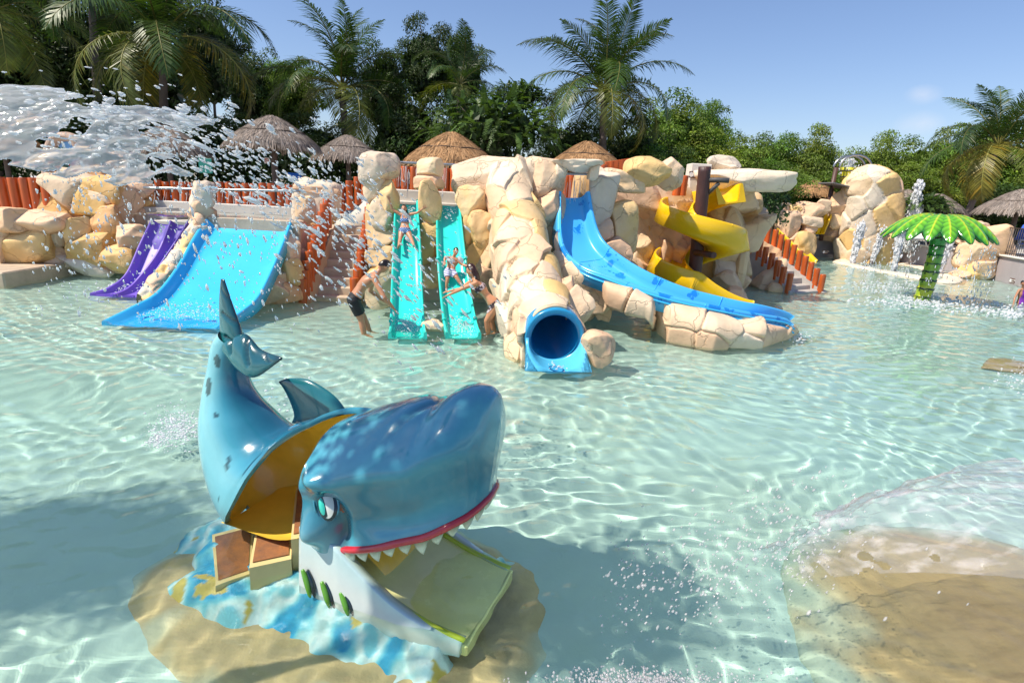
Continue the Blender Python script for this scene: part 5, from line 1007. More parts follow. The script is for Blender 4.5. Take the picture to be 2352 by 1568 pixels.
cx, cy = W(2330, 1500, z=-.2)[:2]; g_ = np.linspace(-2.2, 2.2, 220); X, Y = np.meshgrid(g_, g_, indexing='ij'); Pq = np.stack([X+cx, Y+cy, 0*X], -1); rr = np.hypot((X-.10)/1.5, Y/1.5)+.10*noise(Pq, 1.1, 4, 2)
Zd = -.44+.39*np.clip(1-rr**2.2, 0, 1)**.7+.03*noise(Pq, 2.2, 12, 3)+.02*np.clip(X-.15, 0, 1)-.5*(rr > 1); P3 = np.stack([X+cx, Y+cy, Zd], -1); N3 = np.zeros_like(P3); N3[..., 2] = 1
G2, C = cobble(P3, N3, scatter_seeds(P3, 12, 4, .95), amp=.010, seam=.012, depth=.02, seed=9, pal=('sand', 'tan2', 'sand', 'sand'), warp=.15, wscale=1.4, tilt=.015); ed_ = np.clip((rr.ravel()+.25*noise(P3.reshape(-1, 3), 2.5, 5, 3)-.74)/.26, 0, 1)[:, None]; C = C*(1-ed_)+np.array([.42, .50, .40])*ed_  # rim blends toward floor colour, painting in the haze of deeper water
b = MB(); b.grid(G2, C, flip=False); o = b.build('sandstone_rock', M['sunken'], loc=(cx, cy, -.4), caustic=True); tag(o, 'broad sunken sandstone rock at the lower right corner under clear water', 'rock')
# ------------------------------------------------------------------ the shark slide
SE = np.array([-.105, 3.07, 0]); SH = np.array([.933, -.36, 0]); SN = np.array([.36, .933, 0])
def SL(a, w_, z): 
    a, w_, z = np.broadcast_arrays(np.asarray(a, float), np.asarray(w_, float), np.asarray(z, float)); return SE+a[..., None]*SH+w_[..., None]*SN+z[..., None]*np.array([0, 0, 1.])
shark = thing('shark_slide', 'large glossy blue shark shaped slide with an open toothed mouth in the foreground', 'shark slide', tuple(SL(-1.1, 0, 0)))
sp = mat('shark_paint', attr=True, rough=.2, var=.07, vscale=5, coat=.6, crough=.05, bump=.0012, bscale=7)
cB, cM, cL, cW, cK = (np.array(c) for c in ((.012, .115, .20), (.045, .27, .37), (.22, .55, .62), (.72, .78, .76), (.006, .02, .03)))
yel = mat('shark_yellow_paint', (.86, .58, .07), rough=.22, var=.16, vscale=3, coat=.5)
def lerp3(t, *cs):
    t = np.clip(t, 0, 1)[..., None]*(len(cs)-1); out = 0
    for i, c in enumerate(cs): out = out+np.clip(1-np.abs(t-i), 0, 1)*c
    return out
# rear body: rings along a spine that curls up into the tail
sk = [(-.55, .40, .70, .37), (-.95, .38, .72, .41), (-1.3, .35, .63, .42), (-1.6, .36, .53, .42), (-1.80, .43, .46, .39), (-1.96, .58, .38, .32), (-2.08, .80, .275, .255), (-2.13, 1.0, .185, .185), (-2.125, 1.2, .13, .135), (-2.09, 1.36, .115, .12), (-2.04, 1.45, .095, .105)]
K = spline([(q[0], q[1], q[2]) for q in sk], 170); rl = np.interp(np.linspace(0, 1, 170), np.linspace(0, 1, 170), spline([(q[0], q[1], q[3]) for q in sk], 170)[:, 2])
Ta = unit(np.gradient(K[:, :2], axis=0)); aa = K[:, 0]
arc = np.r_[0, np.cumsum(np.linalg.norm(np.diff(K[:, :2], axis=0), axis=1))]
iclose = int(np.argmin(np.abs(aa+1.83)+10*(arc > 1.7))); sC = arc[iclose]
s1 = arc[int(np.argmin(np.abs(aa+1.0)))]
phc = np.interp(arc, [s1-.5, s1, s1+.33, s1+.58, s1+.70, s1+.77, s1+.80, s1+.83], [.2, .15, -.18, -.62, -1.1, -1.85, -2.5, -math.pi])
nph = 72
def rear(off):
    G = np.zeros((170, nph, 3)); PH = np.zeros((170, nph))
    for i in range(170):
        ph = np.linspace(phc[i], math.pi, nph); PH[i] = ph; rn = K[i, 2]-off; r_ = rl[i]-off; N2 = np.array([Ta[i, 1], -Ta[i, 0]])
        cs, sn = np.cos(ph), np.sin(ph); cs = np.sign(cs)*np.abs(cs)**.92; sn = np.sign(sn)*np.abs(sn)**.92
        G[i] = SL(K[i, 0]+N2[0]*rn*cs, .02+r_*sn, K[i, 1]+N2[1]*rn*cs)
    return G, PH
G, PH = rear(0); zz = G[:, :, 2]
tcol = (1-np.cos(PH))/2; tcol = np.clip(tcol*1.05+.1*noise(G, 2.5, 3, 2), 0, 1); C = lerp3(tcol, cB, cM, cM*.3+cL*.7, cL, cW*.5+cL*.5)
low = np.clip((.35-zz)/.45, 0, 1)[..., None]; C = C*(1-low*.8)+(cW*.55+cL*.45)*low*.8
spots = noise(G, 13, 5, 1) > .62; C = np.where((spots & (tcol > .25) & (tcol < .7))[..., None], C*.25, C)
edge = np.linspace(0, 1, nph)[None] < .03
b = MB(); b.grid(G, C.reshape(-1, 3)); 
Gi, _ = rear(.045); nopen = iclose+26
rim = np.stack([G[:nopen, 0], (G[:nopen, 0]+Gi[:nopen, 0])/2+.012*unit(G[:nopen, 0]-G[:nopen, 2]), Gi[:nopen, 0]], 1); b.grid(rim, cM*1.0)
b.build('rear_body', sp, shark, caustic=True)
b = MB(); b.grid(Gi[:nopen], flip=True); b.F.append([(nopen-1)*nph+i for i in range(nph)]); b.SM.append(True); b.MI.append(0); b.build('inner_shell', yel, shark, caustic=True)
# seat floor inside
b = MB(); A_ = np.linspace(-1.95, -.55, 24); Wd = np.linspace(-.30, .42, 14); X, Y = np.meshgrid(A_, Wd, indexing='ij'); b.grid(SL(X, Y, .13+.22*np.clip((X+1.55)/.5, 0, 1)*np.clip((X+1.55)/.5, 0, 1)*(X > -1.55)-.2*np.clip((X+.9)/.35, 0, 1)**1.5+.10*(np.abs(Y)/.42)**4)); b.build('seat_floor', yel, shark, caustic=True)
# head: arch sections from the nape to the blunt snout
na, nw = 120, 97; av = np.r_[np.linspace(-1.08, -.2, 70), -.2+.275*np.sin(np.linspace(0, math.pi/2, 51)[1:])]
ztk = [(-1.08, 1.02), (-.9, 1.11), (-.7, 1.20), (-.5, 1.275), (-.4, 1.29), (-.33, 1.30), (-.22, 1.39), (-.1, 1.43), (.0, 1.41), (.05, 1.36), (.075, 1.25)]
zbk = [(-1.08, .29), (-.95, .27), (-.86, .31), (-.78, .365), (-.6, .44), (-.4, .535), (-.2, .615), (-.05, .685), (.04, .72), (.075, .74)]
wk = [(-1.08, .41), (-.9, .445), (-.7, .455), (-.5, .45), (-.3, .42), (-.15, .375), (-.03, .30), (.03, .22), (.06, .14), (.075, .03)]
zt = smooth_interp(ztk, av); zb = smooth_interp(zbk, av); Wv = smooth_interp(wk, av)
prof = np.array([(0, 1), (.18, .995), (.36, .975), (.54, .93), (.72, .85), (.90, .765), (1.02, .675), (1.065, .60), (1.0, .50), (.93, .36), (.87, .26), (.83, .17), (.85, .09), (.90, .03), (.91, 0)])
pp_ = spline(np.c_[prof, np.zeros(len(prof))], nw//2+1)[:, :2]
half = np.r_[pp_[::-1]*[-1, 1], pp_[1:]]        # near gum -> top -> far gum
def headgrid(off=0.):
    Aw = np.zeros((na, len(half), 3))
    for i in range(na):
        Hh = zt[i]-zb[i]; x = half[:, 0]*max(Wv[i]-off, .005); z = zb[i]+(half[:, 1])*(Hh-off)
        ax_ = np.full(len(half), av[i]); fr = np.clip((av[i]+.25)/.3, 0, 1)
        ax_ = ax_-fr*.05*np.clip(1-half[:, 1], 0, 1)**1.2*1.0-fr*.01
        Aw[i] = np.c_[ax_, x, z]
    return Aw
Hg = headgrid()
a_, w_, z_ = Hg[..., 0], Hg[..., 1], Hg[..., 2]
def bump(a0, z0, ra, rz, side): return np.exp(-((a_-a0)/ra)**2-((z_-z0)/rz)**2)*((w_*side) > 0)
disp = np.zeros_like(a_)
for sd_ in (-1, 1):
    disp += .085*bump(-.955, .84, .095, .055, sd_)+.17*bump(-.985, .45, .12, .12, sd_)-.05*bump(-.86, .66, .06, .08, sd_)-.055*bump(-.80, .50, .055, .16, sd_)+.02*bump(-.62, .52, .2, .05, sd_)
ac = -.36-.42*np.abs(w_)+.0*z_; crease = np.exp(-((a_-ac)/.035)**2)*(z_ > .95)*np.clip(1.2-np.abs(w_)/.36, 0, 1); disp -= .022*crease
outw = np.stack([0*a_, np.sign(w_)*np.clip(np.abs(w_)/.3, 0, 1), np.clip((z_-.9)/.4, 0, 1)], -1)
Hg = Hg+outw*disp[..., None]
P = SL(Hg[..., 0], Hg[..., 1], Hg[..., 2])
zf = (z_-zb[:, None])/np.maximum(zt-zb, .05)[:, None]
C = lerp3(np.clip(zf*1.0+.06*noise(P, 2.2, 7, 2), 0, 1), cM*.85+cL*.15, cM*.95, cM*.62+cB*.2, cM*.6+cB*.25, cM*.95+cL*.05, cM*.85+cL*.15, cM*.8+cL*.2)  # band below the ridge is darkened, putting its shade into the colour
nose = np.clip((a_+.15)/.25, 0, 1)[..., None]*np.clip((.75-zf)/.3, 0, 1)[..., None]; C = C*(1-.45*nose)+cB*.7*.45*nose  # snout front under the ridge darkened further, painted shade too
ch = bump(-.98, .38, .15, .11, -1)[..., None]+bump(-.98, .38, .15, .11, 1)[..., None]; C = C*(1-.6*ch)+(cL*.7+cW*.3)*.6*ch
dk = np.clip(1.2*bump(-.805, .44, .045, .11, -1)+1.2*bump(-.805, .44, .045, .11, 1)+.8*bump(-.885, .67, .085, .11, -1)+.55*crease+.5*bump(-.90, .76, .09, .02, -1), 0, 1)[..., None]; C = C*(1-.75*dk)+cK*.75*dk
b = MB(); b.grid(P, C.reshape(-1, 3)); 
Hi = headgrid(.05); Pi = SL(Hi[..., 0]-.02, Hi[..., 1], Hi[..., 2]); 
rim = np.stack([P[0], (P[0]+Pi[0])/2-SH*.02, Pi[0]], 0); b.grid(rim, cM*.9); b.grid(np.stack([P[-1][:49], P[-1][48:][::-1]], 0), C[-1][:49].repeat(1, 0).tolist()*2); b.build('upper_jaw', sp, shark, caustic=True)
b = MB(); b.grid(Pi, np.array([.30, .08, .06]), flip=True); b.build('palate', sp, shark, caustic=True)
# gum and teeth follow the lower edge
em = int(np.argmin(np.abs(av+.80))); gum = np.vstack([P[em:, 0], P[em:, -1][::-1]]); gum = spline(gum, 150)
red = mat('red_gum_paint', (.50, .02, .035), rough=.2, coat=.6, var=.12, vscale=14)
b = MB(); b.tube(gum+[0, 0, -.012], .024, 10); b.build('gum', red, shark)
tm = mat('tooth_paint', attr=True, rough=.25, coat=.4, var=.12, vscale=20); gd = np.gradient(gum, axis=0); d = np.r_[0, np.cumsum(np.linalg.norm(np.diff(gum, axis=0), axis=1))]; L_ = d[-1]; nt_ = 21
for i in range(nt_):
    s = (i+.6)/nt_*L_; p = np.array([np.interp(s, d, gum[:, q]) for q in range(3)]); tn = unit(np.array([np.interp(s, d, gd[:, q]) for q in range(3)])); ins = unit(np.cross([0, 0, 1.], tn)); ce = SL(-.4, 0, .5); ins = ins if (ce-p)@ins > 0 else -ins
    b = MB(); f = np.linspace(0, 1, 9); th = np.linspace(0, 2*math.pi, 12, endpoint=False); hgt = .115*(.85+.3*rng.random()); G = []; C = []
    for q in f:
        c = p+[0, 0, -.015-hgt*q]+ins*(.012+.02*q*q)+tn*.01*q*q; r1, r2 = .050*(1-q**1.5)+.002, .03*(1-q**1.5)+.002
        G.append(c+np.cos(th)[:, None]*tn*r1+np.sin(th)[:, None]*ins*r2); C.append(np.tile(np.array([.16, .13, .03])*(1-min(q*1.9, 1))+np.array([.70, .72, .58])*min(q*1.9, 1), (12, 1)))
    b.grid(np.array(G), np.array(C).reshape(-1, 3), closev=True, capu=True); b.build('tooth', tm, shark)
# eye on the near side, and its twin
for sd_ in (-1, 1):
    j = 0 if sd_ < 0 else -1; ec = SL(-.885, sd_*.418, .665)
    nrm = unit(SN*sd_*.92+SH*.12+np.array([0, 0, .36])); tx = unit(np.cross([0, 0, 1.], nrm))*(-sd_*-1); ty = np.cross(nrm, tx); ty = ty if ty[2] > 0 else -ty
    tl_ = unit(ty*.90-SH*.43); tw_ = unit(np.cross(tl_, nrm)); tw_ = tw_ if tw_@SH > 0 else -tw_
    def disc(rw, rh, off, dom, col, name, m, par, cx=0., cy=0.):
        b = MB(); r_ = np.linspace(0.02, 1, 8); t_ = np.linspace(0, 2*math.pi, 30, endpoint=False)
        b.grid(np.array([ec+tw_*cx+tl_*cy+nrm*(off+dom*(1-q*q))+q*(np.cos(t_)[:, None]*tw_*rw+np.sin(t_)[:, None]*tl_*rh) for q in r_]), col, closev=True); b.F.append(list(range(30))); b.SM.append(True); b.MI.append(0); return b.build(name, m, par)
    e = disc(.070, .108, -.004, .026, cK, 'eye', sp, shark); disc(.052, .090, .012, .019, np.array([.62, .64, .60]), 'eye_white', sp, e, .002); disc(.037, .074, .0185, .019, cK, 'pupil', sp, e, -.016, -.007); disc(.028, .062, .0225, .019, np.array([.04, .52, .42]), 'iris', sp, e, -.017, -.008)
    b = MB(); t_ = np.linspace(-.25*math.pi, 1.1*math.pi, 30); b.tube(np.array([ec+nrm*.006+math.cos(q)*tw_*.082+math.sin(q)*tl_*.122 for q in t_]), .014*np.sin(np.linspace(.25, math.pi-.25, 30)), 8, col=cM*.8); b.build('eyelid', sp, e)
# white lower jaw walls with green gills
for sd_ in (-1, 1):
    A_ = np.linspace(-1.13, .04, 60); top = smooth_interp([(-1.13, .42), (-.95, .38), (-.82, .37), (-.74, .31), (-.6, .205), (-.45, .11), (-.25, .03), (.04, -.05)], A_); f = np.linspace(0, 1, 24); Go = np.zeros((60, 24, 3)); Gn = Go.copy()
    for i in range(60):
        zl_ = np.interp(A_[i], [-1.13, -.6, .04], [-.36, -.26, -.17]); z = zl_+(top[i]-zl_)*f; flare = .035*(1-f)**2+.02*np.sin(f*math.pi); wv = np.interp(A_[i], [-1.13, -.8, -.3, .04], [.40, .43, .42, .385]); Go[i] = SL(A_[i], sd_*(wv+flare), z); Gn[i] = SL(A_[i], sd_*(wv-.06), z)
    C = lerp3(np.clip(f[None]+.0*A_[:, None]+.12*noise(Go, 3, 2, 2), 0, 1), cL*.5+cW*.4, cW*.85, cW*.8, cW*.5+cL*.4); grey = np.clip((.10-(A_[:, None]+1.13))/.1, 0, 1)[..., None]*.0; b = MB(); Gc = np.concatenate([Go, Gn[:, ::-1]], 1); b.grid(Gc, np.concatenate([C, C[:, ::-1]*np.array([.9, .8, .5])], 1).reshape(-1, 3), closev=True); b.F += [list(range(48)), [59*48+i for i in range(48)][::-1]]; b.SM += [False]*2; b.MI += [0]*2
    b.build('lower_jaw', sp, shark, caustic=True)
    gm = sp
    for (a0, z0, ln) in ((-1.03, .055, .10), (-.88, .015, .10), (-.735, .0, .085)):
        for nm, rr, ww, cc in (('gill', 1.0, .0, np.array([.10, .30, .02])), ('gill_border', .8, -.012, cK)):  # each green gill gets a thin black border beside it
            pts = [SL(a0-.045+.028*(nm != 'gill'), sd_*(.452+ww), z0+ln), SL(a0+.0+.028*(nm != 'gill'), sd_*(.462+ww), z0+.02), SL(a0+.03+.026*(nm != 'gill'), sd_*(.475+ww), z0-ln*.8)]
            q = spline(pts, 18); b = MB(); b.tube(q, .021*rr*np.sin(np.linspace(.35, math.pi-.2, 18))**.7, 10, col=cc); b.build('gill', gm, shark, caustic=True)
# slide bed in the mouth
ym = mat('pale_yellow_gelcoat', (.82, .80, .34), rough=.25, var=.10, vscale=4, coat=.3); b = MB(); A_ = np.linspace(-1.15, .05, 50); Wd = np.linspace(-.37, .37, 24); X, Y = np.meshgrid(A_, Wd, indexing='ij'); zb_ = smooth_interp([(-1.15, .36), (-.9, .23), (-.65, .095), (-.45, .01), (-.2, -.055), (.05, -.09)], A_)[:, None]+.05*(np.abs(Y)/.37)**3
b.grid(SL(X, Y, zb_)); b.build('slide_bed', ym, shark, caustic=True); b = MB(); b.box(SL(.045, 0, -.15), (.76, .05, .12), rot=np.c_[SN, SH, [0, 0, 1]], bev=.01); b.build('bed_front', ym, shark, caustic=True)
gl = mat('lime_edge_paint', (.45, .55, .04), rough=.3, coat=.3)
for sd_ in (-1, 1): b = MB(); b.tube(SL(np.linspace(-.5, .05, 20), sd_*.365, smooth_interp([(-.5, .09), (-.2, .0), (.05, -.045)], np.linspace(-.5, .05, 20))), .02, 8); b.build('bed_edge', gl, shark, caustic=True)
# fins
def lobe(L, T, thick, nrm, name, n=40, stripes=0, dark_base=.0):
    L, T = spline(L, n), spline(T, n); nrm = unit(nrm); b = MB(); t_ = np.linspace(0, 2*math.pi, 28, endpoint=False); G = []; C = []
    for i in range(n):
        f = i/(n-1); m_ = (L[i]+T[i])/2; ch_ = (T[i]-L[i])/2; th_ = thick*(1-f**1.5)+.008; x = np.cos(t_); y = np.sin(t_); grv = np.ones(28)
        if stripes: grv = 1-.55*np.exp(-(((f*stripes+.35*x) % 1)-.5)**2/.006)*(x > -.35)
        G.append(m_+x[:, None]*ch_+(y*np.abs(y)**.15*grv)[:, None]*nrm*th_)
        c = lerp3(np.clip(.35+.25*x+.2*noise(G[-1], 4, 2, 2)+.25*f, 0, 1), cM*.9, cB*.8+cM*.2, cB*.5)*np.array([.45, .68, .55])
        dkk = np.clip((1-grv)*1.6+np.clip((f-.86)/.1, 0, 1)*.8+dark_base*np.clip((.1-f)/.08, 0, 1)+.6*np.clip((np.abs(x)-.93)/.05, 0, 1)*(stripes > 0), 0, 1)[:, None]; C.append(c*(1-dkk*.9)+cK*dkk*.9)
    b.grid(np.array(G), np.array(C).reshape(-1, 3), closev=True, capu=True); return b.build(name, sp, shark)
lobe([SL(-1.10, .08, 1.03), SL(-1.22, .08, 1.14), SL(-1.42, .08, 1.215), SL(-1.60, .08, 1.20), SL(-1.69, .08, 1.165)], [SL(-1.60, .08, .86), SL(-1.575, .08, .93), SL(-1.61, .08, 1.03), SL(-1.66, .08, 1.11), SL(-1.70, .08, 1.15)], .06, SN, 'dorsal_fin', dark_base=1.)
lobe([SL(-2.13, 0, 1.37), SL(-2.135, 0, 1.55), SL(-2.12, 0, 1.72), SL(-2.09, 0, 1.87)], [SL(-1.90, -.04, 1.40), SL(-1.90, -.03, 1.52), SL(-1.975, -.02, 1.70), SL(-2.055, 0, 1.87)], .055, SN*.9-SH*.3, 'tail_fluke', stripes=3)
lobe([SL(-2.02, -.06, 1.33), SL(-1.86, -.12, 1.27), SL(-1.66, -.17, 1.27), SL(-1.44, -.16, 1.42)], [SL(-1.99, -.02, 1.46), SL(-1.84, -.05, 1.52), SL(-1.66, -.10, 1.45), SL(-1.43, -.15, 1.44)], .06, SN*.75+np.array([0, 0, -.35])+SH*.1, 'tail_fluke', stripes=3)
lobe([SL(-2.12, .04, 1.34), SL(-2.22, .14, 1.30), SL(-2.30, .24, 1.36)], [SL(-2.14, .04, 1.22), SL(-2.23, .14, 1.2), SL(-2.31, .24, 1.33)], .035, SN*.4+np.array([0, 0, 1.]), 'tail_fluke')
# steps into the body
def step(corners, z, name='step', frame=True, depth=.5):
    P = np.array([W(x, y, z=z) for x, y in corners]); c = P.mean(0); b = MB(); n = 4; V = np.vstack([P+[0, 0, -.0], P-[0, 0, depth], c+(P-c)*.97+[0, 0, .012]]); b.add(V, [[i, i+4, (i+1) % 4+4, (i+1) % 4] for i in range(4)]+[[0, 1, 2, 3]], smooth=False)
    o = b.build(name, mat('cream_step_paint', (.68, .55, .26), rough=.4, var=.1), shark, caustic=True)
    q = c+(P-c)*.86+[0, 0, .004]; b = MB(); b.add(np.vstack([q, q+[0, 0, .006]]), [[i, (i+1) % 4, (i+1) % 4+4, i+4] for i in range(4)]+[[4, 5, 6, 7]], smooth=False); b.build('tread', rust, o, caustic=True); return o
rust = mat('rusty_tread', (.40, .15, .04), rough=.7, var=.75, vscale=9, var2=(.05, .045, .045), bump=.004, bscale=60)
step([(572, 1304), (669, 1283), (673, 1166), (594, 1180)], .10); step([(496, 1352), (576, 1322), (584, 1210), (488, 1234)], -.05); step([(668, 1238), (745, 1225), (745, 1108), (680, 1119)], .22)
# painted wave sculpture around the foot, and the sandy plinth under water
A_ = np.linspace(-2.75, .3, 190); Wd = np.linspace(-.95, .85, 120); X, Y = np.meshgrid(A_, Wd, indexing='ij'); P0 = SL(X, Y, 0*X)
wn = -.40*np.interp(X, [-2.2, -1.9, -1.2, 0.1], [.35, .9, 1.08, 1.0]); wf = .42*np.interp(X, [-2.2, -1.9, -1.2, 0], [.5, 1, 1, 1]); dside = np.maximum(np.maximum(wn-Y, Y-wf), 0); dend = np.maximum(np.maximum(-2.22-X, (X+.10)*2), 0); dd = np.hypot(dside, dend)+.06*noise(P0, 3.2, 4, 2)
lump = noise(P0, 7.5, 9, 3)*.10+noise(P0, 14, 2, 2)*.03; Zw = -.055-.38*np.clip((dd-.02)/.27, 0, 1.4)**1.1+lump*np.clip(1.3-dd, 0, 1); Zw = np.maximum(Zw, -.50+.41*np.exp(-((X+1.68)/.42)**4-((Y+.52)/.24)**4)+lump*.5); Zw = np.where((X > -.75) & (np.abs(Y) < .40), np.minimum(Zw, -.30), np.minimum(Zw, -.012)); Zw = np.where((X < -1.2) & (np.abs(Y) < .30), np.minimum(Zw, -.1), Zw)
tn = np.clip(.5+1.3*noise(P0, 6.5, 5, 3), 0, 1); C = lerp3(tn, np.array([.03, .30, .52]), np.array([.16, .52, .64]), np.array([.50, .72, .74]), np.array([.62, .76, .76]), np.array([.20, .55, .66])); och = (noise(P0, 5.5, 31, 3) > .40)[..., None]; C = np.where(och, np.array([.52, .42, .10]), C)
b = MB(); b.grid(SL(X, Y, np.maximum(Zw, -.45)), C.reshape(-1, 3)); b.build('wave_base', mat('wave_sculpture_paint', attr=True, rough=.4, var=.15, vscale=9, bump=.006, bscale=25), shark, caustic=True)
A_ = np.linspace(-3.2, .75, 130); Wd = np.linspace(-1.5, 1.3, 100); X, Y = np.meshgrid(A_, Wd, indexing='ij'); P0 = SL(X, Y, 0*X); rr = (np.abs((X+1.02)/1.50)**2.6+np.abs((Y+.10)/1.02)**2.6)**(1/2.6)+.07*noise(P0, 1.5, 6, 2)
Zp = -.30-.16*np.clip((rr-.84)/.16, 0, 1)+.05*noise(P0, 3.2, 8, 3); b = MB(); b.grid(SL(X, Y, np.maximum(Zp, -.452)), (lambda e: np.array([.46, .36, .185])*(1-e)+np.array([.42, .50, .40])*e)(np.clip((rr+.22*noise(P0, 3, 15, 3)-.86)/.14, 0, 1)[..., None]).reshape(-1, 3)); b.build('plinth', mat('sand_plinth', attr=True, rough=.7, var=.2, vscale=3, bump=.02, bscale=6), shark, caustic=True)  # plinth edge colour fades to floor tone, standing in for milky water
# ------------------------------------------------------------------ people: one continuous skin surface each, hair and clothes as children
def remeshed(b, voxel, smooth=4):
    me = b.mesh('tmp'); o = bpy.data.objects.new('tmp', me); COL.objects.link(o)
    m = o.modifiers.new('r', 'REMESH'); m.mode = 'VOXEL'; m.voxel_size = voxel; m.use_smooth_shade = True
    s = o.modifiers.new('s', 'SMOOTH'); s.factor = .5; s.iterations = smooth
    dg = bpy.context.evaluated_depsgraph_get(); ev = bpy.data.meshes.new_from_object(o.evaluated_get(dg)); bpy.data.objects.remove(o)
    n = len(ev.vertices); V = np.zeros(n*3, np.float32); ev.vertices.foreach_get('co', V); N = np.zeros(n*3, np.float32); ev.vertex_normals.foreach_get('vector', N)
    F = [tuple(p.vertices) for p in ev.polygons]; bpy.data.meshes.remove(ev); return V.reshape(-1, 3).astype(float), N.reshape(-1, 3).astype(float), F
def capsule(b, pts, rad, n=12):
    P = np.asarray(pts, float); r = np.asarray(rad, float); t0 = unit(P[0]-P[1]); t1 = unit(P[-1]-P[-2]); Q = [P[0]+t0*r[0]*.9, P[0]+t0*r[0]*.6]+list(P)+[P[-1]+t1*r[-1]*.6, P[-1]+t1*r[-1]*.9]
    b.tube(Q, [r[0]*.35, r[0]*.78]+list(r)+[r[-1]*.78, r[-1]*.35], n)
def torso(b, C, lat, rx, ry, n=20):
    C = spline(C, 30); k = len(rx); rx = spline(np.c_[np.linspace(0, 1, k), rx, ry], 30); T = unit(np.gradient(C, axis=0)); G = []; th = np.linspace(0, 2*math.pi, n, endpoint=False)
    for i in range(30):
        l = unit(lat-T[i]*(lat@T[i])); f = np.cross(T[i], l); x = np.cos(th); y = np.sin(th); G.append(C[i]+(np.sign(x)*np.abs(x)**.85*rx[i, 1])[:, None]*l+(y*rx[i, 2])[:, None]*f)
    k0 = b.n; b.grid(np.array(G), closev=True, capu=True)
def hand(b, wr, el, s, palm_n, spread=.32, curl=.25, side=1):
    d = unit(wr-el); nrm = unit(palm_n-d*(palm_n@d)); lt = np.cross(d, nrm)*side; c = wr+d*.045*s
    G = []; th = np.linspace(0, 2*math.pi, 12, endpoint=False)
    for f, w_, t_ in ((-.04, .022, .019), (.0, .030, .017), (.04, .040, .016), (.075, .040, .014), (.09, .034, .009)): G.append(wr+d*f*s+np.cos(th)[:, None]*lt*w_*s+np.sin(th)[:, None]*nrm*t_*s)
    b.grid(np.array(G), closev=True, capu=True)
    for i, (x, L) in enumerate(((-.032, .060), (-.011, .076), (.011, .080), (.032, .070))):
        a = x/.032*spread; dd = unit(d*math.cos(a)+lt*math.sin(a)); p = wr+d*.082*s+lt*x*s; q = p+dd*L*.5*s+nrm*curl*.008*s; e = q+unit(dd+nrm*curl)*L*.5*s; capsule(b, [p-dd*.015*s, p, q, e], np.array([.0105, .0098, .0088, .0072])*s, 8)
    p = wr+d*.022*s+lt*.028*s; dd = unit(d*.62+lt*.75+nrm*.2); capsule(b, [p, p+dd*.035*s, p+dd*.04*s+unit(d*.9+lt*.35)*.032*s], np.array([.014, .0115, .009])*s, 8)
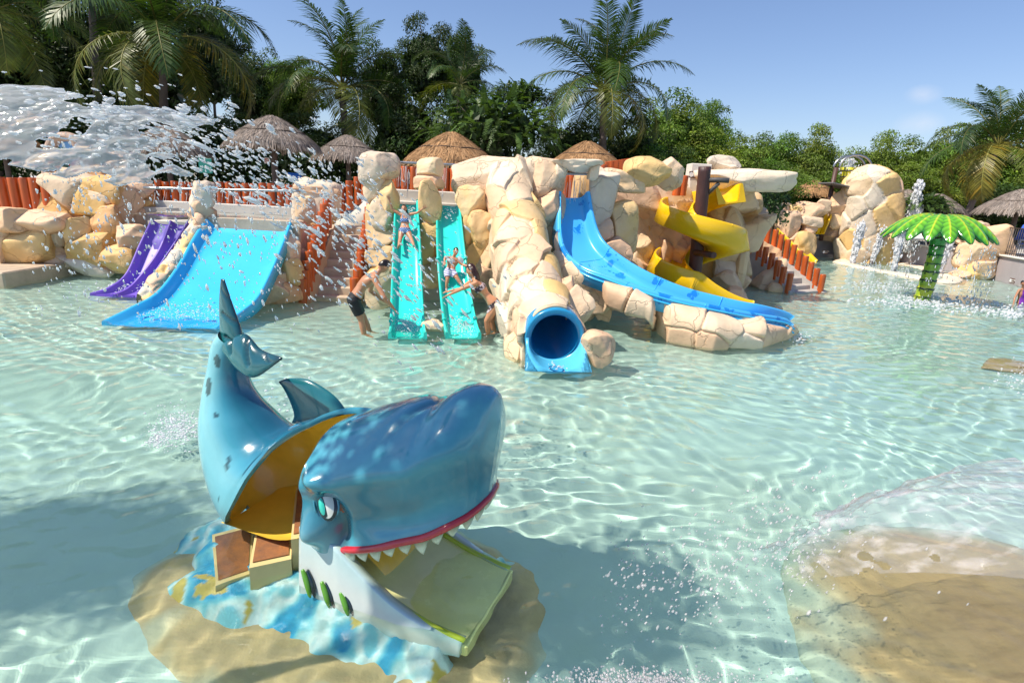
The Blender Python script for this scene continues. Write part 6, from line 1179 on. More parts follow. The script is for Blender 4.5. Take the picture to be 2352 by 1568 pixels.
def person(label, Y, s, J, lat, face, tone, hairc, hair='short', female=False, clothes=(), chest=1., group=None, up=None, belly=1.0, voxel=.0075):
    """J: joints as (photo x, photo y, depth offset)"""
    P = {k: W(v[0], v[1], Y=Y+v[2]) for k, v in J.items()}; lat = unit(np.array(lat, float)); face = unit(np.array(face, float))
    base = (P['hip'][0], P['hip'][1], min(q[2] for q in P.values())); t = thing('person', label, 'person', base, group)
    b = MB(); ts = unit(P['neck']-P['hip']); L = np.linalg.norm(P['neck']-P['hip']); bend = P.get('mid', (P['neck']+P['hip'])/2)
    sw = chest*s
    C = [P['hip']-ts*.09*s, P['hip'], bend*.75+P['hip']*.25, bend, bend*.35+P['neck']*.65, P['neck']-ts*.05*s, P['neck']+ts*.02*s]
    if female: rx, ry = np.array([.13, .165, .135, .118, .145, .13, .05]), np.array([.10, .115, .085, .078, .10, .07, .05])
    else: rx, ry = np.array([.125, .150, .138, .138, .175, .16, .06]), np.array([.095, .108, .095, .092, .112, .08, .055])
    torso(b, C, lat, rx*sw, ry*sw)
    hd = P['head']; capsule(b, [P['neck']-ts*.05*s, P['neck'], hd-unit(hd-P['neck'])*.02*s], np.array([.06, .052, .05])*s*(.88 if female else 1), 12)
    U = unit(hd-P['neck']) if up is None else unit(np.array(up, float)); face = unit(face-U*(face@U)); sd = np.cross(face, U)
    V_, F_ = CS[14]; D = unit(V_); hr = 1.0; x = D@np.eye(3); loc = D.copy(); jaw = np.clip(-loc[:, 2], 0, 1)
    Q = hd+(loc[:, 0]*(.074-.022*jaw)*s)[:, None]*sd+((loc[:, 1]*.094+.018*jaw*(loc[:, 1] > 0)*1)*s)[:, None]*face+(loc[:, 2]*.118*s)[:, None]*U; b.add(Q, F_)
    capsule(b, [hd+face*.088*s+U*.012*s, hd+face*.108*s-U*.022*s], np.array([.010, .014])*s, 8)
    for k in (-1, 1): b.ball(hd+sd*k*.078*s-face*.008*s-U*.005*s, (.014*s, .016*s, .028*s), n=7)
    for k in (-1, 1):
        q = 'l' if k < 0 else 'r'
        if 'sh'+q not in P: P['sh'+q] = P['neck']-ts*.065*s+lat*k*(.165 if female else .185)*s*chest
        a, e, w_ = P['sh'+q], P['el'+q], P['wr'+q]; th = 1.0 if not female else .82
        capsule(b, [P['neck']*.5+a*.5-ts*.02*s, a], np.array([.065, .062])*s*th); capsule(b, [a, a*.6+e*.4, e, e*.7+w_*.3, w_], np.array([.058, .055, .042, .043, .027])*s*th)
        hand(b, w_, e, s, np.array(J.get('palm'+q, None) and W(*J['palm'+q][:2], Y=Y+J['palm'+q][2])-w_ if 'palm'+q in J else np.array([0, 0, -1.])), side=k if female is None else (k*-1))
        h_ = P['hip']-ts*.06*s+lat*k*.088*s*chest; kn, an, to = P['kn'+q], P['an'+q], P['to'+q]; lg = 1.0
        capsule(b, [h_, h_*.55+kn*.45, kn], np.array([.098, .088, .060])*s*lg); capsule(b, [kn, kn*.62+an*.38, an], np.array([.057, .058, .036])*s); capsule(b, [an-unit(to-an)*.03*s, an*.5+to*.5, to], np.array([.038, .040, .026])*s)
    if female and s > .9:
        fr = np.cross(ts, lat); fr = fr if fr@face > -.3 else -fr
        for k in (-1, 1): b.ball(P['neck']-ts*.20*s+lat*k*.075*s+fr*.075*s, .065*s, n=9)
    V, N, F = remeshed(b, voxel*max(s, .6), 3)
    tone = np.array(tone); cc = tone*(1+.12*noise(V, 6, 4, 2)[:, None]); 
    b = MB(); b.add(V, F, cc); body = b.build('body', M['skin'], t, caustic=True)
    # clothes: the skin under them, lifted a little
    for (nm, col, test, lift, mt) in clothes:
        c = np.array([V[list(f)].mean(0) for f in F]); m = test(c, P, ts, lat, s); ids = [i for i in range(len(F)) if m[i]]
        if not ids: continue
        used = sorted({v for i in ids for v in F[i]}); mp = {v: j for j, v in enumerate(used)}; U_ = np.array(used); b = MB(); colr = col(V[U_]) if callable(col) else np.array(col); b.add(V[U_]+N[U_]*lift, [[mp[v] for v in F[i]] for i in ids], colr); b.build(nm, mt, t, caustic=True)
    # face details
    for k in (-1, 1):
        b = MB(); b.ball(hd+sd*k*.031*s+face*.084*s+U*.012*s, np.array([.012, .012, .008])*s, (.03, .02, .015), 6); b.build('eye', M['cloth'], body)
    b = MB(); q = hd+face*.098*s-U*.052*s; b.tube([q-sd*.022*s, q+face*.006*s-U*.003*s, q+sd*.022*s], .0055*s, 6, col=(.42, .13, .10)); b.build('mouth', M['cloth'], body)
    # hair
    b = MB(); g = np.random.default_rng(int(Y*100+J['head'][0])); keep = (loc[:, 2] > .15-.75*np.clip(-loc[:, 1]+.1, 0, 1)) & ~((loc[:, 1] > .45) & (loc[:, 2] < .55)); Q2 = hd+(Q-hd)*1.10+U*.008*s-face*.008*s+ .006*s*noise(Q*9/s, 3, 2, 2)[:, None]*unit(Q-hd)
    Fk = [f for f in F_.tolist() if all(keep[i] for i in f)]; used = sorted({v for f in Fk for v in f}); mp = {v: j for j, v in enumerate(used)}; b.add(Q2[used], [[mp[v] for v in f] for f in Fk], hairc)
    nst = {'short': 26, 'long': 60}[hair]
    for i in range(nst):
        a = g.uniform(.55, 2*math.pi-.55) if hair == 'long' else g.uniform(0, 2*math.pi); a += math.pi/2; r0_ = hd+U*.07*s*g.uniform(.2, 1.3)+(-face*math.sin(a-math.pi)*.085-0*face)*0+(sd*math.cos(a)*.075-face*abs(math.sin(a))*.08)*s
        if hair == 'short': e = r0_+(U*g.uniform(-.03, .02)-face*g.uniform(-.01, .02))*s; mid = (r0_+e)/2
        else:
            ln = g.uniform(.22, .40)*s; dn = np.array([0, 0, -1.]); e = r0_*.35+(P['neck']-ts*.12*s-face*.10*s+sd*math.cos(a)*.10*s)*.65+dn*ln*.5; mid = r0_*.5+e*.5-face*.03*s
        b.tube(spline([r0_, mid, e], 6), np.array([.014, .014, .012, .01, .007, .003])*s*(1 if hair == 'long' else .8), 5, col=np.array(hairc)*g.uniform(.7, 1.3))
    b.build('hair', M['hair'], t)
    return t, P
def proj(c, p, q):
    d = q-p; f = ((c-p)@d)/(d@d); return f, np.linalg.norm(c-p-np.clip(f, 0, 1)[:, None]*d, axis=1)
def shorts(c, P, ts, lat, s, legf=.72, top=.055):
    m = np.zeros(len(c), bool)
    for q in 'lr':
        k = -1 if q == 'l' else 1; h_ = P['hip']-ts*.06*s+lat*k*.088*s; f, d = proj(c, h_, P['kn'+q]); m |= (f > -.35) & (f < legf) & (d < .16*s)
    return m & (((c-P['hip'])@ts) < top*s)
def briefs(c, P, ts, lat, s): 
    x = (c-P['hip'])@ts; l = np.abs((c-P['hip'])@lat); d = np.linalg.norm((c-P['hip'])-np.outer(x, ts), axis=1); return (x < .035*s) & (x > -.13*s+.75*np.clip(l-.03*s, 0, 1)*.85) & (d < .22*s)
def bra(c, P, ts, lat, s):
    x = (c-P['neck'])@ts; l = np.abs((c-P['neck'])@lat); return (x < -.15*s) & (x > -.245*s) & (l < .165*s)
def strap(c, P, ts, lat, s):
    x = (c-P['neck'])@ts; l = np.abs((c-P['neck'])@lat); return (x < -.03*s) & (x > -.16*s) & (np.abs(l-.075*s) < .014*s)
def suit(c, P, ts, lat, s):
    x = (c-P['hip'])@ts; l = np.abs((c-P['hip'])@lat); x2 = (c-P['neck'])@ts; return (x > -.12*s+.8*np.clip(l-.05*s, 0, 1)) & (x2 < -.05*s) & (l < .155*s)
black = (.012, .012, .014)
def gingham(V): k = ((np.floor(V[:, 0]*42)+np.floor(V[:, 2]*42)) % 2)[:, None]; return np.array([.03, .05, .22])*(1-k)+np.array([.22, .38, .60])*k
def stripe(V): k = (np.sin(V[:, 2]*150+V[:, 0]*30) > .1)[:, None]; return np.array([.30, .28, .50])*(1-k)+np.array([.70, .68, .78])*k
def printed(V): k = (noise(V, 30, 2, 2) > .05)[:, None]; return np.array([.05, .03, .04])*(1-k)+np.array([.55, .45, .48])*k
person('man in black swim shorts bending forward with his arm out beside the teal slide', 9.65, 1.0,
    dict(hip=(816, 683, 0), mid=(833, 655, .05), neck=(866, 627, .08), head=(882, 612, .14), ell=(851, 668, .42), wrl=(880, 690, .50), elr=(883, 684, -.22), wrr=(903, 707, -.10), shr=(860, 640, -.10), knl=(836, 731, .12), anl=(852, 768, .16), tol=(868, 778, .1), knr=(830, 735, -.06), anr=(838, 778, -.06), tor=(856, 790, -.12)),
    (.35, -.94, .1), (.72, .55, -.2), (.50, .235, .13), (.018, .012, .01), clothes=[('swim_shorts', black, shorts, .012, M['cloth'])], chest=1.0)
person('woman in a printed bikini leaning forward with her arm out to the boy', 10.12, .95,
    dict(hip=(1133, 696, 0), mid=(1115, 675, 0), neck=(1090, 640, -.02), head=(1083, 621, -.02), ell=(1057, 664, .22), wrl=(1035, 668, .2), elr=(1059, 664, -.20), wrr=(1031, 677, -.12), shr=(1093, 650, -.14), shl=(1088, 643, .15), knl=(1129, 736, .14), anl=(1139, 775, .2), tol=(1125, 785, .15), knr=(1118, 737, -.06), anr=(1123, 776, .0), tor=(1103, 784, -.06)),
    (.15, -.98, 0), (-.92, .1, -.2), (.56, .26, .14), (.035, .012, .010), hair='long', female=True, clothes=[('bikini_bottom', printed, briefs, .008, M['cloth']), ('bikini_top', printed, bra, .008, M['cloth']), ('bikini_strap', printed, strap, .006, M['cloth'])])
YG = float(onprof(930, 533, [(y+.0, z-.12) for y, z in PT])[1])
person('girl in a blue checked bikini sliding down the left teal slide with raised arms', YG, .70,
    dict(hip=(930, 528, -.06), mid=(930, 515, .02), neck=(931, 492, .06), head=(928, 480, .04), shl=(919, 492, .06), shr=(943, 492, .06), ell=(901, 481, .04), wrl=(894, 459, 0), elr=(958, 489, .0), wrr=(972, 479, -.08), knl=(920, 546, -.20), anl=(916, 565, -.46), tol=(914, 571, -.40), knr=(943, 545, -.20), anr=(951, 564, -.46), tor=(953, 569, -.40), palml=(894, 455, -3), palmr=(972, 479, -3)),
    (1, .1, 0), (.05, -.95, -.25), (.50, .24, .14), (.014, .010, .009), hair='long', female=True, clothes=[('bikini_bottom', gingham, briefs, .008, M['cloth']), ('bikini_top', gingham, bra, .008, M['cloth']), ('bikini_strap', gingham, strap, .006, M['cloth'])], up=(-.1, .25, 1), voxel=.008)
YB = float(onprof(1036, 628, [(y, z-.1) for y, z in PT])[1])
person('small boy in lilac striped shorts sliding down the right teal slide', YB, .66,
    dict(hip=(1035, 621, -.04), mid=(1037, 610, -.0), neck=(1042, 591, .0), head=(1047, 578, -.03), shl=(1033, 593, 0), shr=(1051, 597, -.02), ell=(1022, 592, -.06), wrl=(1021, 601, -.14), elr=(1062, 608, -.06), wrr=(1079, 613, -.14), knl=(1028, 641, -.14), anl=(1025, 662, -.16), tol=(1024, 668, -.24), knr=(1049, 637, -.16), anr=(1062, 657, -.22), tor=(1065, 663, -.30)),
    (.96, -.2, -.1), (.25, -.9, -.45), (.50, .23, .13), (.014, .010, .009), clothes=[('swim_shorts', stripe, shorts, .012, M['cloth'])], up=(.2, -.05, 1), voxel=.008)
gc = W(2350, 697, z=0); Yg = float(gc[1])
t, P = person('small girl in a purple swimsuit standing in the water at the right edge', Yg, .72,
    dict(hip=(2345, 697, 0), mid=(2346, 685, 0), neck=(2349, 663, 0), head=(2350, 651, -.02), ell=(2331, 684, -.05), wrl=(2328, 697, -.12), elr=(2364, 684, -.05), wrr=(2366, 697, -.12), knl=(2338, 712, 0), anl=(2335, 728, 0), tol=(2333, 731, -.1), knr=(2350, 712, 0), anr=(2349, 728, 0), tor=(2348, 731, -.1)),
    (1, .1, 0), (-.3, -.9, -.2), (.45, .21, .12), (.014, .010, .012), female=True, clothes=[('swimsuit', (.20, .03, .38), suit, .010, M['cloth'])], voxel=.010)
cm = W(1820, 482, Y=30.5); s_ = .95
t, P = person('person in a red and white cap behind the far play rocks', 30.5, s_,
    dict(hip=(1820, 512, 0), mid=(1820, 501, 0), neck=(1820, 484, 0), head=(1820, 476, 0), ell=(1809, 498, 0), wrl=(1810, 510, -.1), elr=(1831, 498, 0), wrr=(1830, 510, -.1), knl=(1817, 530, 0), anl=(1817, 548, 0), tol=(1816, 549, -.1), knr=(1823, 530, 0), anr=(1823, 548, 0), tor=(1822, 549, -.1)),
    (1, 0, 0), (.3, -1, 0), (.45, .22, .13), (.02, .015, .012), voxel=.02)
b = MB(); hd = P['head']; th = np.linspace(0, 2*math.pi, 20, endpoint=False); b.grid(np.array([hd+np.c_[r_*np.cos(th), r_*1.15*np.sin(th), np.full(20, z)] for r_, z in ((.10, .03), (.102, .06), (.09, .11), (.06, .14), (.01, .155))]), np.array([.62, .03, .06])*np.ones((100, 1)), closev=True); b.box(hd+[0.02, -.14, .045], (.14, .12, .015), col=(.6, .03, .05), bev=.005); b.box(hd+[-.085, -.045, .075], (.03, .07, .07), col=(.8, .8, .8), bev=.01)
b.build('cap', M['paint'], t)
# ------------------------------------------------------------------ moving water: sheets, drops, jets and foam
def sprayglass(name, white, rough=.05, tl=.5):
    m = bpy.data.materials.new(name); m.use_nodes = True; t = m.node_tree; p = t.nodes['Principled BSDF']; out = t.nodes['Material Output']
    p.inputs['Transmission Weight'].default_value = 1; p.inputs['IOR'].default_value = 1.333; p.inputs['Roughness'].default_value = rough; p.inputs['Base Color'].default_value = (1, 1, 1, 1)
    d = t.nodes.new('ShaderNodeBsdfDiffuse'); d.inputs[0].default_value = (.95, .96, .98, 1); tr = t.nodes.new('ShaderNodeBsdfTranslucent'); tr.inputs[0].default_value = (.9, .92, .95, 1)
    a = t.nodes.new('ShaderNodeMixShader'); a.inputs[0].default_value = tl; t.links.new(d.outputs[0], a.inputs[1]); t.links.new(tr.outputs[0], a.inputs[2])
    mx = t.nodes.new('ShaderNodeMixShader'); t.links.new(p.outputs[0], mx.inputs[1]); t.links.new(a.outputs[0], mx.inputs[2]); mx.inputs[0].default_value = white
    t.links.new(mx.outputs[0], out.inputs[0]); return m, mx, t
drop_m, _, _ = sprayglass('splash_drop_water', .45)
foam_m, _, _ = sprayglass('white_water', .94)
def drops(b, P, R_, stretch=None, n=5, g=rng):
    """many small tear shaped drops"""
    ph = np.linspace(.05, math.pi-.05, n); th = np.linspace(0, 2*math.pi, 6, endpoint=False); U = np.stack([np.sin(ph)[:, None]*np.cos(th), np.sin(ph)[:, None]*np.sin(th), np.cos(ph)[:, None]+0*th], -1).reshape(-1, 3); idx = np.arange(n*6).reshape(n, 6); idx = np.hstack([idx, idx[:, :1]])
    Fq = np.stack([idx[:-1, :-1], idx[1:, :-1], idx[1:, 1:], idx[:-1, 1:]], -1).reshape(-1, 4); Fc = [list(range(6)), list(range((n-1)*6, n*6))[::-1]]
    for i in range(len(P)):
        sc = np.array([1, 1, 1.])*R_[i]*g.uniform(.7, 1.3, 3); V = U*sc*(1+.2*g.normal(size=(len(U), 1)))
        if stretch is not None:
            d = unit(stretch[i]); k = np.linalg.norm(stretch[i]); V = V+np.outer(V@d, d)*k
        b.add(V+P[i], Fq); k0 = b.n-len(V); b.F += [[q+k0 for q in f] for f in Fc]; b.SM += [True]*2; b.MI += [0]*2
def sheet(C0, V0, width, across, tmax, seed, hole, name, label, m, n=(220, 110), thick=.02, wr=(.75, .6)):
    """a ballistic sheet of water breaking into holes and ligaments"""
    nu, nv = n; t_ = np.linspace(0, tmax, nu); v = np.linspace(-1, 1, nv); across = np.array(across, float); G = np.zeros((nu, nv, 3))
    for i, t in enumerate(t_):
        c = C0+V0*t+np.array([0, 0, -4.9])*t*t; w_ = width*(wr[0]+wr[1]*t/tmax); G[i] = c+v[:, None]*across*w_+(v**2)[:, None]*np.array([0, 0, -.12-.5*t/tmax])*width
    N = grid_normals(G); vh = unit(V0); Gs = G-.62*(G@vh)[..., None]*vh; nz_ = noise(Gs, 6.5, seed, 3)*.04+noise(Gs, 22, seed+3, 2)*.022; G = G+N*nz_[..., None]*np.linspace(.4, 1.7, nu)[:, None, None]
    hl = noise(Gs, 5.2, seed+9, 3)+.45*noise(Gs, 15, seed+2, 2); thr = hole(t_/tmax)[:, None]-.55*np.clip(np.abs(v)-.72, 0, 1)[None]*2.2; keep = hl < thr
    idx = np.arange(nu*nv).reshape(nu, nv); fk = keep[:-1, :-1] & keep[1:, 1:]; q = np.stack([idx[:-1, :-1], idx[1:, :-1], idx[1:, 1:], idx[:-1, 1:]], -1)[fk]
    b = MB(); off = nu*nv; V2 = (G-N*thick*np.clip(.3+noise(G, 7, seed+4, 2)[..., None], .12, 1)).reshape(-1, 3)
    V = np.vstack([G.reshape(-1, 3), V2]); F = [list(x) for x in q]+[[x[3]+off, x[2]+off, x[1]+off, x[0]+off] for x in q]; ed = {}
    for x in q:
        for a, c in ((x[0], x[1]), (x[1], x[2]), (x[2], x[3]), (x[3], x[0])):
            if (c, a) in ed: ed.pop((c, a))
            else: ed[(a, c)] = 1
    F += [[a, a+off, c+off, c] for (a, c) in ed]; b.add(V, F)
    o = b.build(name, m, loc=tuple(G[0].mean(0))); o['kind'] = 'stuff'; o['label'] = label; o['category'] = 'water'; return G, keep
gs = np.random.default_rng(77)
# upper left: a sheet thrown to the right by a fountain outside the frame, and its falling drops
c0 = W(-170, 150, Y=4.3); c1 = W(610, 300, Y=4.9); T_ = .42; V0 = (c1-c0)/T_+np.array([0, 0, 4.9*T_])
sheet_m, _, _ = sprayglass('thrown_water', .30)
G, kp = sheet(c0+np.array([0, 0, -.34]), V0, .40, unit(np.array([.05, .55, .80])), T_*.86, 3, lambda f: np.interp(f, [0, .3, .6, .85, 1], [.72, .48, .18, -.06, -.28]), 'water_sheet', 'white sheet of fountain water thrown across the upper left', sheet_m, n=(260, 130))
b = MB(); n = 1250; tt = gs.uniform(.35, 1.7, n)*T_; base = c0+V0*tt[:, None]+np.array([0, 0, -4.9])*(tt**2)[:, None]; sp_ = gs.normal(size=(n, 3))*np.array([.13, .28, .12])*(.6+tt/T_)[:, None]; P = base+sp_*np.array([1, 1, np.nan_to_num(1.)])+np.array([0, 0, -.36]); vel = V0+np.array([0, 0, -9.8])*tt[:, None]
drops(b, P, gs.gamma(2.2, .0023, n)+.002, unit(vel)*gs.uniform(.8, 3.2, n)[:, None], g=gs)
n = 1150; x = gs.beta(1.5, 1.9, n); px = 60+850*x; py = 300+430*gs.beta(1.1, 1.5, n)+60*x; Yd = gs.uniform(3.9, 6.2, n); P = np.array([W(a, c, Y=d) for a, c, d in zip(px, py, Yd)]); keep = P[:, 2] > .03; P = P[keep]
drops(b, P, gs.gamma(2.2, .0017, len(P))+.002, np.array([.25, 0, -1.])*gs.uniform(.3, 1.5, len(P))[:, None], g=gs)
o = b.build('spray', drop_m, loc=tuple(c0)); o['kind'] = 'stuff'; o['label'] = 'scattered bright water drops falling across the left half'; o['category'] = 'water drops'
# lower right: a clear sheet falling to the left from a fountain outside the frame
c0 = W(2520, 1165, Y=2.75); c1 = W(1640, 1270, Y=3.0); T_ = .40; V0 = (c1-c0)/T_+np.array([0, 0, 4.9*T_])
clear_m = bpy.data.materials.new('clear_sheet_water'); clear_m.use_nodes = True; t = clear_m.node_tree; t.nodes.remove(t.nodes['Principled BSDF']); tr = t.nodes.new('ShaderNodeBsdfTransparent'); tr.inputs[0].default_value = (.93, .94, .96, 1); gl_ = t.nodes.new('ShaderNodeBsdfGlossy'); gl_.inputs['Roughness'].default_value = .06; df = t.nodes.new('ShaderNodeBsdfDiffuse'); df.inputs[0].default_value = (.85, .8, .8, 1)
fr_ = t.nodes.new('ShaderNodeFresnel'); fr_.inputs[0].default_value = 1.07; n_ = t.nodes.new('ShaderNodeTexNoise'); n_.inputs['Scale'].default_value = 9; n_.inputs['Detail'].default_value = 6; mp_ = t.nodes.new('ShaderNodeMapping'); tc2 = t.nodes.new('ShaderNodeTexCoord'); mp_.inputs['Scale'].default_value = (.35, 1.6, 1.6); t.links.new(tc2.outputs['Object'], mp_.inputs[0]); t.links.new(mp_.outputs[0], n_.inputs['Vector'])
bp_ = t.nodes.new('ShaderNodeBump'); bp_.inputs['Distance'].default_value = .005; t.links.new(n_.outputs[0], bp_.inputs['Height']); t.links.new(bp_.outputs[0], gl_.inputs['Normal']); t.links.new(bp_.outputs[0], fr_.inputs['Normal'])
rm_ = t.nodes.new('ShaderNodeMapRange'); rm_.inputs['From Min'].default_value = .5; rm_.inputs['From Max'].default_value = .8; rm_.inputs['To Min'].default_value = .06; rm_.inputs['To Max'].default_value = .30; t.links.new(n_.outputs[0], rm_.inputs[0]); m1 = t.nodes.new('ShaderNodeMixShader'); m2 = t.nodes.new('ShaderNodeMixShader'); fm_ = t.nodes.new('ShaderNodeMath'); fm_.operation = 'MULTIPLY'; fm_.inputs[1].default_value = .4; t.links.new(fr_.outputs[0], fm_.inputs[0]); t.links.new(fm_.outputs[0], m1.inputs[0]); t.links.new(tr.outputs[0], m1.inputs[1]); t.links.new(gl_.outputs[0], m1.inputs[2]); t.links.new(rm_.outputs[0], m2.inputs[0]); t.links.new(m1.outputs[0], m2.inputs[1]); t.links.new(df.outputs[0], m2.inputs[2]); t.links.new(m2.outputs[0], t.nodes['Material Output'].inputs[0])
G, kp = sheet(c0, V0, .50, unit(np.array([.25, .95, .0])), T_*.86, 21, lambda f: np.interp(f, [0, .55, .8, 1], [1.2, .7, .3, .0]), 'water_sheet', 'clear sheet of fountain water falling across the lower right', clear_m, n=(240, 120), thick=.004, wr=(1.5, -1.3))
b = MB(); n = 380; tt = gs.uniform(.6, 1.3, n)*T_; base = c0+V0*tt[:, None]+np.array([0, 0, -4.9])*(tt**2)[:, None]; P = base+gs.normal(size=(n, 3))*np.array([.10, .26, .10]); P = P[P[:, 2] > .02]; drops(b, P, gs.uniform(.002, .007, len(P)), np.array([-.6, 0, -.8])*gs.uniform(.2, 1.6, len(P))[:, None], g=gs)
n = 420; px = gs.uniform(1380, 1900, n); py = 1250+(1900-px)*.35*gs.uniform(.2, 1.3, n)+gs.normal(0, 50, n); P = np.array([W(a, min(c, 1600), Y=d) for a, c, d in zip(px, py, gs.uniform(2.2, 2.9, n))]); P = P[P[:, 2] > .02]; drops(b, P, gs.uniform(.002, .0062, len(P)), np.array([-.5, 0, -.8])*gs.uniform(.2, 1.4, len(P))[:, None], g=gs)
n = 700; px = gs.normal(1480, 110, n); py = 1568-np.abs(gs.normal(0, 16, n)); P = np.array([W(a, c, z=gs.uniform(0, .05)) for a, c in zip(px, py)]); drops(b, P, gs.uniform(.002, .008, n), None, g=gs)
cdm = clear_m.copy(); cdm.name = 'clear_drop_water'
for nd in cdm.node_tree.nodes:
    if nd.type == 'MAP_RANGE': nd.inputs['To Min'].default_value = .25; nd.inputs['To Max'].default_value = .55
    if nd.type == 'FRESNEL': nd.inputs[0].default_value = 1.33
o = b.build('spray', cdm, loc=tuple(c1)); o['kind'] = 'stuff'; o['label'] = 'clear drops and foam falling at the lower right and bottom edge'; o['category'] = 'water drops'
# ground jets
for i, ((bx, by), (tx, ty), Yj) in enumerate((((1957, 606), (1981, 512), 0), ((2002, 603), (2030, 523), 0), ((2053, 619), (2073, 520), 0), ((2158, 629), (2180, 547), 0))):
    p = W(bx, by, z=.05); q = W(tx, ty, Y=p[1]); t = thing('water_jet', ['leftmost of the four ground jets, in front of the tall rock', 'second ground jet from the left, at the foot of the tall rock', 'third ground jet from the left, under the left fountain leaves', 'rightmost of the four ground jets, right of the fountain trunk'][i], 'water jet', tuple(p), 'ground jets')
    b = MB(); b.tube([p-[0, 0, .45], p+[0, 0, .10]], .10, 12); b.build('nozzle', M['dark_steel'], t, caustic=True)
    b = MB(); kk = np.linspace(0, 1, 40); b.tube(p+(q-p)*kk[:, None]*.93+gs.normal(size=(40, 3))*.012, (.035+.055*kk)*(1+.35*gs.normal(size=40)*.5)*np.clip((1-kk)*6, .15, 1), 10); n = 800; f = gs.beta(1.0, 1.25, n); P = p+(q-p)*f[:, None]+gs.normal(size=(n, 3))*np.array([.07, .07, .05])*(.35+1.0*f)[:, None]; drops(b, P, gs.uniform(.02, .055, n)*(1.1-.3*f), np.tile(unit(q-p), (n, 1))*gs.uniform(.5, 2.2, n)[:, None], n=4, g=gs); o = b.build('water', foam_m, t); o['kind'] = 'stuff'
p = W(2078, 575, Y=28.5); q = W(2112, 418, Y=28.5); t = thing('water_jet', 'tall white fountain spout rising behind the left fountain leaves', 'water jet', tuple(p)); b = MB(); n = 1100; f = gs.random(n); P = p+(q-p)*f[:, None]+gs.normal(size=(n, 3))*np.array([.16, .2, .1])*(1.35-.9*f)[:, None]; drops(b, P, gs.uniform(.015, .055, n), np.tile([0, 0, 1.], (n, 1))*gs.uniform(.3, 1.6, n)[:, None], n=4, g=gs); b.build('water', foam_m, t)['kind'] = 'stuff'
# water falling from the fountain leaves, the bucket and the spray rails
b = MB()
for i in range(26):
    a = i*2*math.pi/26+gs.uniform(-.1, .1); r_ = gs.uniform(1.2, 1.75); p = tc_+np.array([math.cos(a)*r_, math.sin(a)*r_, -.75]); n = 26; f = gs.random(n); P = p+np.c_[gs.normal(0, .05, n), gs.normal(0, .05, n), -f*(p[2]-.02)]; drops(b, P, gs.uniform(.006, .016, n), np.tile([0, 0, -1.], (n, 1))*gs.uniform(.5, 3, n)[:, None], n=4, g=gs)
o = b.build('falling_water', foam_m, loc=tuple(tc_)); o['kind'] = 'stuff'; o['label'] = 'thin water falling from the tips of the fountain leaves'; o['category'] = 'water'
def curtain(A, B, zlow, n, label, r_=.0045):
    b = MB(); nn = 0
    for i in range(n):
        f = gs.random(); p = A+(B-A)*f; e = np.array([p[0]+gs.normal(0, .03), p[1]-gs.uniform(.02, .12), zlow+gs.uniform(0, .3)]); g1 = gs.uniform(0, .3); q = p+(e-p)*g1; e2 = p+(e-p)*gs.uniform(.6, 1); b.tube([q, (q+e2)/2+[0, .01, 0], e2], r_*gs.uniform(.6, 1.3), 4, caps=False)
    o = b.build('water_curtain', foam_m, loc=tuple(A)); o['kind'] = 'stuff'; o['label'] = label; o['category'] = 'water'
curtain(W(905, 373, Y=12.9), W(958, 375, Y=12.9), 2.25, 16, 'thin water streams falling from the left half of the rail above the teal slides'); curtain(W(1010, 378, Y=12.9), W(1062, 380, Y=12.9), 2.25, 16, 'thin water streams falling from the right half of the rail above the teal slides')
curtain(W(345, 432, Y=13.1), W(685, 439, Y=13.1), 1.68, 34, 'thin water streams falling from the long rail over the splash pool', .004); curtain(W(1300, 400, Y=12.9), W(1345, 401, Y=12.9), 2.2, 16, 'thin water streams falling under the rock arch')
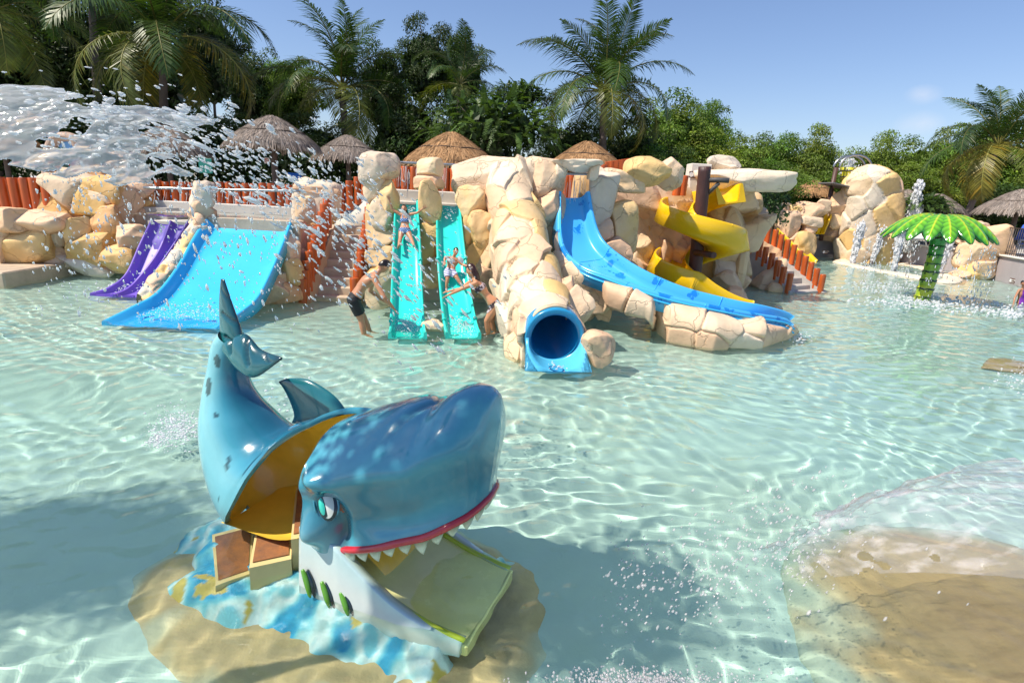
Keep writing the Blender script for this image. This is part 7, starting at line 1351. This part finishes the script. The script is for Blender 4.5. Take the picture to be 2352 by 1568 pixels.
b = MB(); p = W(1955, 366, Y=30); n = 240; f = gs.random(n); P = p+np.c_[gs.normal(0, .07, n)*(1+3*f), gs.normal(0, .1, n)*(1+3*f), -f*.75]; drops(b, P, gs.uniform(.012, .03, n), np.tile([0, 0, -1.], (n, 1)), n=4, g=gs); o = b.build('falling_water', foam_m, loc=tuple(p)); o['kind'] = 'stuff'; o['label'] = 'water pouring into the yellow tipping bucket'; o['category'] = 'water'
# foam on the pool: where slides end, where jets and drops strike
b = MB()
def foam(px, py, wx, wy, n, r_=(.004, .02), z=.012, Yp=None):
    x = gs.normal(px, wx, n); y = gs.normal(py, wy, n)
    P = np.array([W(a, c, z=z) if Yp is None else onprof(a, c, Yp) for a, c in zip(x, y)]); P[:, 2] += gs.uniform(-.006, .012, n); ph = gs.uniform(r_[0], r_[1], n)
    drops(b, P, ph, np.tile([1., 0, 0], (n, 1))*gs.uniform(0, 1.5, n)[:, None], n=4, g=gs)
for (px, py, wx, wy, n) in ((2110, 690, 60, 7, 260), (2190, 700, 70, 8, 200), (2030, 660, 60, 6, 160), (1990, 610, 30, 5, 120), (2060, 625, 30, 5, 120), (2150, 634, 30, 5, 100), (2330, 722, 30, 5, 90), (2300, 715, 60, 6, 90)): foam(px, py, wx, wy, n, (.008, .03))
foam(410, 980, 30, 22, 520, (.002, .009)); foam(365, 1010, 16, 10, 200, (.002, .008)); foam(1270, 838, 34, 6, 60, (.004, .014)); foam(1830, 775, 14, 6, 60, (.006, .018)); foam(2330, 868, 30, 20, 60, (.004, .014)); foam(1100, 760, 30, 8, 20, (.004, .012)); foam(640, 930, 60, 40, 70, (.004, .014))
PTb = [(y, z-.10) for y, z in PT]; foam(937, 746, 15, 11, 420, (.002, .008), Yp=PTb); foam(1063, 748, 15, 11, 420, (.002, .008), Yp=PTb); foam(935, 480, 12, 6, 40, (.004, .012), Yp=PTb); foam(1032, 490, 12, 10, 40, (.004, .012), Yp=PTb)
PBb = [(y, z-.13) for y, z in PB]; foam(420, 718, 80, 14, 600, (.002, .010), Yp=PBb); foam(270, 662, 28, 8, 120, (.005, .016), Yp=[(y, z-.1) for y, z in PP])
o = b.build('foam', foam_m, loc=(0, 9, 0)); o['kind'] = 'stuff'; o['label'] = 'white foam flecks on the water where slides and jets splash'; o['category'] = 'foam'
